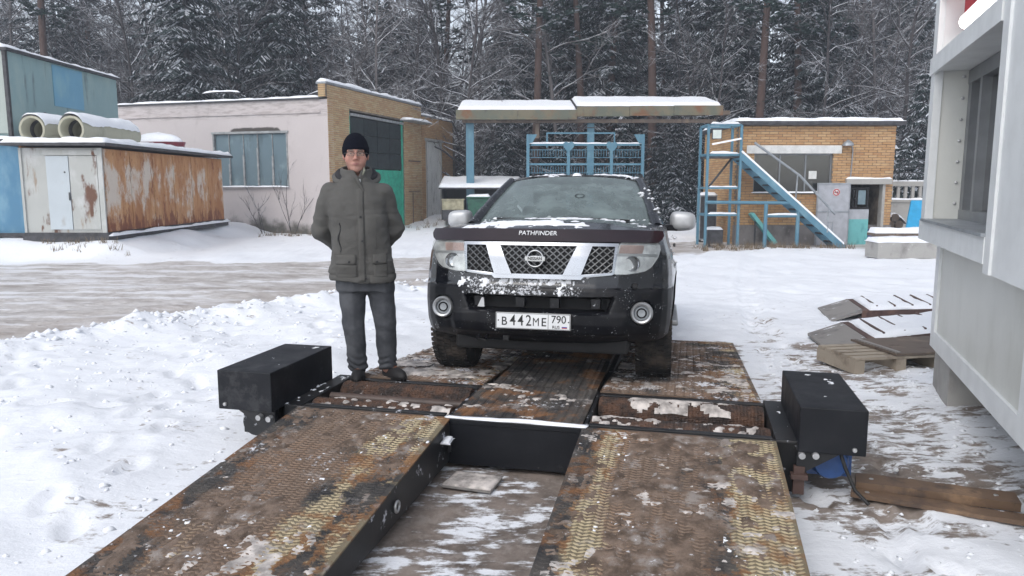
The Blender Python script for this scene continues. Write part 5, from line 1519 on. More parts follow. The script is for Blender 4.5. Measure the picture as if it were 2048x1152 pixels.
# headlights
for s in (-1, 1):
    zz = [.812,.830,.86,.93,.985,1.020,1.028]
    inn = [.523,.515,.518,.530,.542,.549,.56]; out = [.60,.715,.762,.808,.822,.815,.80]
    l, r = (inn, out) if s > 0 else ([-q for q in out], [-q for q in inn])
    hd = patch(zz, l, r, 14, .008, .010, 'headlight', M_reflect, nv=20)
    z2 = [.955,.985,1.012]; i2 = [.545,.55,.556]; o2 = [.70,.71,.71]
    l2, r2 = (i2, o2) if s > 0 else ([-q for q in o2], [-q for q in i2])
    patch(z2, l2, r2, 8, .013, .005, 'indicator', M_amber, hd)
    z2 = [.938,.952]; i2 = [.533,.535]; o2 = [.80,.80]
    l2, r2 = (i2, o2) if s > 0 else ([-q for q in o2], [-q for q in i2])
    patch(z2, l2, r2, 8, .016, .008, 'divider', M_dull, hd)
    m = MB(); xc_ = .635*s; yy = float(yfront(.635, .885))
    m.lathe([(0,-.002),(.025,-.006),(.045,-.012),(.052,-.02),(.055,-.006),(.055,.03)], 24, (xc_, yy-.004, .885), 'y'); m.build('lamp_bowl', M_chrome, hd, smooth=50)
    zc = [.808,.828,.86,.93,.985,1.024,1.032]
    patch(zc, [q-.004 if s > 0 else q-.004 for q in l], [q+.004 for q in r], 16, .034, .004, 'cover', M_lens, hd, nv=20)
    # fog lamp
    m = MB(); xc_ = .707*s; yy = float(yfront(.707, .548))
    m.lathe([(.052,.01),(.054,-.014),(.066,-.020),(.076,-.010),(.078,.03)], 32, (xc_, yy, .548), 'y'); fo_ = m.build('fog_lamp', M_dull, CAR, smooth=50)
    m = MB(); m.lathe([(0,.012),(.03,.006),(.05,.012),(.053,.03)], 24, (xc_, yy, .548), 'y'); m.build('lens', M_galv, fo_, smooth=50)
    m = MB(); m.lathe([(.026,.002),(.032,-.003),(.036,.004)], 24, (xc_, yy, .548), 'y'); m.build('inner_ring', M_dark_in, fo_, smooth=50)
# intake darkness, inner slats and tow hook
patch([.556,.645],[-.46,-.48],[.46,.48],20,-.115,.004,'intake_backing',M_dark_in)
m = MB()
for x in (-.42,-.12,.12,.40): m.box(x-.03,x+.03,float(yfront(x,.6))+.03,float(yfront(x,.6))+.1,.575,.64)
m.split('intake_bracket', M_bump, CAR)
m = MB(); m.prism([(-.43,.565),(-.40,.63),(-.385,.63),(-.38,.565)],-.82,-.80,'y'); m.build('intake_reflector', M_mirror, CAR)
m = MB()
m.lathe([(.0,-.03),(.018,-.03),(.022,-.01),(.018,.02)],12,(.66,float(yfront(.66,.735)),.735),'y'); m.build('washer_nozzle', M_bump, CAR, smooth=50)
m = MB(); m.tube([(-.42,-.80,.36),(-.42,-.86,.34),(-.36,-.86,.34),(-.36,-.80,.36)], .012, 8); m.box(-.24,-.20,-.83,-.80,.335,.37); m.build('tow_hook', M_bump, CAR, smooth=40)
# number plate
yp = -.905
pf = MB().box(-.283,.249,yp,yp+.012,.423,.543).build('plate_holder', M_ink, CAR, bevel=.004)
PX = -.017
pl_ = MB().box(PX-.258,PX+.258,yp-.004,yp-.0003,.428,.538).build('number_plate', M_white, CAR, bevel=.003)
m = MB(); e = .0028
for x0, x1, z0, z1 in ((PX-.255,PX+.255,.5325,.5325+e),(PX-.255,PX+.255,.4305,.4305+e),(PX-.255,PX-.255+e,.4305+e,.5325),(PX+.255-e,PX+.255,.4305+e,.5325),(PX+.105,PX+.105+e,.4305+e,.5325)): m.box(x0,x1,yp-.0052,yp-.0042,z0,z1)
m.split('plate_border', M_ink, pl_)
def pt(s, x, z, size, sx=1.0, bold=.0004): text('plate_character', s, size, M_ink, pl_, (PX+x, yp-.0050, z), ext=.0008, sx=sx, bold=bold)
pt('B', -.199, .477, .082, .95); pt('4', -.139, .484, .105, .82); pt('4', -.084, .484, .105, .82); pt('2', -.029, .484, .105, .82); pt('M', .022, .477, .080, .80, 0.0); pt('E', .076, .477, .082, .95)
pt('790', .178, .498, .073, .95); pt('RUS', .160, .448, .028, 1.05, .0004)
m = MB(); m.lathe([(0,yp-.0055),(.005,yp-.0052)],10,(PX-.240,0,.484),'y'); m.lathe([(0,yp-.0055),(.005,yp-.0052)],10,(PX+.246,0,.484),'y'); m.split('plate_dot', M_ink, pl_)
for z0, z1, mt in ((.453,.459,M_white),(.447,.453,M_fblue),(.441,.447,M_fred)):
    MB().box(PX+.200,PX+.236,yp-.0054,yp-.0042,z0,z1).build('flag_stripe', mt, pl_)

# underside, axle, wheels
MB().box(-.62,.62,-.55,3.6,.34,.8).build('underbody', M_dark_in, CAR)
m = MB(); m.box(-.62,.62,-.70,-.30,.25,.36); m.build('skid_plate', M_dark_in, CAR, bevel=.02)
m = MB()
for s in (-1,1): m.tube([(s*.25,-.05,.30),(s*.66,.0,.27)], [.04,.03], 8); m.tube([(s*.3,.1,.34),(s*.66,.02,.44)], [.03,.025], 8)
m.tube([(-.6,.12,.32),(.6,.12,.32)], .02, 8); m.split('suspension_arm', M_dark_in, CAR, smooth=50)
def wheel(x, y, side):
    root = MB(); w2, Rw = .130, .385
    prof = [(.21,-w2*.8),(.25,-w2*.95),(.33,-w2),(.365,-w2*.92),(.376,-w2*.75),(.379,0),(.376,w2*.75),(.365,w2*.92),(.33,w2),(.25,w2*.95),(.21,w2*.8)]
    root.lathe(prof, 64, (0,0,0), 'x')
    wo_ = root.build('wheel', M_wtyre, CAR, smooth=50, loc=(x, y, Rw-.008))
    tb = MB()
    for k in range(56):
        a = 2*PI*k/56
        for (x0, x1, da) in ((-.132,-.085,0),(-.075,-.030,.5),(-.022,.022,0),(.030,.075,.5),(.085,.132,0)):
            aa = a+da*2*PI/56; pts_ = []
            for r_ in (.368, .3865):
                for xx, b in ((x0,-.036),(x1,-.030),(x1,.036),(x0,.030)):
                    rr1 = r_-(.012 if abs(xx) > .12 else 0); pts_.append((xx, rr1*math.cos(aa+b), rr1*math.sin(aa+b)))
            tb.add(pts_, [(4,5,6,7),(0,1,5,4),(1,2,6,5),(2,3,7,6),(3,0,4,7)])
    kind(tb.build('tread_blocks', M_wtyre, wo_), 'stuff')
    rm_ = MB(); sx = side
    rm_.lathe([(.215,-.09*sx),(.222,.10*sx),(.21,.112*sx),(.20,.09*sx),(.195,-.08*sx),(0,-.06*sx)], 40, (0,0,0), 'x')
    for k in range(6):
        a = 2*PI*k/6; rm_.bar((.07*sx,.05*math.cos(a),.05*math.sin(a)),(.085*sx,.20*math.cos(a),.20*math.sin(a)),.07,.03,up=(1,0,0))
    rm_.lathe([(0,.095*sx),(.05,.09*sx),(.06,.07*sx),(.06,.0)], 20, (0,0,0), 'x')
    rm_.build('rim', M_dull, wo_, smooth=40)
for x, y, s in ((-.785,0,-1),(.785,0,1),(-.785,2.85,-1),(.785,2.85,1)): wheel(x, y, s)
# mud flap liners behind the front wheels
m = MB()
for s in (-1, 1): m.box(s*.76-.12,s*.76+.12,.47,.49,.30,.62)
m.split('mud_flap', M_bump, CAR)

# cabin: roof, pillars, windscreen, side glass
def roofz(x, y): return np.interp(y, [1.05,1.25,1.8,3.0,3.75,3.85], [1.625,1.665,1.705,1.715,1.69,1.66])-.035*(np.abs(x)/.62)**3
ry = np.concatenate([np.linspace(1.06,1.4,10), np.linspace(1.5,3.82,20)]); rx = np.linspace(-.625,.625,33)
RX, RY = np.meshgrid(rx, ry, indexing='ij')
bowR = -.10*(1-(RX/.625)**2)*sstep(1.6,1.06,RY)
m = MB(); m.grid(np.stack([RX, RY+bowR, roofz(RX, RY)], -1)); m.build('roof', M_paint, CAR, smooth=60)
for s in (-1, 1):
    m = MB(); m.tube([(s*.56,1.9,1.69),(s*.57,2.05,1.735),(s*.57,3.4,1.745),(s*.56,3.5,1.71)], .018, 8); m.build('roof_rail', M_bump, CAR, smooth=50)
def wsp(u, v):   # windscreen: u -1..1 across, v 0 (cowl)..1 (header)
    hw = .785-(.785-.605)*v; x = u*hw
    y = .36+(1.07-.36)*v-(.20*(1-v)+.10*v)*(1-u*u)
    z = 1.165+(1.625-.035*abs(u)**3-1.165)*v+.02*math.sin(PI*v)+.012*(1-u*u)
    return (x, y, z)
wg = np.array([[wsp(u, v) for u in np.linspace(-.955,.955,31)] for v in np.linspace(.03,.975,18)])
m = MB(); m.grid(wg); wsn = m.build('windscreen', M_screen, CAR, smooth=180)
# black printed border and tinted top band, just inside the glass
def band(v0, v1, u0, u1, name, mat, d=.006, nv=4, nu=24):
    g = np.array([[np.array(wsp(u, v))+np.array([0,d,-d]) for u in np.linspace(u0,u1,nu)] for v in np.linspace(v0,v1,nv)])
    m = MB(); m.grid(g); return m.build(name, mat, wsn, smooth=180)
t = NT('tint_band'); t.set((.035,.018,.03), .4); M_tint = t.m
band(.80,.985,-.95,.95,'tinted_band',M_tint)
band(.03,.07,-.95,.95,'border',M_dark_in); band(.07,.80,-.955,-.915,'border',M_dark_in,nu=3,nv=12); band(.07,.80,.90,.955,'border',M_dark_in,nu=3,nv=12)
m = MB(); ctr = np.array(wsp(.16,.50)); rg = []
for k in range(32):
    a = 2*PI*k/32
    for rr_2 in (.034,.042):
        u_, v_ = .16+rr_2*math.cos(a)/.70, .50+rr_2*.62*math.sin(a)/.62
        rg.append(np.array(wsp(u_, v_))+np.array([0,-.003,.003]))
m.grid(np.array(rg).reshape(32,2,3).transpose(1,0,2), closed=True); m.build('round_sticker', M_dark_in, wsn)
m = MB(); c_ = np.array(wsp(0,.86))+np.array([0,.05,-.05]); m.box(c_[0]-.11,c_[0]+.11,c_[1],c_[1]+.03,c_[2]-.04,c_[2]+.035); m.build('rear_view_mirror', M_dark_in, wsn, bevel=.01)
for s in (-1, 1):
    m = MB()
    for v0, v1 in ((0,.5),(.5,1)):
        pass
    pts_ = [Vector(wsp(s*.985, v)) for v in np.linspace(-.02,1.0,10)]
    m.tube(pts_, [.050]*3+[.042]*4+[.04]*3, 10); m.build('pillar', M_paint, CAR, smooth=60)
# cowl
m = MB(); m.grid(np.array([[np.array((.80*u, .20-.05*(1-u*u), float(hoodz(np.array(.72*u), np.array(.20)))-.01)) for u in np.linspace(-1,1,21)],[np.array(wsp(u,.04))+np.array([0,.02,-.012]) for u in np.linspace(-1,1,21)]])); m.build('cowl', M_bump, CAR, smooth=60)
for u0, u1, v0, v1 in ((.02,.72,.075,.055),(-.72,-.10,.07,.05)):
    m = MB(); p = [Vector(wsp(u0+(u1-u0)*k/8, v0+(v1-v0)*k/8))+Vector((0,-.018,.012)) for k in range(9)]; m.tube(p, .009, 6)
    q0 = Vector(wsp(u0,.0))+Vector((0,-.03,.0)); m.tube([q0, p[2]], .008, 6); m.build('wiper', M_rubber, CAR)
# sides of the cabin
for s in (-1, 1):
    def sp(y, v):
        yb = y; xb = np.interp(y, [.3,1,3.9], [.80,.845,.84]); xt = np.interp(y, [.3,1.06,3.9], [.62,.625,.60])
        zb_ = 1.175; zt_ = float(roofz(.62, max(y, 1.06)))
        return (s*(xb+(xt-xb)*v), yb, zb_+(zt_-zb_)*v)
    def side(y0a, y1a, y0b, y1b, v0, v1, name, mat, out=0.0, parent=CAR):
        g = []
        for v in np.linspace(v0, v1, 6):
            f_ = (v-v0)/(v1-v0)
            g.append([np.array(sp(y0a+(y0b-y0a)*f_+(y1a+(y1b-y1a)*f_-y0a-(y0b-y0a)*f_)*k, v))+np.array([s*out,0,0]) for k in np.linspace(0,1,8)])
        m = MB(); m.grid(np.array(g)); return m.build(name, mat, parent, smooth=60)
    for a in ((.50,1.38,1.02,1.38),(1.46,2.42,1.46,2.42),(2.52,3.55,2.52,3.40)): side(*a, .06,.90,'side_window',M_glass)
    side(1.38,1.46,1.38,1.46,0,1,'door_pillar',M_paint,.004); side(2.42,2.52,2.42,2.52,0,1,'door_pillar',M_paint,.004); side(3.55,3.85,3.40,3.80,0,1,'door_pillar',M_paint,.004)
    side(1.08,3.85,1.12,3.80,.9,1.0,'roof_side',M_paint,.002); side(.36,3.85,.40,3.85,0,.06,'belt_line',M_paint,.002)
    m = MB(); m.grid(np.array([[np.array((s*np.interp(y,[.3,1,3.9],[.80,.845,.84]),y,1.175)) for y in np.linspace(.2,3.85,24)],[np.array((s*.86,y,float(ztop(y)))) for y in np.linspace(.2,3.85,24)]])); m.build('shoulder', M_paint, CAR, smooth=60)
    for y in (1.25, 2.25):
        m = MB(); m.bar((s*.925,y-.10,1.02),(s*.925,y+.10,1.02),.02,.035); m.build('door_handle', M_paint, CAR, bevel=.006)
    m = MB(); m.bar((s*.90,.55,.36),(s*.90,2.3,.36),.14,.05); m.build('side_step', M_dull, CAR, bevel=.015)
    # door mirror
    xm = s*.985
    mr = MB(); a = np.linspace(0, 2*PI, 24, endpoint=False); rings = []
    for yy, sc_ in ((.583,.02),(.584,.35),(.59,.62),(.60,.80),(.625,.93),(.66,1.0),(.71,1.0),(.72,.95),(.715,.2)):
        ex = np.sign(np.cos(a))*np.abs(np.cos(a))**.55; ez = np.sign(np.sin(a))*np.abs(np.sin(a))**.6
        tap = 1-.10*(ex*s)
        rings.append(np.stack([xm+.108*sc_*ex, yy+0*a, 1.222+.082*sc_*ez*tap], -1))
    mr.grid(np.array(rings), closed=True); mo = mr.build('door_mirror', M_mirror, CAR, smooth=60)
    g = MB(); g.add([(xm-.09,.722,1.16),(xm+.09,.722,1.16),(xm+.09,.722,1.285),(xm-.09,.722,1.285)], [(0,1,2,3)]); g.build('mirror_glass', M_chrome, mo)
    g = MB(); g.bar((s*.80,.62,1.165),(xm-s*.05,.66,1.165),.10,.05); g.build('mirror_arm', M_bump, mo, bevel=.01)
m = MB(); m.grid(np.array([[ (x, 3.83, float(roofz(x,3.82))) for x in np.linspace(-.6,.6,12)],[(x*1.38, 3.9, 1.2) for x in np.linspace(-.6,.6,12)]])); m.build('rear_window', M_glass, CAR)
# inside
m = MB(); m.grid(np.array([[(x, .30+.1*(x/.75)**2, 1.155) for x in np.linspace(-.75,.75,20)],[(x,.62,1.15-.0) for x in np.linspace(-.75,.75,20)],[(x,.80,1.10) for x in np.linspace(-.75,.75,20)],[(x,.86,.75) for x in np.linspace(-.75,.75,20)]])); m.build('dashboard', M_cloth, CAR, smooth=60)
MB().box(-.8,.8,.5,3.7,.80,.82).build('cabin_floor', M_cloth, CAR)
for x in (-.38,.38):
    m = MB(); m.bar((x,1.5,.85),(x,1.72,1.38),.46,.14,up=(0,1,0)); m.box(x-.24,x+.24,1.1,1.55,.82,.97); so_ = m.build('seat', M_cloth, CAR, bevel=.04)
    MB().box(x-.13,x+.13,1.72,1.80,1.40,1.56).build('headrest', M_cloth, so_, bevel=.03)
m = MB(); m.box(-.65,.65,2.4,2.55,.85,1.40); m.build('rear_seat', M_cloth, CAR, bevel=.05)
n_ = 28; vs, fs = [], []
for k in range(n_):
    a = 2*PI*k/n_
    for j in range(6):
        b = 2*PI*j/6; r0 = .185+.014*math.cos(b); vs.append((.37+r0*math.cos(a), .93+.014*math.sin(b)-.25*r0*math.sin(a)*0+.10*math.sin(a), 1.08+r0*math.sin(a)*.9))
for k in range(n_):
    for j in range(6): fs.append((k*6+j, k*6+(j+1) % 6, ((k+1) % n_)*6+(j+1) % 6, ((k+1) % n_)*6+j))
m = MB(); m.add(vs, fs); m.bar((.2,.93,1.08),(.54,.93,1.08),.05,.02); m.build('steering_wheel', M_dark_in, CAR, smooth=60)
m = MB(); p = np.array(wsp(.05,.12)); m.add([(-.05,.40,1.165),(.28,.40,1.165),(.25,.52,1.20),(-.02,.52,1.20)], [(0,1,2,3)]); m.add([(.30,.42,1.165),(.52,.42,1.165),(.50,.55,1.18),(.32,.55,1.18)], [(0,1,2,3)]); m.split('paper', M_white, CAR)

# snow on the car
xs, zs_ = np.arange(-.62,.62,.006), np.arange(.655,.80,.005)
X, Z_ = np.meshgrid(xs, zs_, indexing='ij')
mk = .35*fbm(X*7, Z_*9, 0, 3, 171)+.75*fbm(X*38, Z_*38, 0, 3, 172)+.75*np.exp(-((Z_-.748)/.030)**2)*sstep(.30,.18,X)*sstep(-.60,-.50,X)+.25*np.exp(-((Z_-.735)/.03)**2)*sstep(-.22,-.35,X)*sstep(-.60,-.50,X)+.62*np.exp(-((Z_-.672)/.014)**2)*sstep(-.50,-.35,X)*sstep(.35,.1,X)-.86
kind(crust(np.stack([X, yfront(X, Z_), Z_], -1), (0,-.8,.6), mk*1.2, .010).build('bumper_snow', M_snow, CAR, smooth=180), 'stuff')
xs, ys = np.arange(-.86,.84,.008), np.arange(-.78,.16,.008)
X, Y_ = np.meshgrid(xs, ys, indexing='ij')
mk = .55*fbm(X*3, Y_*4, 0, 3, 181)+.55*fbm(X*16, Y_*16, 0, 2, 182)
mk = mk+1.15*np.exp(-((Y_+.40)/.10)**2)*sstep(.38,.20,X)*sstep(-.86,-.60,X)+.55*np.exp(-((Y_+.02)/.10)**2)*sstep(.60,.4,X)*sstep(-.5,-.3,X)+.15*np.exp(-((Y_+.45)/.14)**2)-.56
mk = np.where(np.abs(X) > np.interp(Y_, HR[:,20,1], HR[:,-1,0])-.03, -1, mk)
kind(crust(np.stack([X, Y_, hoodz(X, Y_)], -1), (0,0,1), mk*1.1, .013).build('hood_snow', M_snow, CAR, smooth=180), 'stuff')
U_, V_2 = np.meshgrid(np.linspace(-.95,.95,150), np.linspace(.0,.12,24), indexing='ij')
Pw = np.array([[wsp(u, v) for v in np.linspace(.0,.12,24)] for u in np.linspace(-.95,.95,150)])
mk = .8*fbm(U_*7, V_2*20, 0, 3, 191)+.5*fbm(U_*25, V_2*50, 0, 2, 192)+.7*np.exp(-((V_2-.02)/.03)**2)-.55+.2*sstep(.7,.9,np.abs(U_))
kind(crust(Pw, (0,-.5,.85), (mk-.25)*1.2, .014).build('cowl_snow', M_snow, CAR, smooth=180), 'stuff')
X, Y_ = np.meshgrid(np.arange(-.60,.60,.014), np.arange(1.08,1.9,.02), indexing='ij')
mk = .6*fbm(X*5, Y_*5, 0, 3, 195)+.4*fbm(X*20, Y_*20, 0, 2, 196)-.12
kind(crust(np.stack([X, Y_-.10*(1-(X/.625)**2)*sstep(1.6,1.06,Y_), roofz(X, Y_)], -1), (0,0,1), mk*1.2, .02).build('roof_snow', M_snow, CAR, smooth=180), 'stuff')
m = MB(); m.lathe([(0,.03),(.03,.025),(.045,.0)], 10, (.03,1.0,1.635)); m.build('snow_lump', M_snow, CAR, smooth=180)
# snow frozen to the pillar and the mirror corner on the viewer's right
m = MB()
for k in range(26):
    v = random.uniform(.0,.75); p = Vector(wsp(.985, v))+Vector((random.uniform(-.02,.05), -.03, random.uniform(-.01,.04))); clod(m, p.x, p.y, p.z, random.choice((.008,.012,.02)))
for k in range(9): p = Vector(wsp(.93,.60))+Vector((random.gauss(0,.012), -.02, random.gauss(0,.018))); clod(m, p.x, p.y, p.z, .022)
for k in range(40): p = (random.uniform(.84,.93), random.uniform(-.35,.2), random.uniform(.85,1.1)); clod(m, p[0], p[1], p[2], random.choice((.008,.012,.018)))
kind(m.build('snow_crumbs', M_snow, CAR, smooth=180), 'stuff')
# ---------------------------------------------------------------- the man standing beside the car
def sdf_axes(f, axs):
    """surface of f < 0 on an uneven grid (finer where axs are finer)"""
    n = [len(a) for a in axs]
    def g(i, j, k): return f(np.interp(i, np.arange(n[0]), axs[0]), np.interp(j, np.arange(n[1]), axs[1]), np.interp(k, np.arange(n[2]), axs[2]))
    v, q = sdf_mesh(g, (0,0,0), (n[0]-1, n[1]-1, n[2]-1), 1.0)
    for k in range(3): v[:,k] = np.interp(v[:,k], np.arange(n[k]), axs[k])
    return v, q
def spans(*s):
    """spans((a, b, step), ...) -> one axis"""
    out = []
    for a, b, h in s: out += list(np.arange(a, b-h*.5, h))
    return np.array(out+[s[-1][1]])

MAN = thing('person', 'man in grey-green winter jacket, dark knit hat and glasses, standing with hands behind back', 'person', (-1.025, 5.44, .276), R(10.8))
t = NT('skin'); zz_ = t.sep(t.co())[2]; red_ = t.math('MULTIPLY', t.step(zz_, 1.575, 1.59), t.step(zz_, 1.635, 1.615))
c = t.mix(t.noise(18, 4), (.37,.185,.14), (.47,.26,.205)); c = t.mix(t.math('MULTIPLY', red_, t.step(t.noise(22, 3), .3, .7)), c, (.42,.20,.155)); c = t.mix(t.math('MULTIPLY', t.step(zz_, 1.575, 1.545), .2), c, (.26,.17,.14))
t.set(c, .5, spec=.35).bump(t.noise(160, 3), .25, .003); M_skin = t.m
t = NT('jacket_cloth'); c = t.mix(t.noise(3, 5), (.075,.073,.068), (.099,.096,.090)); t.set(c, .75, spec=.25)
w_ = t.mapv(t.co(), (1,1,1.35), (0,R(24),0)); t.bump(t.math('ADD', t.math('MULTIPLY', t.noise(9, 3, .45, w_, .8), 1.0), t.math('MULTIPLY', t.noise(300, 2), .03)), .6, .022); M_jacket = t.m
t = NT('dark_denim'); c = t.mix(t.step(t.noise(5, 5), .35, .7), (.048,.051,.058), (.095,.099,.108)); t.set(c, .85, spec=.2).bump(t.noise(22, 5, .6, t.mapv(t.co(), (1,1,1.6))), .5, .012); M_denim = t.m
M_hat = plain('navy_knit', (.006,.007,.013), .95, var=.2, scale=60, bump=.6, spec=.1)
M_lining = plain('dark_hood_lining', (.012,.012,.015), .8)
M_zip = plain('dark_zip', (.012,.012,.013), .4)
M_shoe = plain('dark_shoe', (.009,.0085,.009), .7, var=.3, bump=.2)
M_lace = plain('orange_lace', (.22,.09,.05), .7)
M_hair = plain('grey_hair', (.16,.15,.14), .8)
M_lip = plain('lip', (.33,.135,.12), .5)
M_eye = plain('eye_white', (.36,.33,.31), .3); M_iris = plain('iris', (.05,.06,.07), .3)
M_collarin = plain('pale_collar_lining', (.20,.20,.155), .8)

def cx(z): return np.interp(z, [0,.35,.73,1.1,1.4,1.65], [0,-.02,-.055,-.082,-.09,-.09])
def oval(X, Y, Z, zs, aa, bb, p=2.4, yc=None):
    a, b = np.interp(Z, zs, aa), np.interp(Z, zs, bb)
    y0 = 0 if yc is None else np.interp(Z, zs, yc)
    return ((np.abs((X-cx(Z))/a)**p+np.abs((Y-y0)/b)**p)**(1/p)-1)*np.minimum(a, b)
HXc = -.09
def head(X, Y, Z):
    x = X-HXc; ax_ = np.abs(x)
    d = ell(x, Y, Z, (0,.012,1.672), (.079,.100,.108))
    d = smin(d, ell(x, Y, Z, (0,-.020,1.587), (.069,.069,.074)), .035)
    d = smin(d, ell(x, Y, Z, (0,-.058,1.532), (.032,.028,.026)), .03)
    d = smin(d, ell(ax_, Y, Z, (.044,-.056,1.598), (.028,.024,.030)), .02)
    d = smin(d, capsule(ax_, Y, Z, (.008,-.090,1.663), (.050,-.066,1.660), .009, .008), .014)
    d = -smin(-d, ell(ax_, Y, Z, (.031,-.100,1.640), (.019,.018,.013)), .010)
    d = smin(d, capsule(x, Y, Z, (0,-.086,1.652), (0,-.110,1.606), .007, .0125), .010)
    d = smin(d, ell(ax_, Y, Z, (.013,-.094,1.600), (.010,.011,.009)), .008)
    d = smin(d, ell(x, Y, Z, (0,-.082,1.566), (.028,.014,.009)), .012)
    d = np.maximum(d, -capsule(x, Y, Z, (-.022,-.099,1.5665), (.022,-.099,1.5665), .0025, .0025))
    d = smin(d, ell(ax_, Y, Z, (.083,.012,1.628), (.010,.022,.034)), .010)
    return d
def hand(X, Y, Z, s, y0, z0):
    x = X-cx(.92)
    d = ell(x*s, Y, Z, (.028, y0, z0), (.046,.017,.042))
    d = smin(d, capsule(x*s, Y, Z, (.10,y0-.01,z0+.025), (.05,y0,z0+.01), .030, .026), .02)
    for k, (L, zz) in enumerate(((.034,.028),(.040,.009),(.038,-.010),(.030,-.028))):
        a = (-.010, y0+.006, z0+zz); b = (-.010-L, y0+.012, z0+zz-.008); c = (-.012-L*1.35, y0-.008, z0+zz-.012)
        d = smin(d, np.minimum(capsule(x*s, Y, Z, a, b, .0095, .0088), capsule(x*s, Y, Z, b, c, .0086, .0075)), .004)
    d = smin(d, np.minimum(capsule(x*s, Y, Z, (.045,y0+.004,z0+.03), (.015,y0+.012,z0+.052), .0115, .010), capsule(x*s, Y, Z, (.015,y0+.012,z0+.052), (-.012,y0+.010,z0+.052), .010, .0085)), .008)
    return d
def body(X, Y, Z):
    d = head(X, Y, Z)
    d = smin(d, capsule(X, Y, Z, (HXc,.012,1.575), (HXc,.025,1.40), .056, .062), .02)
    d = smin(d, np.maximum(oval(X, Y, Z, [.72,.95,1.1,1.3,1.40,1.44], [.165,.155,.165,.185,.15,.07], [.11,.115,.115,.11,.085,.06], 2.2), np.maximum(.72-Z, Z-1.45)), .03)
    for s in (-1, 1):
        d = smin(d, capsule(X, Y, Z, (HXc+.185*s,.01,1.375), (HXc+.262*s,.075,1.11), .052, .044), .02)
        d = smin(d, capsule(X, Y, Z, (HXc+.262*s,.075,1.11), (-.07+.105*s,.20,.93), .042, .030), .01)
        d = smin(d, hand(X, Y, Z, s, .222 if s > 0 else .250, .905), .012)
    d = smin(d, capsule(X, Y, Z, (-.125,0,.76), (-.137,-.01,.42), .085, .058), .03); d = smin(d, capsule(X, Y, Z, (-.137,-.01,.42), (-.112,.01,.07), .056, .040), .02)
    d = smin(d, capsule(X, Y, Z, (.035,0,.76), (.088,-.01,.42), .085, .058), .03); d = smin(d, capsule(X, Y, Z, (.088,-.01,.42), (.098,.01,.07), .056, .040), .02)
    return d
v, q_ = sdf_axes(body, [spans((-.42,-.20,.016),(-.20,.03,.0038),(.03,.26,.014)), spans((-.15,-.05,.0036),(-.05,.16,.007),(.16,.30,.0042)), spans((0.0,.82,.018),(.82,.98,.0045),(.98,1.42,.014),(1.42,1.80,.0038))])
bo = mesh_obj('body', v, q_, M_skin, MAN, smooth=180)
# jacket
def jacket(X, Y, Z):
    w = cx(Z)
    d = oval(X, Y, Z, [.68,.80,.92,1.05,1.2,1.32,1.39,1.44,1.49], [.243,.240,.216,.203,.212,.214,.186,.125,.098], [.165,.165,.160,.166,.160,.138,.112,.094,.088], 2.5)
    d = np.maximum(d, np.maximum(.738-.014*np.sin((X-w)*7+1)-Z, (Z-1.475)))
    for s in (-1, 1):
        a = capsule(X, Y, Z, (HXc+.182*s,.005,1.362), (HXc+.258*s,.072,1.105), .078, .076)
        b = capsule(X, Y, Z, (HXc+.258*s,.072,1.105), (-.075+.125*s,.185,.945), .073, .056)
        d = smin(d, smin(a, b, .02), np.interp(Z, [1.12,1.30,1.36], [.008,.014,.040]))
    f = .0085*fbm(X*6+Z*2.5*np.sign(X-w), Y*7, Z*8, 3, 201)
    el_ = np.exp(-(((Z-1.11)/.13)**2))*sstep(.17,.26,np.abs(X-HXc))
    f = f+.0035*el_*np.sin(Z*75+X*30+3*fbm(X*6,Y*6,Z*6,2,209))+.005*np.exp(-((Z-.83)/.09)**2)*fbm(X*5, Y*5, Z*34, 2, 203)
    f = f-.0035*np.exp(-((Z-1.205-.01*np.sin((X-w)*6))/.007)**2)*(Y < .05)-.006*np.exp(-((Z-.785)/.006)**2)
    f = f-.005*np.exp(-((X-w-.045)/.005)**2)*(Y < 0)-.003*np.exp(-((X-w+.012)/.004)**2)*(Y < 0)
    return d-f
v, q_ = sdf_mesh(jacket, (-.48,-.22,.66), (.30,.30,1.50), .0085)
jo = mesh_obj('jacket', v, q_, M_jacket, MAN, smooth=180)
def jfront(x, z):
    """front surface of the jacket at (x, z)"""
    Y = np.linspace(-.21, 0, 220); d = jacket(np.full(220, x), Y, np.full(220, z))
    k = np.argmax(d < 0); return float(Y[k])
def on_jacket(x0, x1, z0, z1, name, mat, off, nu, nv, skew=0.0, parent=None, th=.006):
    g = []
    for j in range(nv):
        z = z0+(z1-z0)*j/(nv-1)
        g.append([(x0+(x1-x0)*i/(nu-1)+skew*(z-z0), jfront(x0+(x1-x0)*i/(nu-1)+skew*(z-z0), z)-off, z) for i in range(nu)])
    g = np.array(g); m = MB(); m.grid(g)
    o = m.build(name, mat, parent or jo, smooth=180); s = o.modifiers.new('thick', 'SOLIDIFY'); s.thickness = th; s.offset = 0
    return o
W_ = lambda z: float(cx(z))
on_jacket(W_(1.1)-.006, W_(1.1)+.040, .742, 1.40, 'front_placket', M_jacket, .003, 4, 40, th=.005)
for s, xa, xb in ((-1,-.185,-.040),(1,.075,.175)):
    fl = on_jacket(W_(.86)+xa, W_(.86)+xb, .865, .935, 'pocket_flap', M_jacket, .005, 9, 5)
    m = MB(); xx = W_(.86)+(xa*.35+xb*.65 if s < 0 else xa*.7+xb*.3); zz = .883; y_ = jfront(xx, zz)-.012
    m.lathe([(0,y_-.002),(.008,y_-.001),(.009,y_+.004)], 12, (xx,0,zz), 'y'); m.build('snap_button', M_zip, fl, smooth=60)
    on_jacket(W_(.8)+xa, W_(.8)+xb, .775, .862, 'patch_pocket', M_jacket, .0015, 9, 8, th=.004)
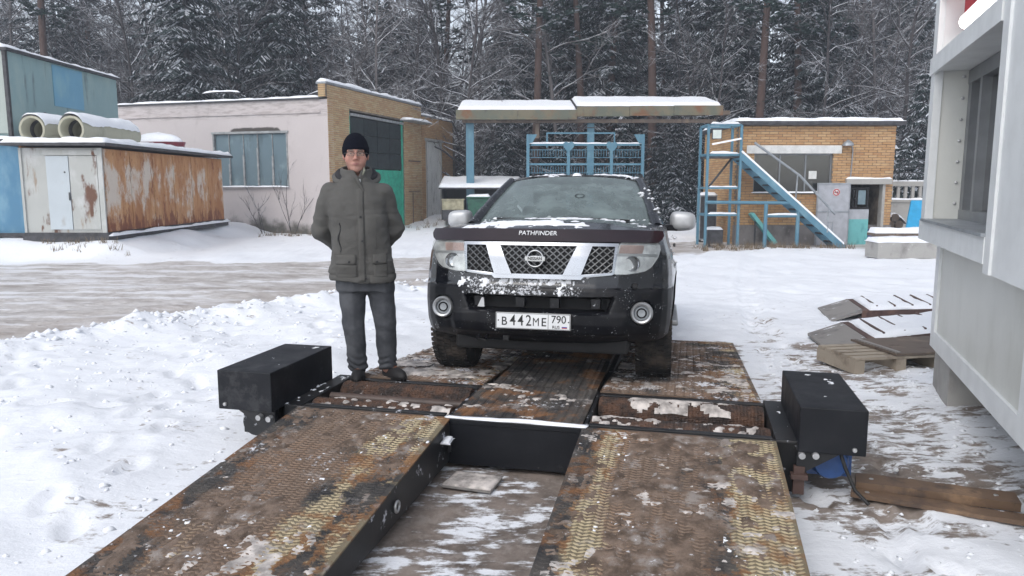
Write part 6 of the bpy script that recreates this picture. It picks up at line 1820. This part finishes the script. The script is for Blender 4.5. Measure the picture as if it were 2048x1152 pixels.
g = [(W_(1.1)-.135+.010*math.sin(k*.8), jfront(W_(1.1)-.135, 1.155-.0185*k)-.004, 1.155-.0185*k) for k in range(12)]
m = MB(); m.tube(g, .0045, 6); m.build('chest_zip', M_zip, jo, smooth=60)
g = [(W_(1.1)+.115, jfront(W_(1.1)+.115, 1.15-.02*k)-.002, 1.15-.02*k) for k in range(10)]
m = MB(); m.tube(g, .0028, 6); m.build('chest_seam', M_jacket, jo, smooth=60)
for z in (.765, 1.03, 1.20): 
    m = MB(); y_ = jfront(W_(z)+.018, z)-.011; m.lathe([(0,y_-.002),(.008,y_-.001),(.009,y_+.006)], 12, (W_(z)+.018,0,z), 'y'); m.build('snap_button', M_zip, jo, smooth=60)
# collar, open at the throat, and the hood lying on the shoulders
def collar(X, Y, Z):
    x = X-HXc; r = np.sqrt((x/1.0)**2+((Y-.018)/.95)**2)
    R0 = np.interp(Z, [1.40,1.46,1.54], [.114,.104,.101])
    d = np.abs(r-R0)-.010
    op = sstep(.030, .0, np.abs(x-.012-.10*(1.50-Z)))*(Y < 0)
    top = 1.540+.022*np.clip(Y/.1, -1, 1)-.045*op
    d = np.maximum(d, np.maximum(Z-top, 1.40-Z))
    return d-.003*fbm(X*14, Y*14, Z*22, 2, 205)
v, q_ = sdf_mesh(collar, (-.24,-.13,1.38), (.06,.16,1.60), .005)
mesh_obj('collar', v, q_, M_jacket, MAN, smooth=180)
def hood(X, Y, Z):
    x = X-HXc
    rr0 = np.sqrt((x/.135)**2+((Y-.050)/.115)**2)
    d = np.sqrt(((rr0-1)*.12)**2+((Z-1.440-.05*np.clip((Y+.02)/.15,-.6,1))/1.0)**2)-np.interp(Y, [-.09,-.03,.1,.2], [.008,.021,.038,.055])
    d = np.maximum(d, -(Y+.075))
    return d-.006*fbm(X*11, Y*11, Z*14, 3, 207)
v, q_ = sdf_mesh(hood, (-.36,-.11,1.36), (.18,.29,1.62), .0068)
mesh_obj('hood', v, q_, M_jacket, MAN, smooth=180)
def lining(X, Y, Z):
    x = X-HXc; rr0 = np.sqrt((x/.118)**2+((Y-.045)/.098)**2)
    d = np.sqrt(((rr0-1)*.108)**2+((Z-1.468-.05*np.clip((Y+.02)/.15,-.6,1)))**2)-np.interp(Y, [-.08,-.02,.1], [.010,.026,.036])
    return np.maximum(d, -(Y+.072))
v, q_ = sdf_mesh(lining, (-.34,-.11,1.40), (.16,.26,1.64), .0068)
mesh_obj('hood_lining', v, q_, M_lining, MAN, smooth=180)
m = MB(); m.box(HXc+.015,HXc+.030,-.099,-.090,1.405,1.462); m.build('zip_pull', M_mirror, MAN, bevel=.002)
m = MB(); g = [(HXc-.002+.06*k/9, -.098-.012*math.sin(k/9*3), 1.48-.13*k/9) for k in range(10)]; m.tube(g, .012, 8); m.build('throat_flap', M_jacket, MAN, smooth=60)
m = MB(); m.tube([(HXc+.056,-.082,1.542),(HXc+.058,-.088,1.520),(HXc+.045,-.098,1.49)], [.005,.009,.004], 8); m.build('collar_lining', M_collarin, MAN, smooth=60)
# trousers
def legs(X, Y, Z):
    d = np.maximum(oval(X, Y, Z, [.60,.70,.85], [.20,.205,.20], [.125,.13,.13], 2.4), .66-Z)
    def leg(xs, yk):
        a = capsule(X, Y, Z, (xs[0],0,.78), (xs[1],yk,.42), .108, .080)
        b = capsule(X, Y, Z, (xs[1],yk,.42), (xs[2],.012,.10), .079, .070)
        return smin(a, b, .02)
    d = smin(d, leg((-.140,-.140,-.115), -.012), .02); d = smin(d, leg((.052,.090,.100), -.012), .02)
    d = np.maximum(d, np.maximum(.055+.02*np.clip(-Y/.1,-1,1)-Z, Z-.86))
    low = sstep(.24,.08,Z); kn = np.exp(-((Z-.44)/.10)**2)
    f = low*.0065*np.sin(Z*120+X*26+fbm(X*9, Y*9, Z*3, 2, 211)*7)+(.005+.004*kn)*fbm(X*8+Z*5, Y*8, Z*8, 3, 213)+.004*np.exp(-((X-cx(Z)*0-np.where(X < -.03, -.14, .09))/.02)**2)*(Y < 0)*sstep(.1, .4, Z)
    return d-f
v, q_ = sdf_mesh(legs, (-.28,-.17,.02), (.24,.17,.88), .0085)
mesh_obj('trousers', v, q_, M_denim, MAN, smooth=180)
# shoes
def shoe(xc_, yaw):
    c, s = math.cos(yaw), math.sin(yaw)
    def f(X, Y, Z):
        x = (X-xc_)*c+(Y-.03)*s; y = -(X-xc_)*s+(Y-.03)*c
        d = ell(x, y, Z, (0,-.09,.035), (.048,.135,.052)); d = smin(d, ell(x, y, Z, (0,.035,.055), (.040,.060,.060)), .03)
        d = smin(d, ell(x, y, Z, (0,-.145,.030), (.042,.062,.040)), .02)
        sole = np.maximum(np.sqrt((x/.050)**2+((y+.055)/.158)**2)-1, -9)*.05
        sole = np.maximum(sole, np.abs(Z-.014)-.014)
        return np.maximum(np.minimum(d, sole), -Z)
    v, q_ = sdf_mesh(f, (xc_-.16,-.24,-.01), (xc_+.16,.16,.14), .006)
    o = mesh_obj('shoe', v, q_, M_shoe, MAN, smooth=180)
    lc = MB()
    for k in range(4):
        yy = -.062-.026*k; zz = np.interp(yy, [-.14,-.05], [.077,.097])
        pts_ = [(-.020,yy,zz-.010),(0,yy-.006,zz+.000),(.020,yy,zz-.010)]
        lc.tube([(xc_+p[0]*c-(p[1])*s, .03+p[0]*s+p[1]*c, p[2]) for p in pts_], .0042, 5)
    lc.build('laces', M_lace, o, smooth=60)
shoe(-.112, R(-4)); shoe(.118, R(26))
# hat, face details, glasses
def hat(X, Y, Z):
    x = X-HXc
    d = ell(x, Y, Z, (0,.014,1.668), (.0925,.1125,.1215))
    band = np.maximum(np.sqrt((x/.0915)**2+((Y-.014)/.1115)**2)-1, -.5)*.09
    d = smin(d, np.maximum(band, np.abs(Z-1.662)-.022), .012)
    bottom = 1.667-.055*sstep(.035, .078, np.abs(x))*sstep(-.075, -.03, Y)-.03*sstep(.0, .1, Y)
    d = np.maximum(d, bottom-Z)
    return d-.0010*np.sin(np.arctan2(x, Y)*64)
v, q_ = sdf_mesh(hat, (-.20,-.12,1.60), (.02,.15,1.80), .0045)
mesh_obj('knit_hat', v, q_, M_hat, MAN, smooth=180)
for s in (-1, 1):
    m = MB(); m.lathe([(0,-.0115),(.006,-.0098),(.010,-.005),(.0115,0),(0,.0115)], 14, (HXc+.031*s,-.0685,1.640), 'y'); eo = m.build('eye', M_eye, bo, smooth=180)
    m = MB(); m.lathe([(0,-.0124),(.0045,-.0112),(.0052,-.0100)], 12, (HXc+.031*s,-.0685,1.640), 'y'); m.build('iris', M_iris, eo, smooth=180)
    lid = np.array([[(HXc+.031*s+.0128*math.sin(b_)*math.cos(a_), -.0685-.0128*math.cos(b_)*math.cos(a_), 1.640+.0128*math.sin(a_)) for b_ in np.linspace(-1.4,1.4,12)] for a_ in np.linspace(.10,1.3,7)])
    m = MB(); m.grid(lid); m.build('eyelid', M_skin, bo, smooth=180)
    lid = np.array([[(HXc+.031*s+.0126*math.sin(b_)*math.cos(a_), -.0685-.0126*math.cos(b_)*math.cos(a_), 1.640+.0126*math.sin(a_)) for b_ in np.linspace(-1.4,1.4,12)] for a_ in np.linspace(-1.2,-.32,6)])
    m = MB(); m.grid(lid); m.build('eyelid', M_skin, bo, smooth=180)
    m = MB(); m.tube([(HXc+.014*s,-.096,1.659),(HXc+.032*s,-.092,1.664),(HXc+.050*s,-.078,1.660)], [.003,.0038,.002], 6); m.build('eyebrow', M_hair, bo, smooth=60)
    m = MB(); m.tube([(HXc+.079*s,-.012,1.668),(HXc+.080*s,-.008,1.645),(HXc+.077*s,-.006,1.615)], [.008,.007,.003], 6); m.build('hair', M_hair, bo, smooth=60)
m = MB(); m.tube([(HXc-.024,-.090,1.5675),(HXc-.010,-.097,1.571),(HXc,-.099,1.570),(HXc+.010,-.097,1.571),(HXc+.024,-.090,1.5675)], [.002,.0036,.0036,.0036,.002], 6); m.tube([(HXc-.020,-.091,1.562),(HXc,-.098,1.5605),(HXc+.020,-.091,1.562)], [.002,.0042,.002], 6); m.build('lips', M_lip, bo, smooth=60)
gl_ = MB()
for s in (-1, 1):
    c0 = Vector((HXc+.034*s,-.112,1.636)); p = []
    for k in range(21):
        a = 2*PI*k/20; p.append(c0+Vector((.025*np.sign(math.cos(a))*abs(math.cos(a))**.6, .004*abs(math.cos(a)), .0155*np.sign(math.sin(a))*abs(math.sin(a))**.6)))
    gl_.tube(p[:11], .0017, 6); gl_.tube(p[10:], .0007, 5)
    gl_.tube([c0+Vector((.026*s,.004,.006)), Vector((HXc+.080*s,-.06,1.642)), Vector((HXc+.086*s,.02,1.640))], .0017, 6)
gl_.tube([(HXc-.009,-.112,1.640),(HXc,-.115,1.643),(HXc+.009,-.112,1.640)], .0016, 6)
go = gl_.build('glasses', M_zip, MAN, smooth=60)
for s in (-1, 1):
    m = MB(); m.box(HXc+.034*s-.023,HXc+.034*s+.023,-.1105,-.1098,1.6215,1.6505); m.build('lens', M_spec, go)
# ---------------------------------------------------------------- the winter forest behind the yard
class Twigs:
    """fast builder of many thin 3-sided branches"""
    def __init__(s): s.V, s.F, s.n = [], [], 0
    def add(s, pts, r0, r1, sides=3, rnd=random):
        m = len(pts); pts = np.asarray(pts); d = np.gradient(pts, axis=0); d /= np.linalg.norm(d, axis=1)[:,None]+1e-9
        ref = np.array([0,0,1.]) if abs(d[0,2]) < .9 else np.array([1.,0,0])
        a = np.cross(d, ref); a /= np.linalg.norm(a, axis=1)[:,None]+1e-9; b = np.cross(d, a)
        rs = np.linspace(r0, r1, m)[:,None]; ph = rnd.uniform(0, 2*PI)
        ring = [pts+rs*(a*math.cos(ph+2*PI*k/sides)+b*math.sin(ph+2*PI*k/sides)) for k in range(sides)]
        V = np.stack(ring, 1).reshape(-1,3); B = s.n
        I_ = np.arange(m-1)[:,None]*sides; K = np.arange(sides)[None,:]; K2 = (K+1) % sides
        s.F.append((B+np.stack([I_+K, I_+K2, I_+sides+K2, I_+sides+K], -1)).reshape(-1,4)); s.V.append(V); s.n += len(V)
    def ribbon(s, p, q, w, rnd=random):
        p, q = np.asarray(p), np.asarray(q); d = q-p; a = np.cross(d, rnd_vec(rnd)); a = a/(np.linalg.norm(a)+1e-9)*w
        s.V.append(np.array([p-a, p+a, q+a*.3, q-a*.3])); s.F.append(np.array([[0,1,2,3]])+s.n); s.n += 4
    def quads(s, V):       # V: (k,4,3)
        k = len(V); s.V.append(V.reshape(-1,3)); s.F.append(np.arange(4*k).reshape(-1,4)+s.n); s.n += 4*k
    def mesh(s, name, mat, smooth=False):
        V, F = np.concatenate(s.V), np.concatenate(s.F)
        me = bpy.data.meshes.new(name); me.vertices.add(len(V)); me.vertices.foreach_set('co', V.astype(np.float32).ravel())
        me.loops.add(F.size); me.loops.foreach_set('vertex_index', F.astype(np.int32).ravel())
        me.polygons.add(len(F)); me.polygons.foreach_set('loop_start', np.arange(0, F.size, 4, dtype=np.int32))
        me.update(calc_edges=True); me.materials.append(mat); me.validate()
        if smooth: me.polygons.foreach_set('use_smooth', [True]*len(F))
        return me
def rnd_vec(r): return np.array([r.gauss(0,1), r.gauss(0,1), r.gauss(0,1)])
def bend(p, d, L, n, wob, up, r):
    pts = [np.array(p)]; d = np.array(d, float)
    for k in range(n):
        d = d+rnd_vec(r)*wob+np.array([0,0,up]); d /= np.linalg.norm(d); pts.append(pts[-1]+d*L/n)
    return pts, d

def bare_tree(seed, H, bark, limbs, twigs, low=1.2, spread=.30, rad=.11):
    r = random.Random(seed); tr, cr = Twigs(), Twigs()
    pts, _ = bend((0,0,-.2), (r.gauss(0,.04), r.gauss(0,.04), 1), H, 16, .035, .02, r)
    tr.add(pts, rad, rad*.22, 6, r); P_ = np.array(pts)
    for k in range(limbs):
        f = low/H+(1-low/H)*((k+r.random())/limbs)**1.05; i = min(int(f*16), 15); p = P_[i]+(P_[i+1]-P_[i])*(f*16-i)
        a = r.uniform(0, 2*PI); el_ = r.uniform(.25, 1.0)
        L = (spread*H*(1-f)**.7+.5)*r.uniform(.55, 1.15)
        q, d = bend(p, (math.cos(a)*math.cos(el_), math.sin(a)*math.cos(el_), math.sin(el_)), L, 6, .16, -.01, r)
        cr.add(q, .012+.012*L, .010, 3, r)
        for j in range(int(3+L*2.2)):
            b = r.uniform(.2, 1)*5.99; bi = int(b); pp = q[bi]+(q[bi+1]-q[bi])*(b-bi)
            dd = (q[bi+1]-q[bi]); dd = dd/np.linalg.norm(dd)+rnd_vec(r)*.55+np.array([0,0,.12])
            q2, _ = bend(pp, dd/np.linalg.norm(dd), L*r.uniform(.18, .42), 4, .18, -.03, r)
            cr.add(q2, .014, .007, 3, r)
            for t_ in range(twigs):
                c = r.uniform(.1, 1)*3.99; ci = int(c); p3 = q2[ci]+(q2[ci+1]-q2[ci])*(c-ci)
                d3 = (q2[ci+1]-q2[ci]); d3 = d3/np.linalg.norm(d3)+rnd_vec(r)*.5+np.array([0,0,.2]); d3 /= np.linalg.norm(d3)
                cr.ribbon(p3, p3+d3*r.uniform(.25,.75), .0065, r)
    return tr.mesh('trunk', bark), cr.mesh('crown', bark)
def needle_spray(cr, sn, p, d, L, r, dens, droop):
    """one conifer bough: a drooping rib, hanging needle fans, a line of snow on top"""
    n = 5; pts = [np.array(p)]; dd = np.array(d, float)
    for k in range(n):
        dd = dd+np.array([0,0,-droop])+rnd_vec(r)*.06; dd /= np.linalg.norm(dd); pts.append(pts[-1]+dd*L/n)
    cr.add(pts, .022, .008, 3, r)
    P_ = np.array(pts); side = np.cross(dd, [0,0,1.]); side /= np.linalg.norm(side)+1e-9
    m = max(4, int(L*dens)); Q, S_ = [], []
    for k in range(m):
        f = (k+r.random())/m*.97; i = min(int(f*n), n-1); c = P_[i]+(P_[i+1]-P_[i])*(f*n-i)
        for s in (-1, 1):
            l = (.16+.36*L*(1-f)**.8*.55)*r.uniform(.6,1.2)
            e = c+side*s*l*r.uniform(.7,1)+dd*l*r.uniform(.3,.8)+np.array([0,0,-l*r.uniform(.15,.55)])
            w = .030+.032*r.random(); t_ = (e-c); nn = np.cross(t_, rnd_vec(r)*.35+np.array([0,0,1.])); nn /= np.linalg.norm(nn)+1e-9
            hang = np.array([0,0,-r.uniform(.05,.14)])
            Q.append([c-nn*w*.4, c+nn*w*.4, e+nn*w*.5+hang*.4, e-nn*w*.5+hang])
            Q.append([c+hang*.2, (c+e)/2+hang+nn*w, e, (c+e)/2-nn*w*.3])
            if r.random() < .34:
                w2 = r.uniform(.016,.036); up = np.array([0,0,.035]); a_, b_ = c+(e-c)*r.uniform(0,.3), c+(e-c)*r.uniform(.6,1)
                S_.append([a_-nn*w2+up, a_+nn*w2+up, b_+nn*w2*.7+up, b_-nn*w2*.7+up]); S_.append([a_-nn*w2+up, b_-nn*w2*.7+up, b_-up*.6, a_-up*.6])
    cr.quads(np.array(Q))
    if S_: sn.quads(np.array(S_))
def spruce(seed, H, base=.3, wid=.24, step=.36, dens=4.2):
    r = random.Random(seed); tr, cr, sn = Twigs(), Twigs(), Twigs()
    pts, _ = bend((0,0,-.2), (0,0,1), H, 12, .008, .02, r); tr.add(pts, .02*H*.55, .015, 7, r)
    z = base
    while z < H-.3:
        f = 1-z/H; L0 = min(wid*H*f**.85+.15, 2.9)
        nb = 5 if z < 12 else 4
        a0 = r.uniform(0, 2*PI)
        for k in range(nb):
            a = a0+2*PI*k/nb+r.gauss(0,.25); L = L0*r.uniform(.65,1.12)
            i = min(int((z+.2)/H*12), 11); c = np.array(pts[i])+(np.array(pts[i+1])-np.array(pts[i]))*((z+.2)/H*12-i)
            needle_spray(cr, sn, c, (math.cos(a), math.sin(a), r.uniform(-.15,.25)), L, r, dens*(1 if z < 12 else .6), .09)
        z += step*r.uniform(.8,1.25)*(1 if z < 12 else 1.5)
    return tr.mesh('trunk', M_bark), cr.mesh('crown', M_needle), sn.mesh('snow', M_branchsnow)
def pine(seed, H, clear):
    r = random.Random(seed); tr, cr, sn = Twigs(), Twigs(), Twigs()
    pts, _ = bend((0,0,-.2), (r.gauss(0,.03),0,1), H, 14, .018, .02, r); tr.add(pts, .24, .07, 9, r); P_ = np.array(pts)
    nb = int((H-clear)*4.5)
    for k in range(nb):
        z = clear+(H-clear)*((k+r.random())/nb); i = min(int((z+.2)/H*14), 13); c = P_[i]+(P_[i+1]-P_[i])*((z+.2)/H*14-i)
        a = r.uniform(0, 2*PI); L = r.uniform(.9,2.6)*(1.1-.5*(z-clear)/(H-clear)); el_ = r.uniform(-.1,.6)
        q, d = bend(c, (math.cos(a)*math.cos(el_), math.sin(a)*math.cos(el_), math.sin(el_)), L, 5, .15, .02, r)
        cr.add(q, .035, .014, 4, r)
        for j in range(int(4+L*3)):
            b = r.uniform(.35,1)*4.99; bi = int(b); p3 = q[bi]+(q[bi+1]-q[bi])*(b-bi); d3 = rnd_vec(r)*.8+d; d3[2] *= .5; d3 /= np.linalg.norm(d3)
            tip = p3+d3*r.uniform(.2,.5); Q = []
            for t_ in range(9):
                u = rnd_vec(r); u /= np.linalg.norm(u); u[2] = abs(u[2])*.5; w = np.cross(u, rnd_vec(r)); w /= np.linalg.norm(w)+1e-9
                e = tip+u*r.uniform(.18,.36); Q.append([tip-w*.05, tip+w*.05, e+w*.035, e-w*.035])
            cr.quads(np.array(Q))
            if r.random() < .55:
                u = d3*np.array([1,1,.2]); w = np.cross(u, [0,0,1.]); w /= np.linalg.norm(w)+1e-9; w2 = r.uniform(.05,.11); up = np.array([0,0,.10])
                sn.quads(np.array([[tip-w*w2+up, tip+w*w2+up, tip+u*.3+w*w2*.6+up, tip+u*.3-w*w2*.6+up],[tip-w*w2+up, tip+u*.3-w*w2*.6+up, tip+u*.32+up*.5, tip+up*.4]]))
    # dead stubs with snow on the bare stem
    for k in range(9):
        z = r.uniform(2, clear); i = min(int((z+.2)/H*14), 13); c = P_[i]; a = r.uniform(0,2*PI)
        q, d = bend(c, (math.cos(a),math.sin(a),.1), r.uniform(.4,1.3), 3, .2, -.03, r); cr.add(q, .022, .010, 3, r)
    return tr.mesh('trunk', M_pinebark, True), cr.mesh('crown', M_pineneedle), sn.mesh('snow', M_branchsnow)

KINDS = {
  'spruce': [spruce(301, 19, dens=6.2), spruce(302, 15, wid=.26, dens=6.2), spruce(303, 22, dens=6.2)],
  'young_spruce': [spruce(311, 7, .15, .30, .30, 6.5), spruce(312, 5, .1, .32, .27, 6.5)],
  'bare': [bare_tree(321, 17, M_bark, 48, 8), bare_tree(322, 15, M_bark, 46, 8, .8, .34), bare_tree(323, 18, M_birch, 46, 8, 2.0, .26, .12), bare_tree(324, 13, M_bark, 42, 8, .5, .36, .08)],
  'pine': [pine(331, 21, 9.0), pine(332, 19, 8.0)],
}
INFO = {
  'spruce': ('spruce_tree', 'dark green spruce laden with snow in the forest behind the yard', 'spruce', 'tall spruces in the forest'),
  'young_spruce': ('young_spruce', 'small snow-laden young spruce at the edge of the forest', 'young spruce', 'young spruces at the forest edge'),
  'bare': ('bare_tree', 'leafless tree with snow-lined branches in the forest behind the yard', 'bare tree', 'leafless trees in the forest'),
  'pine': ('pine_tree', 'tall pine with reddish bare trunk in the forest behind the yard', 'pine', 'pines in the forest'),
}
PN = ('trunk', 'crown', 'snow')
def plant(kind_, x, y, k=None, s=1.0, label=None):
    nm, lb, ct, gp = INFO[kind_]
    var = KINDS[kind_]; ms = var[random.randrange(len(var)) if k is None else k]
    o = thing(nm, label or lb, ct, (x, y, -.1), random.uniform(0, 2*PI), None if label else gp)
    o.scale = (s*random.uniform(.92,1.08),)*2+(s,)
    for pn, me in zip(PN, ms):
        c = bpy.data.objects.new(pn if pn != 'snow' else 'branch_snow', me); COL.objects.link(c); c.parent = o
        if pn != 'trunk': c['kind'] = 'stuff'
    return o
rf = random.Random(77)
def px(p, Y): return (p-1024)/1500*Y
# pines whose red trunks can be told apart, named by what they stand behind
for (p, Y, k, lb) in ((1072,39,0,'pine with reddish trunk behind the left half of the canopy roof'),(1163,41,1,'left of two close pine trunks behind the middle of the canopy roof'),(1213,42,0,'right of two close pine trunks behind the middle of the canopy roof'),
        (1508,37,0,'thick straight red pine trunk behind the left end of the gatehouse roof'),(1583,38,1,'leaning red pine trunk behind the middle of the gatehouse roof'),(1318,47,1,'pine with reddish trunk behind the right half of the canopy roof'),(205,50,0,None),(640,52,1,None),(890,48,0,None),(1690,47,1,None)):
    plant('pine', px(p,Y), Y, k, 1.0, lb)
# prominent bare trees
for (p, Y, k, s, lb) in ((480,40,0,1.0,'leafless tree with wide snowy limbs behind the pink wall, above its window'),(275,42,1,1.05,'leafless tree rising beside the right end of the turquoise container'),
        (935,38,0,.95,'leafless tree with white limbs behind the left end of the canopy roof'),(400,44,2,1.0,'pale-barked tree behind the pink workshop, over the bent roof arm'),
        (1385,40,3,1.05,'low branching leafless tree behind the right end of the canopy roof'),(1650,36,1,.95,'leafless tree close behind the gatehouse roof, left of the outdoor lamp'),
        (1800,34,0,.9,'leafless tree behind the concrete fence beside the white booth'),(120,44,0,1.0,'leafless tree behind the middle of the turquoise container'),
        (820,43,1,1.0,'leafless tree behind the right end of the brick parapet'),(1745,40,2,1.0,'pale-barked tree behind the right end of the gatehouse roof'),
        (1260,46,0,1.0,'leafless tree behind the right gusset of the blue gate'),(590,46,1,1.0,'leafless tree behind the snowy arched roof frame'),(20,46,2,1.0,'pale-barked tree at the far left above the turquoise container'),
        (1130,47,3,1.1,'leafless tree behind the step between the two canopy roofs'),(1430,38,1,.9,'leafless tree close behind the blue stair tower'),(715,41,3,1.0,'leafless tree behind the workshop gate parapet')):
    plant('bare', px(p,Y), Y, k, s, lb)
rows = ((40.5, 19, .30, .12),(45, 24, .50, .05),(50, 28, .62, .02),(55, 32, .70, 0))
for (Y0, n_, ps, py_) in rows:
    for k in range(n_):
        x = (-.80+1.42*(k+rf.uniform(.1,.9))/n_)*Y0; y = Y0+rf.uniform(-2.2,2.2)
        pxx = 1024+x/y*1500
        kd = 'spruce' if rf.random() < ps else ('pine' if rf.random() < py_ else 'bare')
        if Y0 > 44 and (930 < pxx < 1000 or 1515 < pxx < 1555) and kd == 'spruce': kd = 'bare'
        plant(kd, x, y, None, rf.uniform(.85,1.12))
for k in range(26):
    Y = rf.uniform(37.5, 43); p = rf.uniform(0, 1900); x = px(p, Y)
    if -16 < x < -2.5 and Y < 42: Y = rf.uniform(42, 45); x = px(p, Y)
    plant('young_spruce', x, Y, None, rf.uniform(.7,1.2))
for (p, Y, s, lb) in ((1345,36,.75,'middle of three small snowy spruces between car roof and blue stair tower'),(1310,37,.9,'left of three small snowy spruces between car roof and blue stair tower'),
        (1390,38,.8,'right of three small snowy spruces, just beside the blue stair tower'),(1010,38,.85,'small snowy spruce between the left canopy post and the blue gate'),(1240,38,1.0,'small snowy spruce seen through the right third of the blue gate'),
        (905,46,1.1,None),(1120,37,.7,'small snowy spruce seen through the left third of the blue gate'),(1800,31,.8,'left of two small spruces rising over the concrete fence'),(1825,33,1.0,'right of two small spruces over the concrete fence, next to the booth')):
    plant('young_spruce', px(p,Y), Y, None, s, lb)
# the wood beyond: one mass nobody could count
def flat(ms):
    out = []
    for me in ms:
        n = len(me.vertices); V = np.zeros(n*3, np.float32); me.vertices.foreach_get('co', V)
        F = np.zeros(len(me.loops), np.int32); me.loops.foreach_get('vertex_index', F); out.append((V.reshape(-1,3), F.reshape(-1,4)))
    return out
low_s = [flat(spruce(341+k, 17+2*k, .8, .26, .62, 2.6)) for k in range(2)]
low_b = [flat(bare_tree(351+k, 17, M_bark, 22, 4, 1.0, .30)) for k in range(2)]
acc = [Twigs(), Twigs(), Twigs()]
for k in range(150):
    Y = rf.uniform(58, 76); x = (-.85+1.55*(k+rf.random())/150)*Y; s = rf.uniform(.8,1.1); a = rf.uniform(0, 2*PI)
    pxx = 1024+x/Y*1500
    gap = 925 < pxx < 1010 or 1510 < pxx < 1560
    src = (low_b if (rf.random() < .35 or gap) else low_s)[rf.randrange(2)]
    ca, sa = math.cos(a)*s, math.sin(a)*s
    for i, (V, F) in enumerate(src):
        W3 = np.stack([V[:,0]*ca-V[:,1]*sa+x, V[:,0]*sa+V[:,1]*ca+Y, V[:,2]*s], 1)
        acc[i].V.append(W3); acc[i].F.append(F+acc[i].n); acc[i].n += len(W3)
def far(name, tw, mat):
    o = bpy.data.objects.new(name, tw.mesh(name, mat)); COL.objects.link(o); return kind(o, 'stuff')
fo_ = far('far_forest', acc[1], M_needle)
for nm, tw, mt in (('far_trunks', acc[0], M_bark), ('far_branch_snow', acc[2], M_branchsnow)):
    o = far(nm, tw, mt); o.parent = fo_
# ---------------------------------------------------------------- winter air
m = MB(); m.box(-260,260,-45,330,-1.4,32)
hz = m.build('haze', M_snow); hz.data.materials.clear(); kind(hz, 'stuff')
hm = bpy.data.materials.new('haze_air'); hm.use_nodes = True; hn = hm.node_tree.nodes; hn.clear()
ho = hn.new('ShaderNodeOutputMaterial'); hv = hn.new('ShaderNodeVolumePrincipled')
hv.inputs['Color'].default_value = (.84,.90,1.0,1); hv.inputs['Density'].default_value = .0016; hv.inputs['Anisotropy'].default_value = .2
hm.node_tree.links.new(hv.outputs[0], ho.inputs['Volume']); hz.data.materials.append(hm)
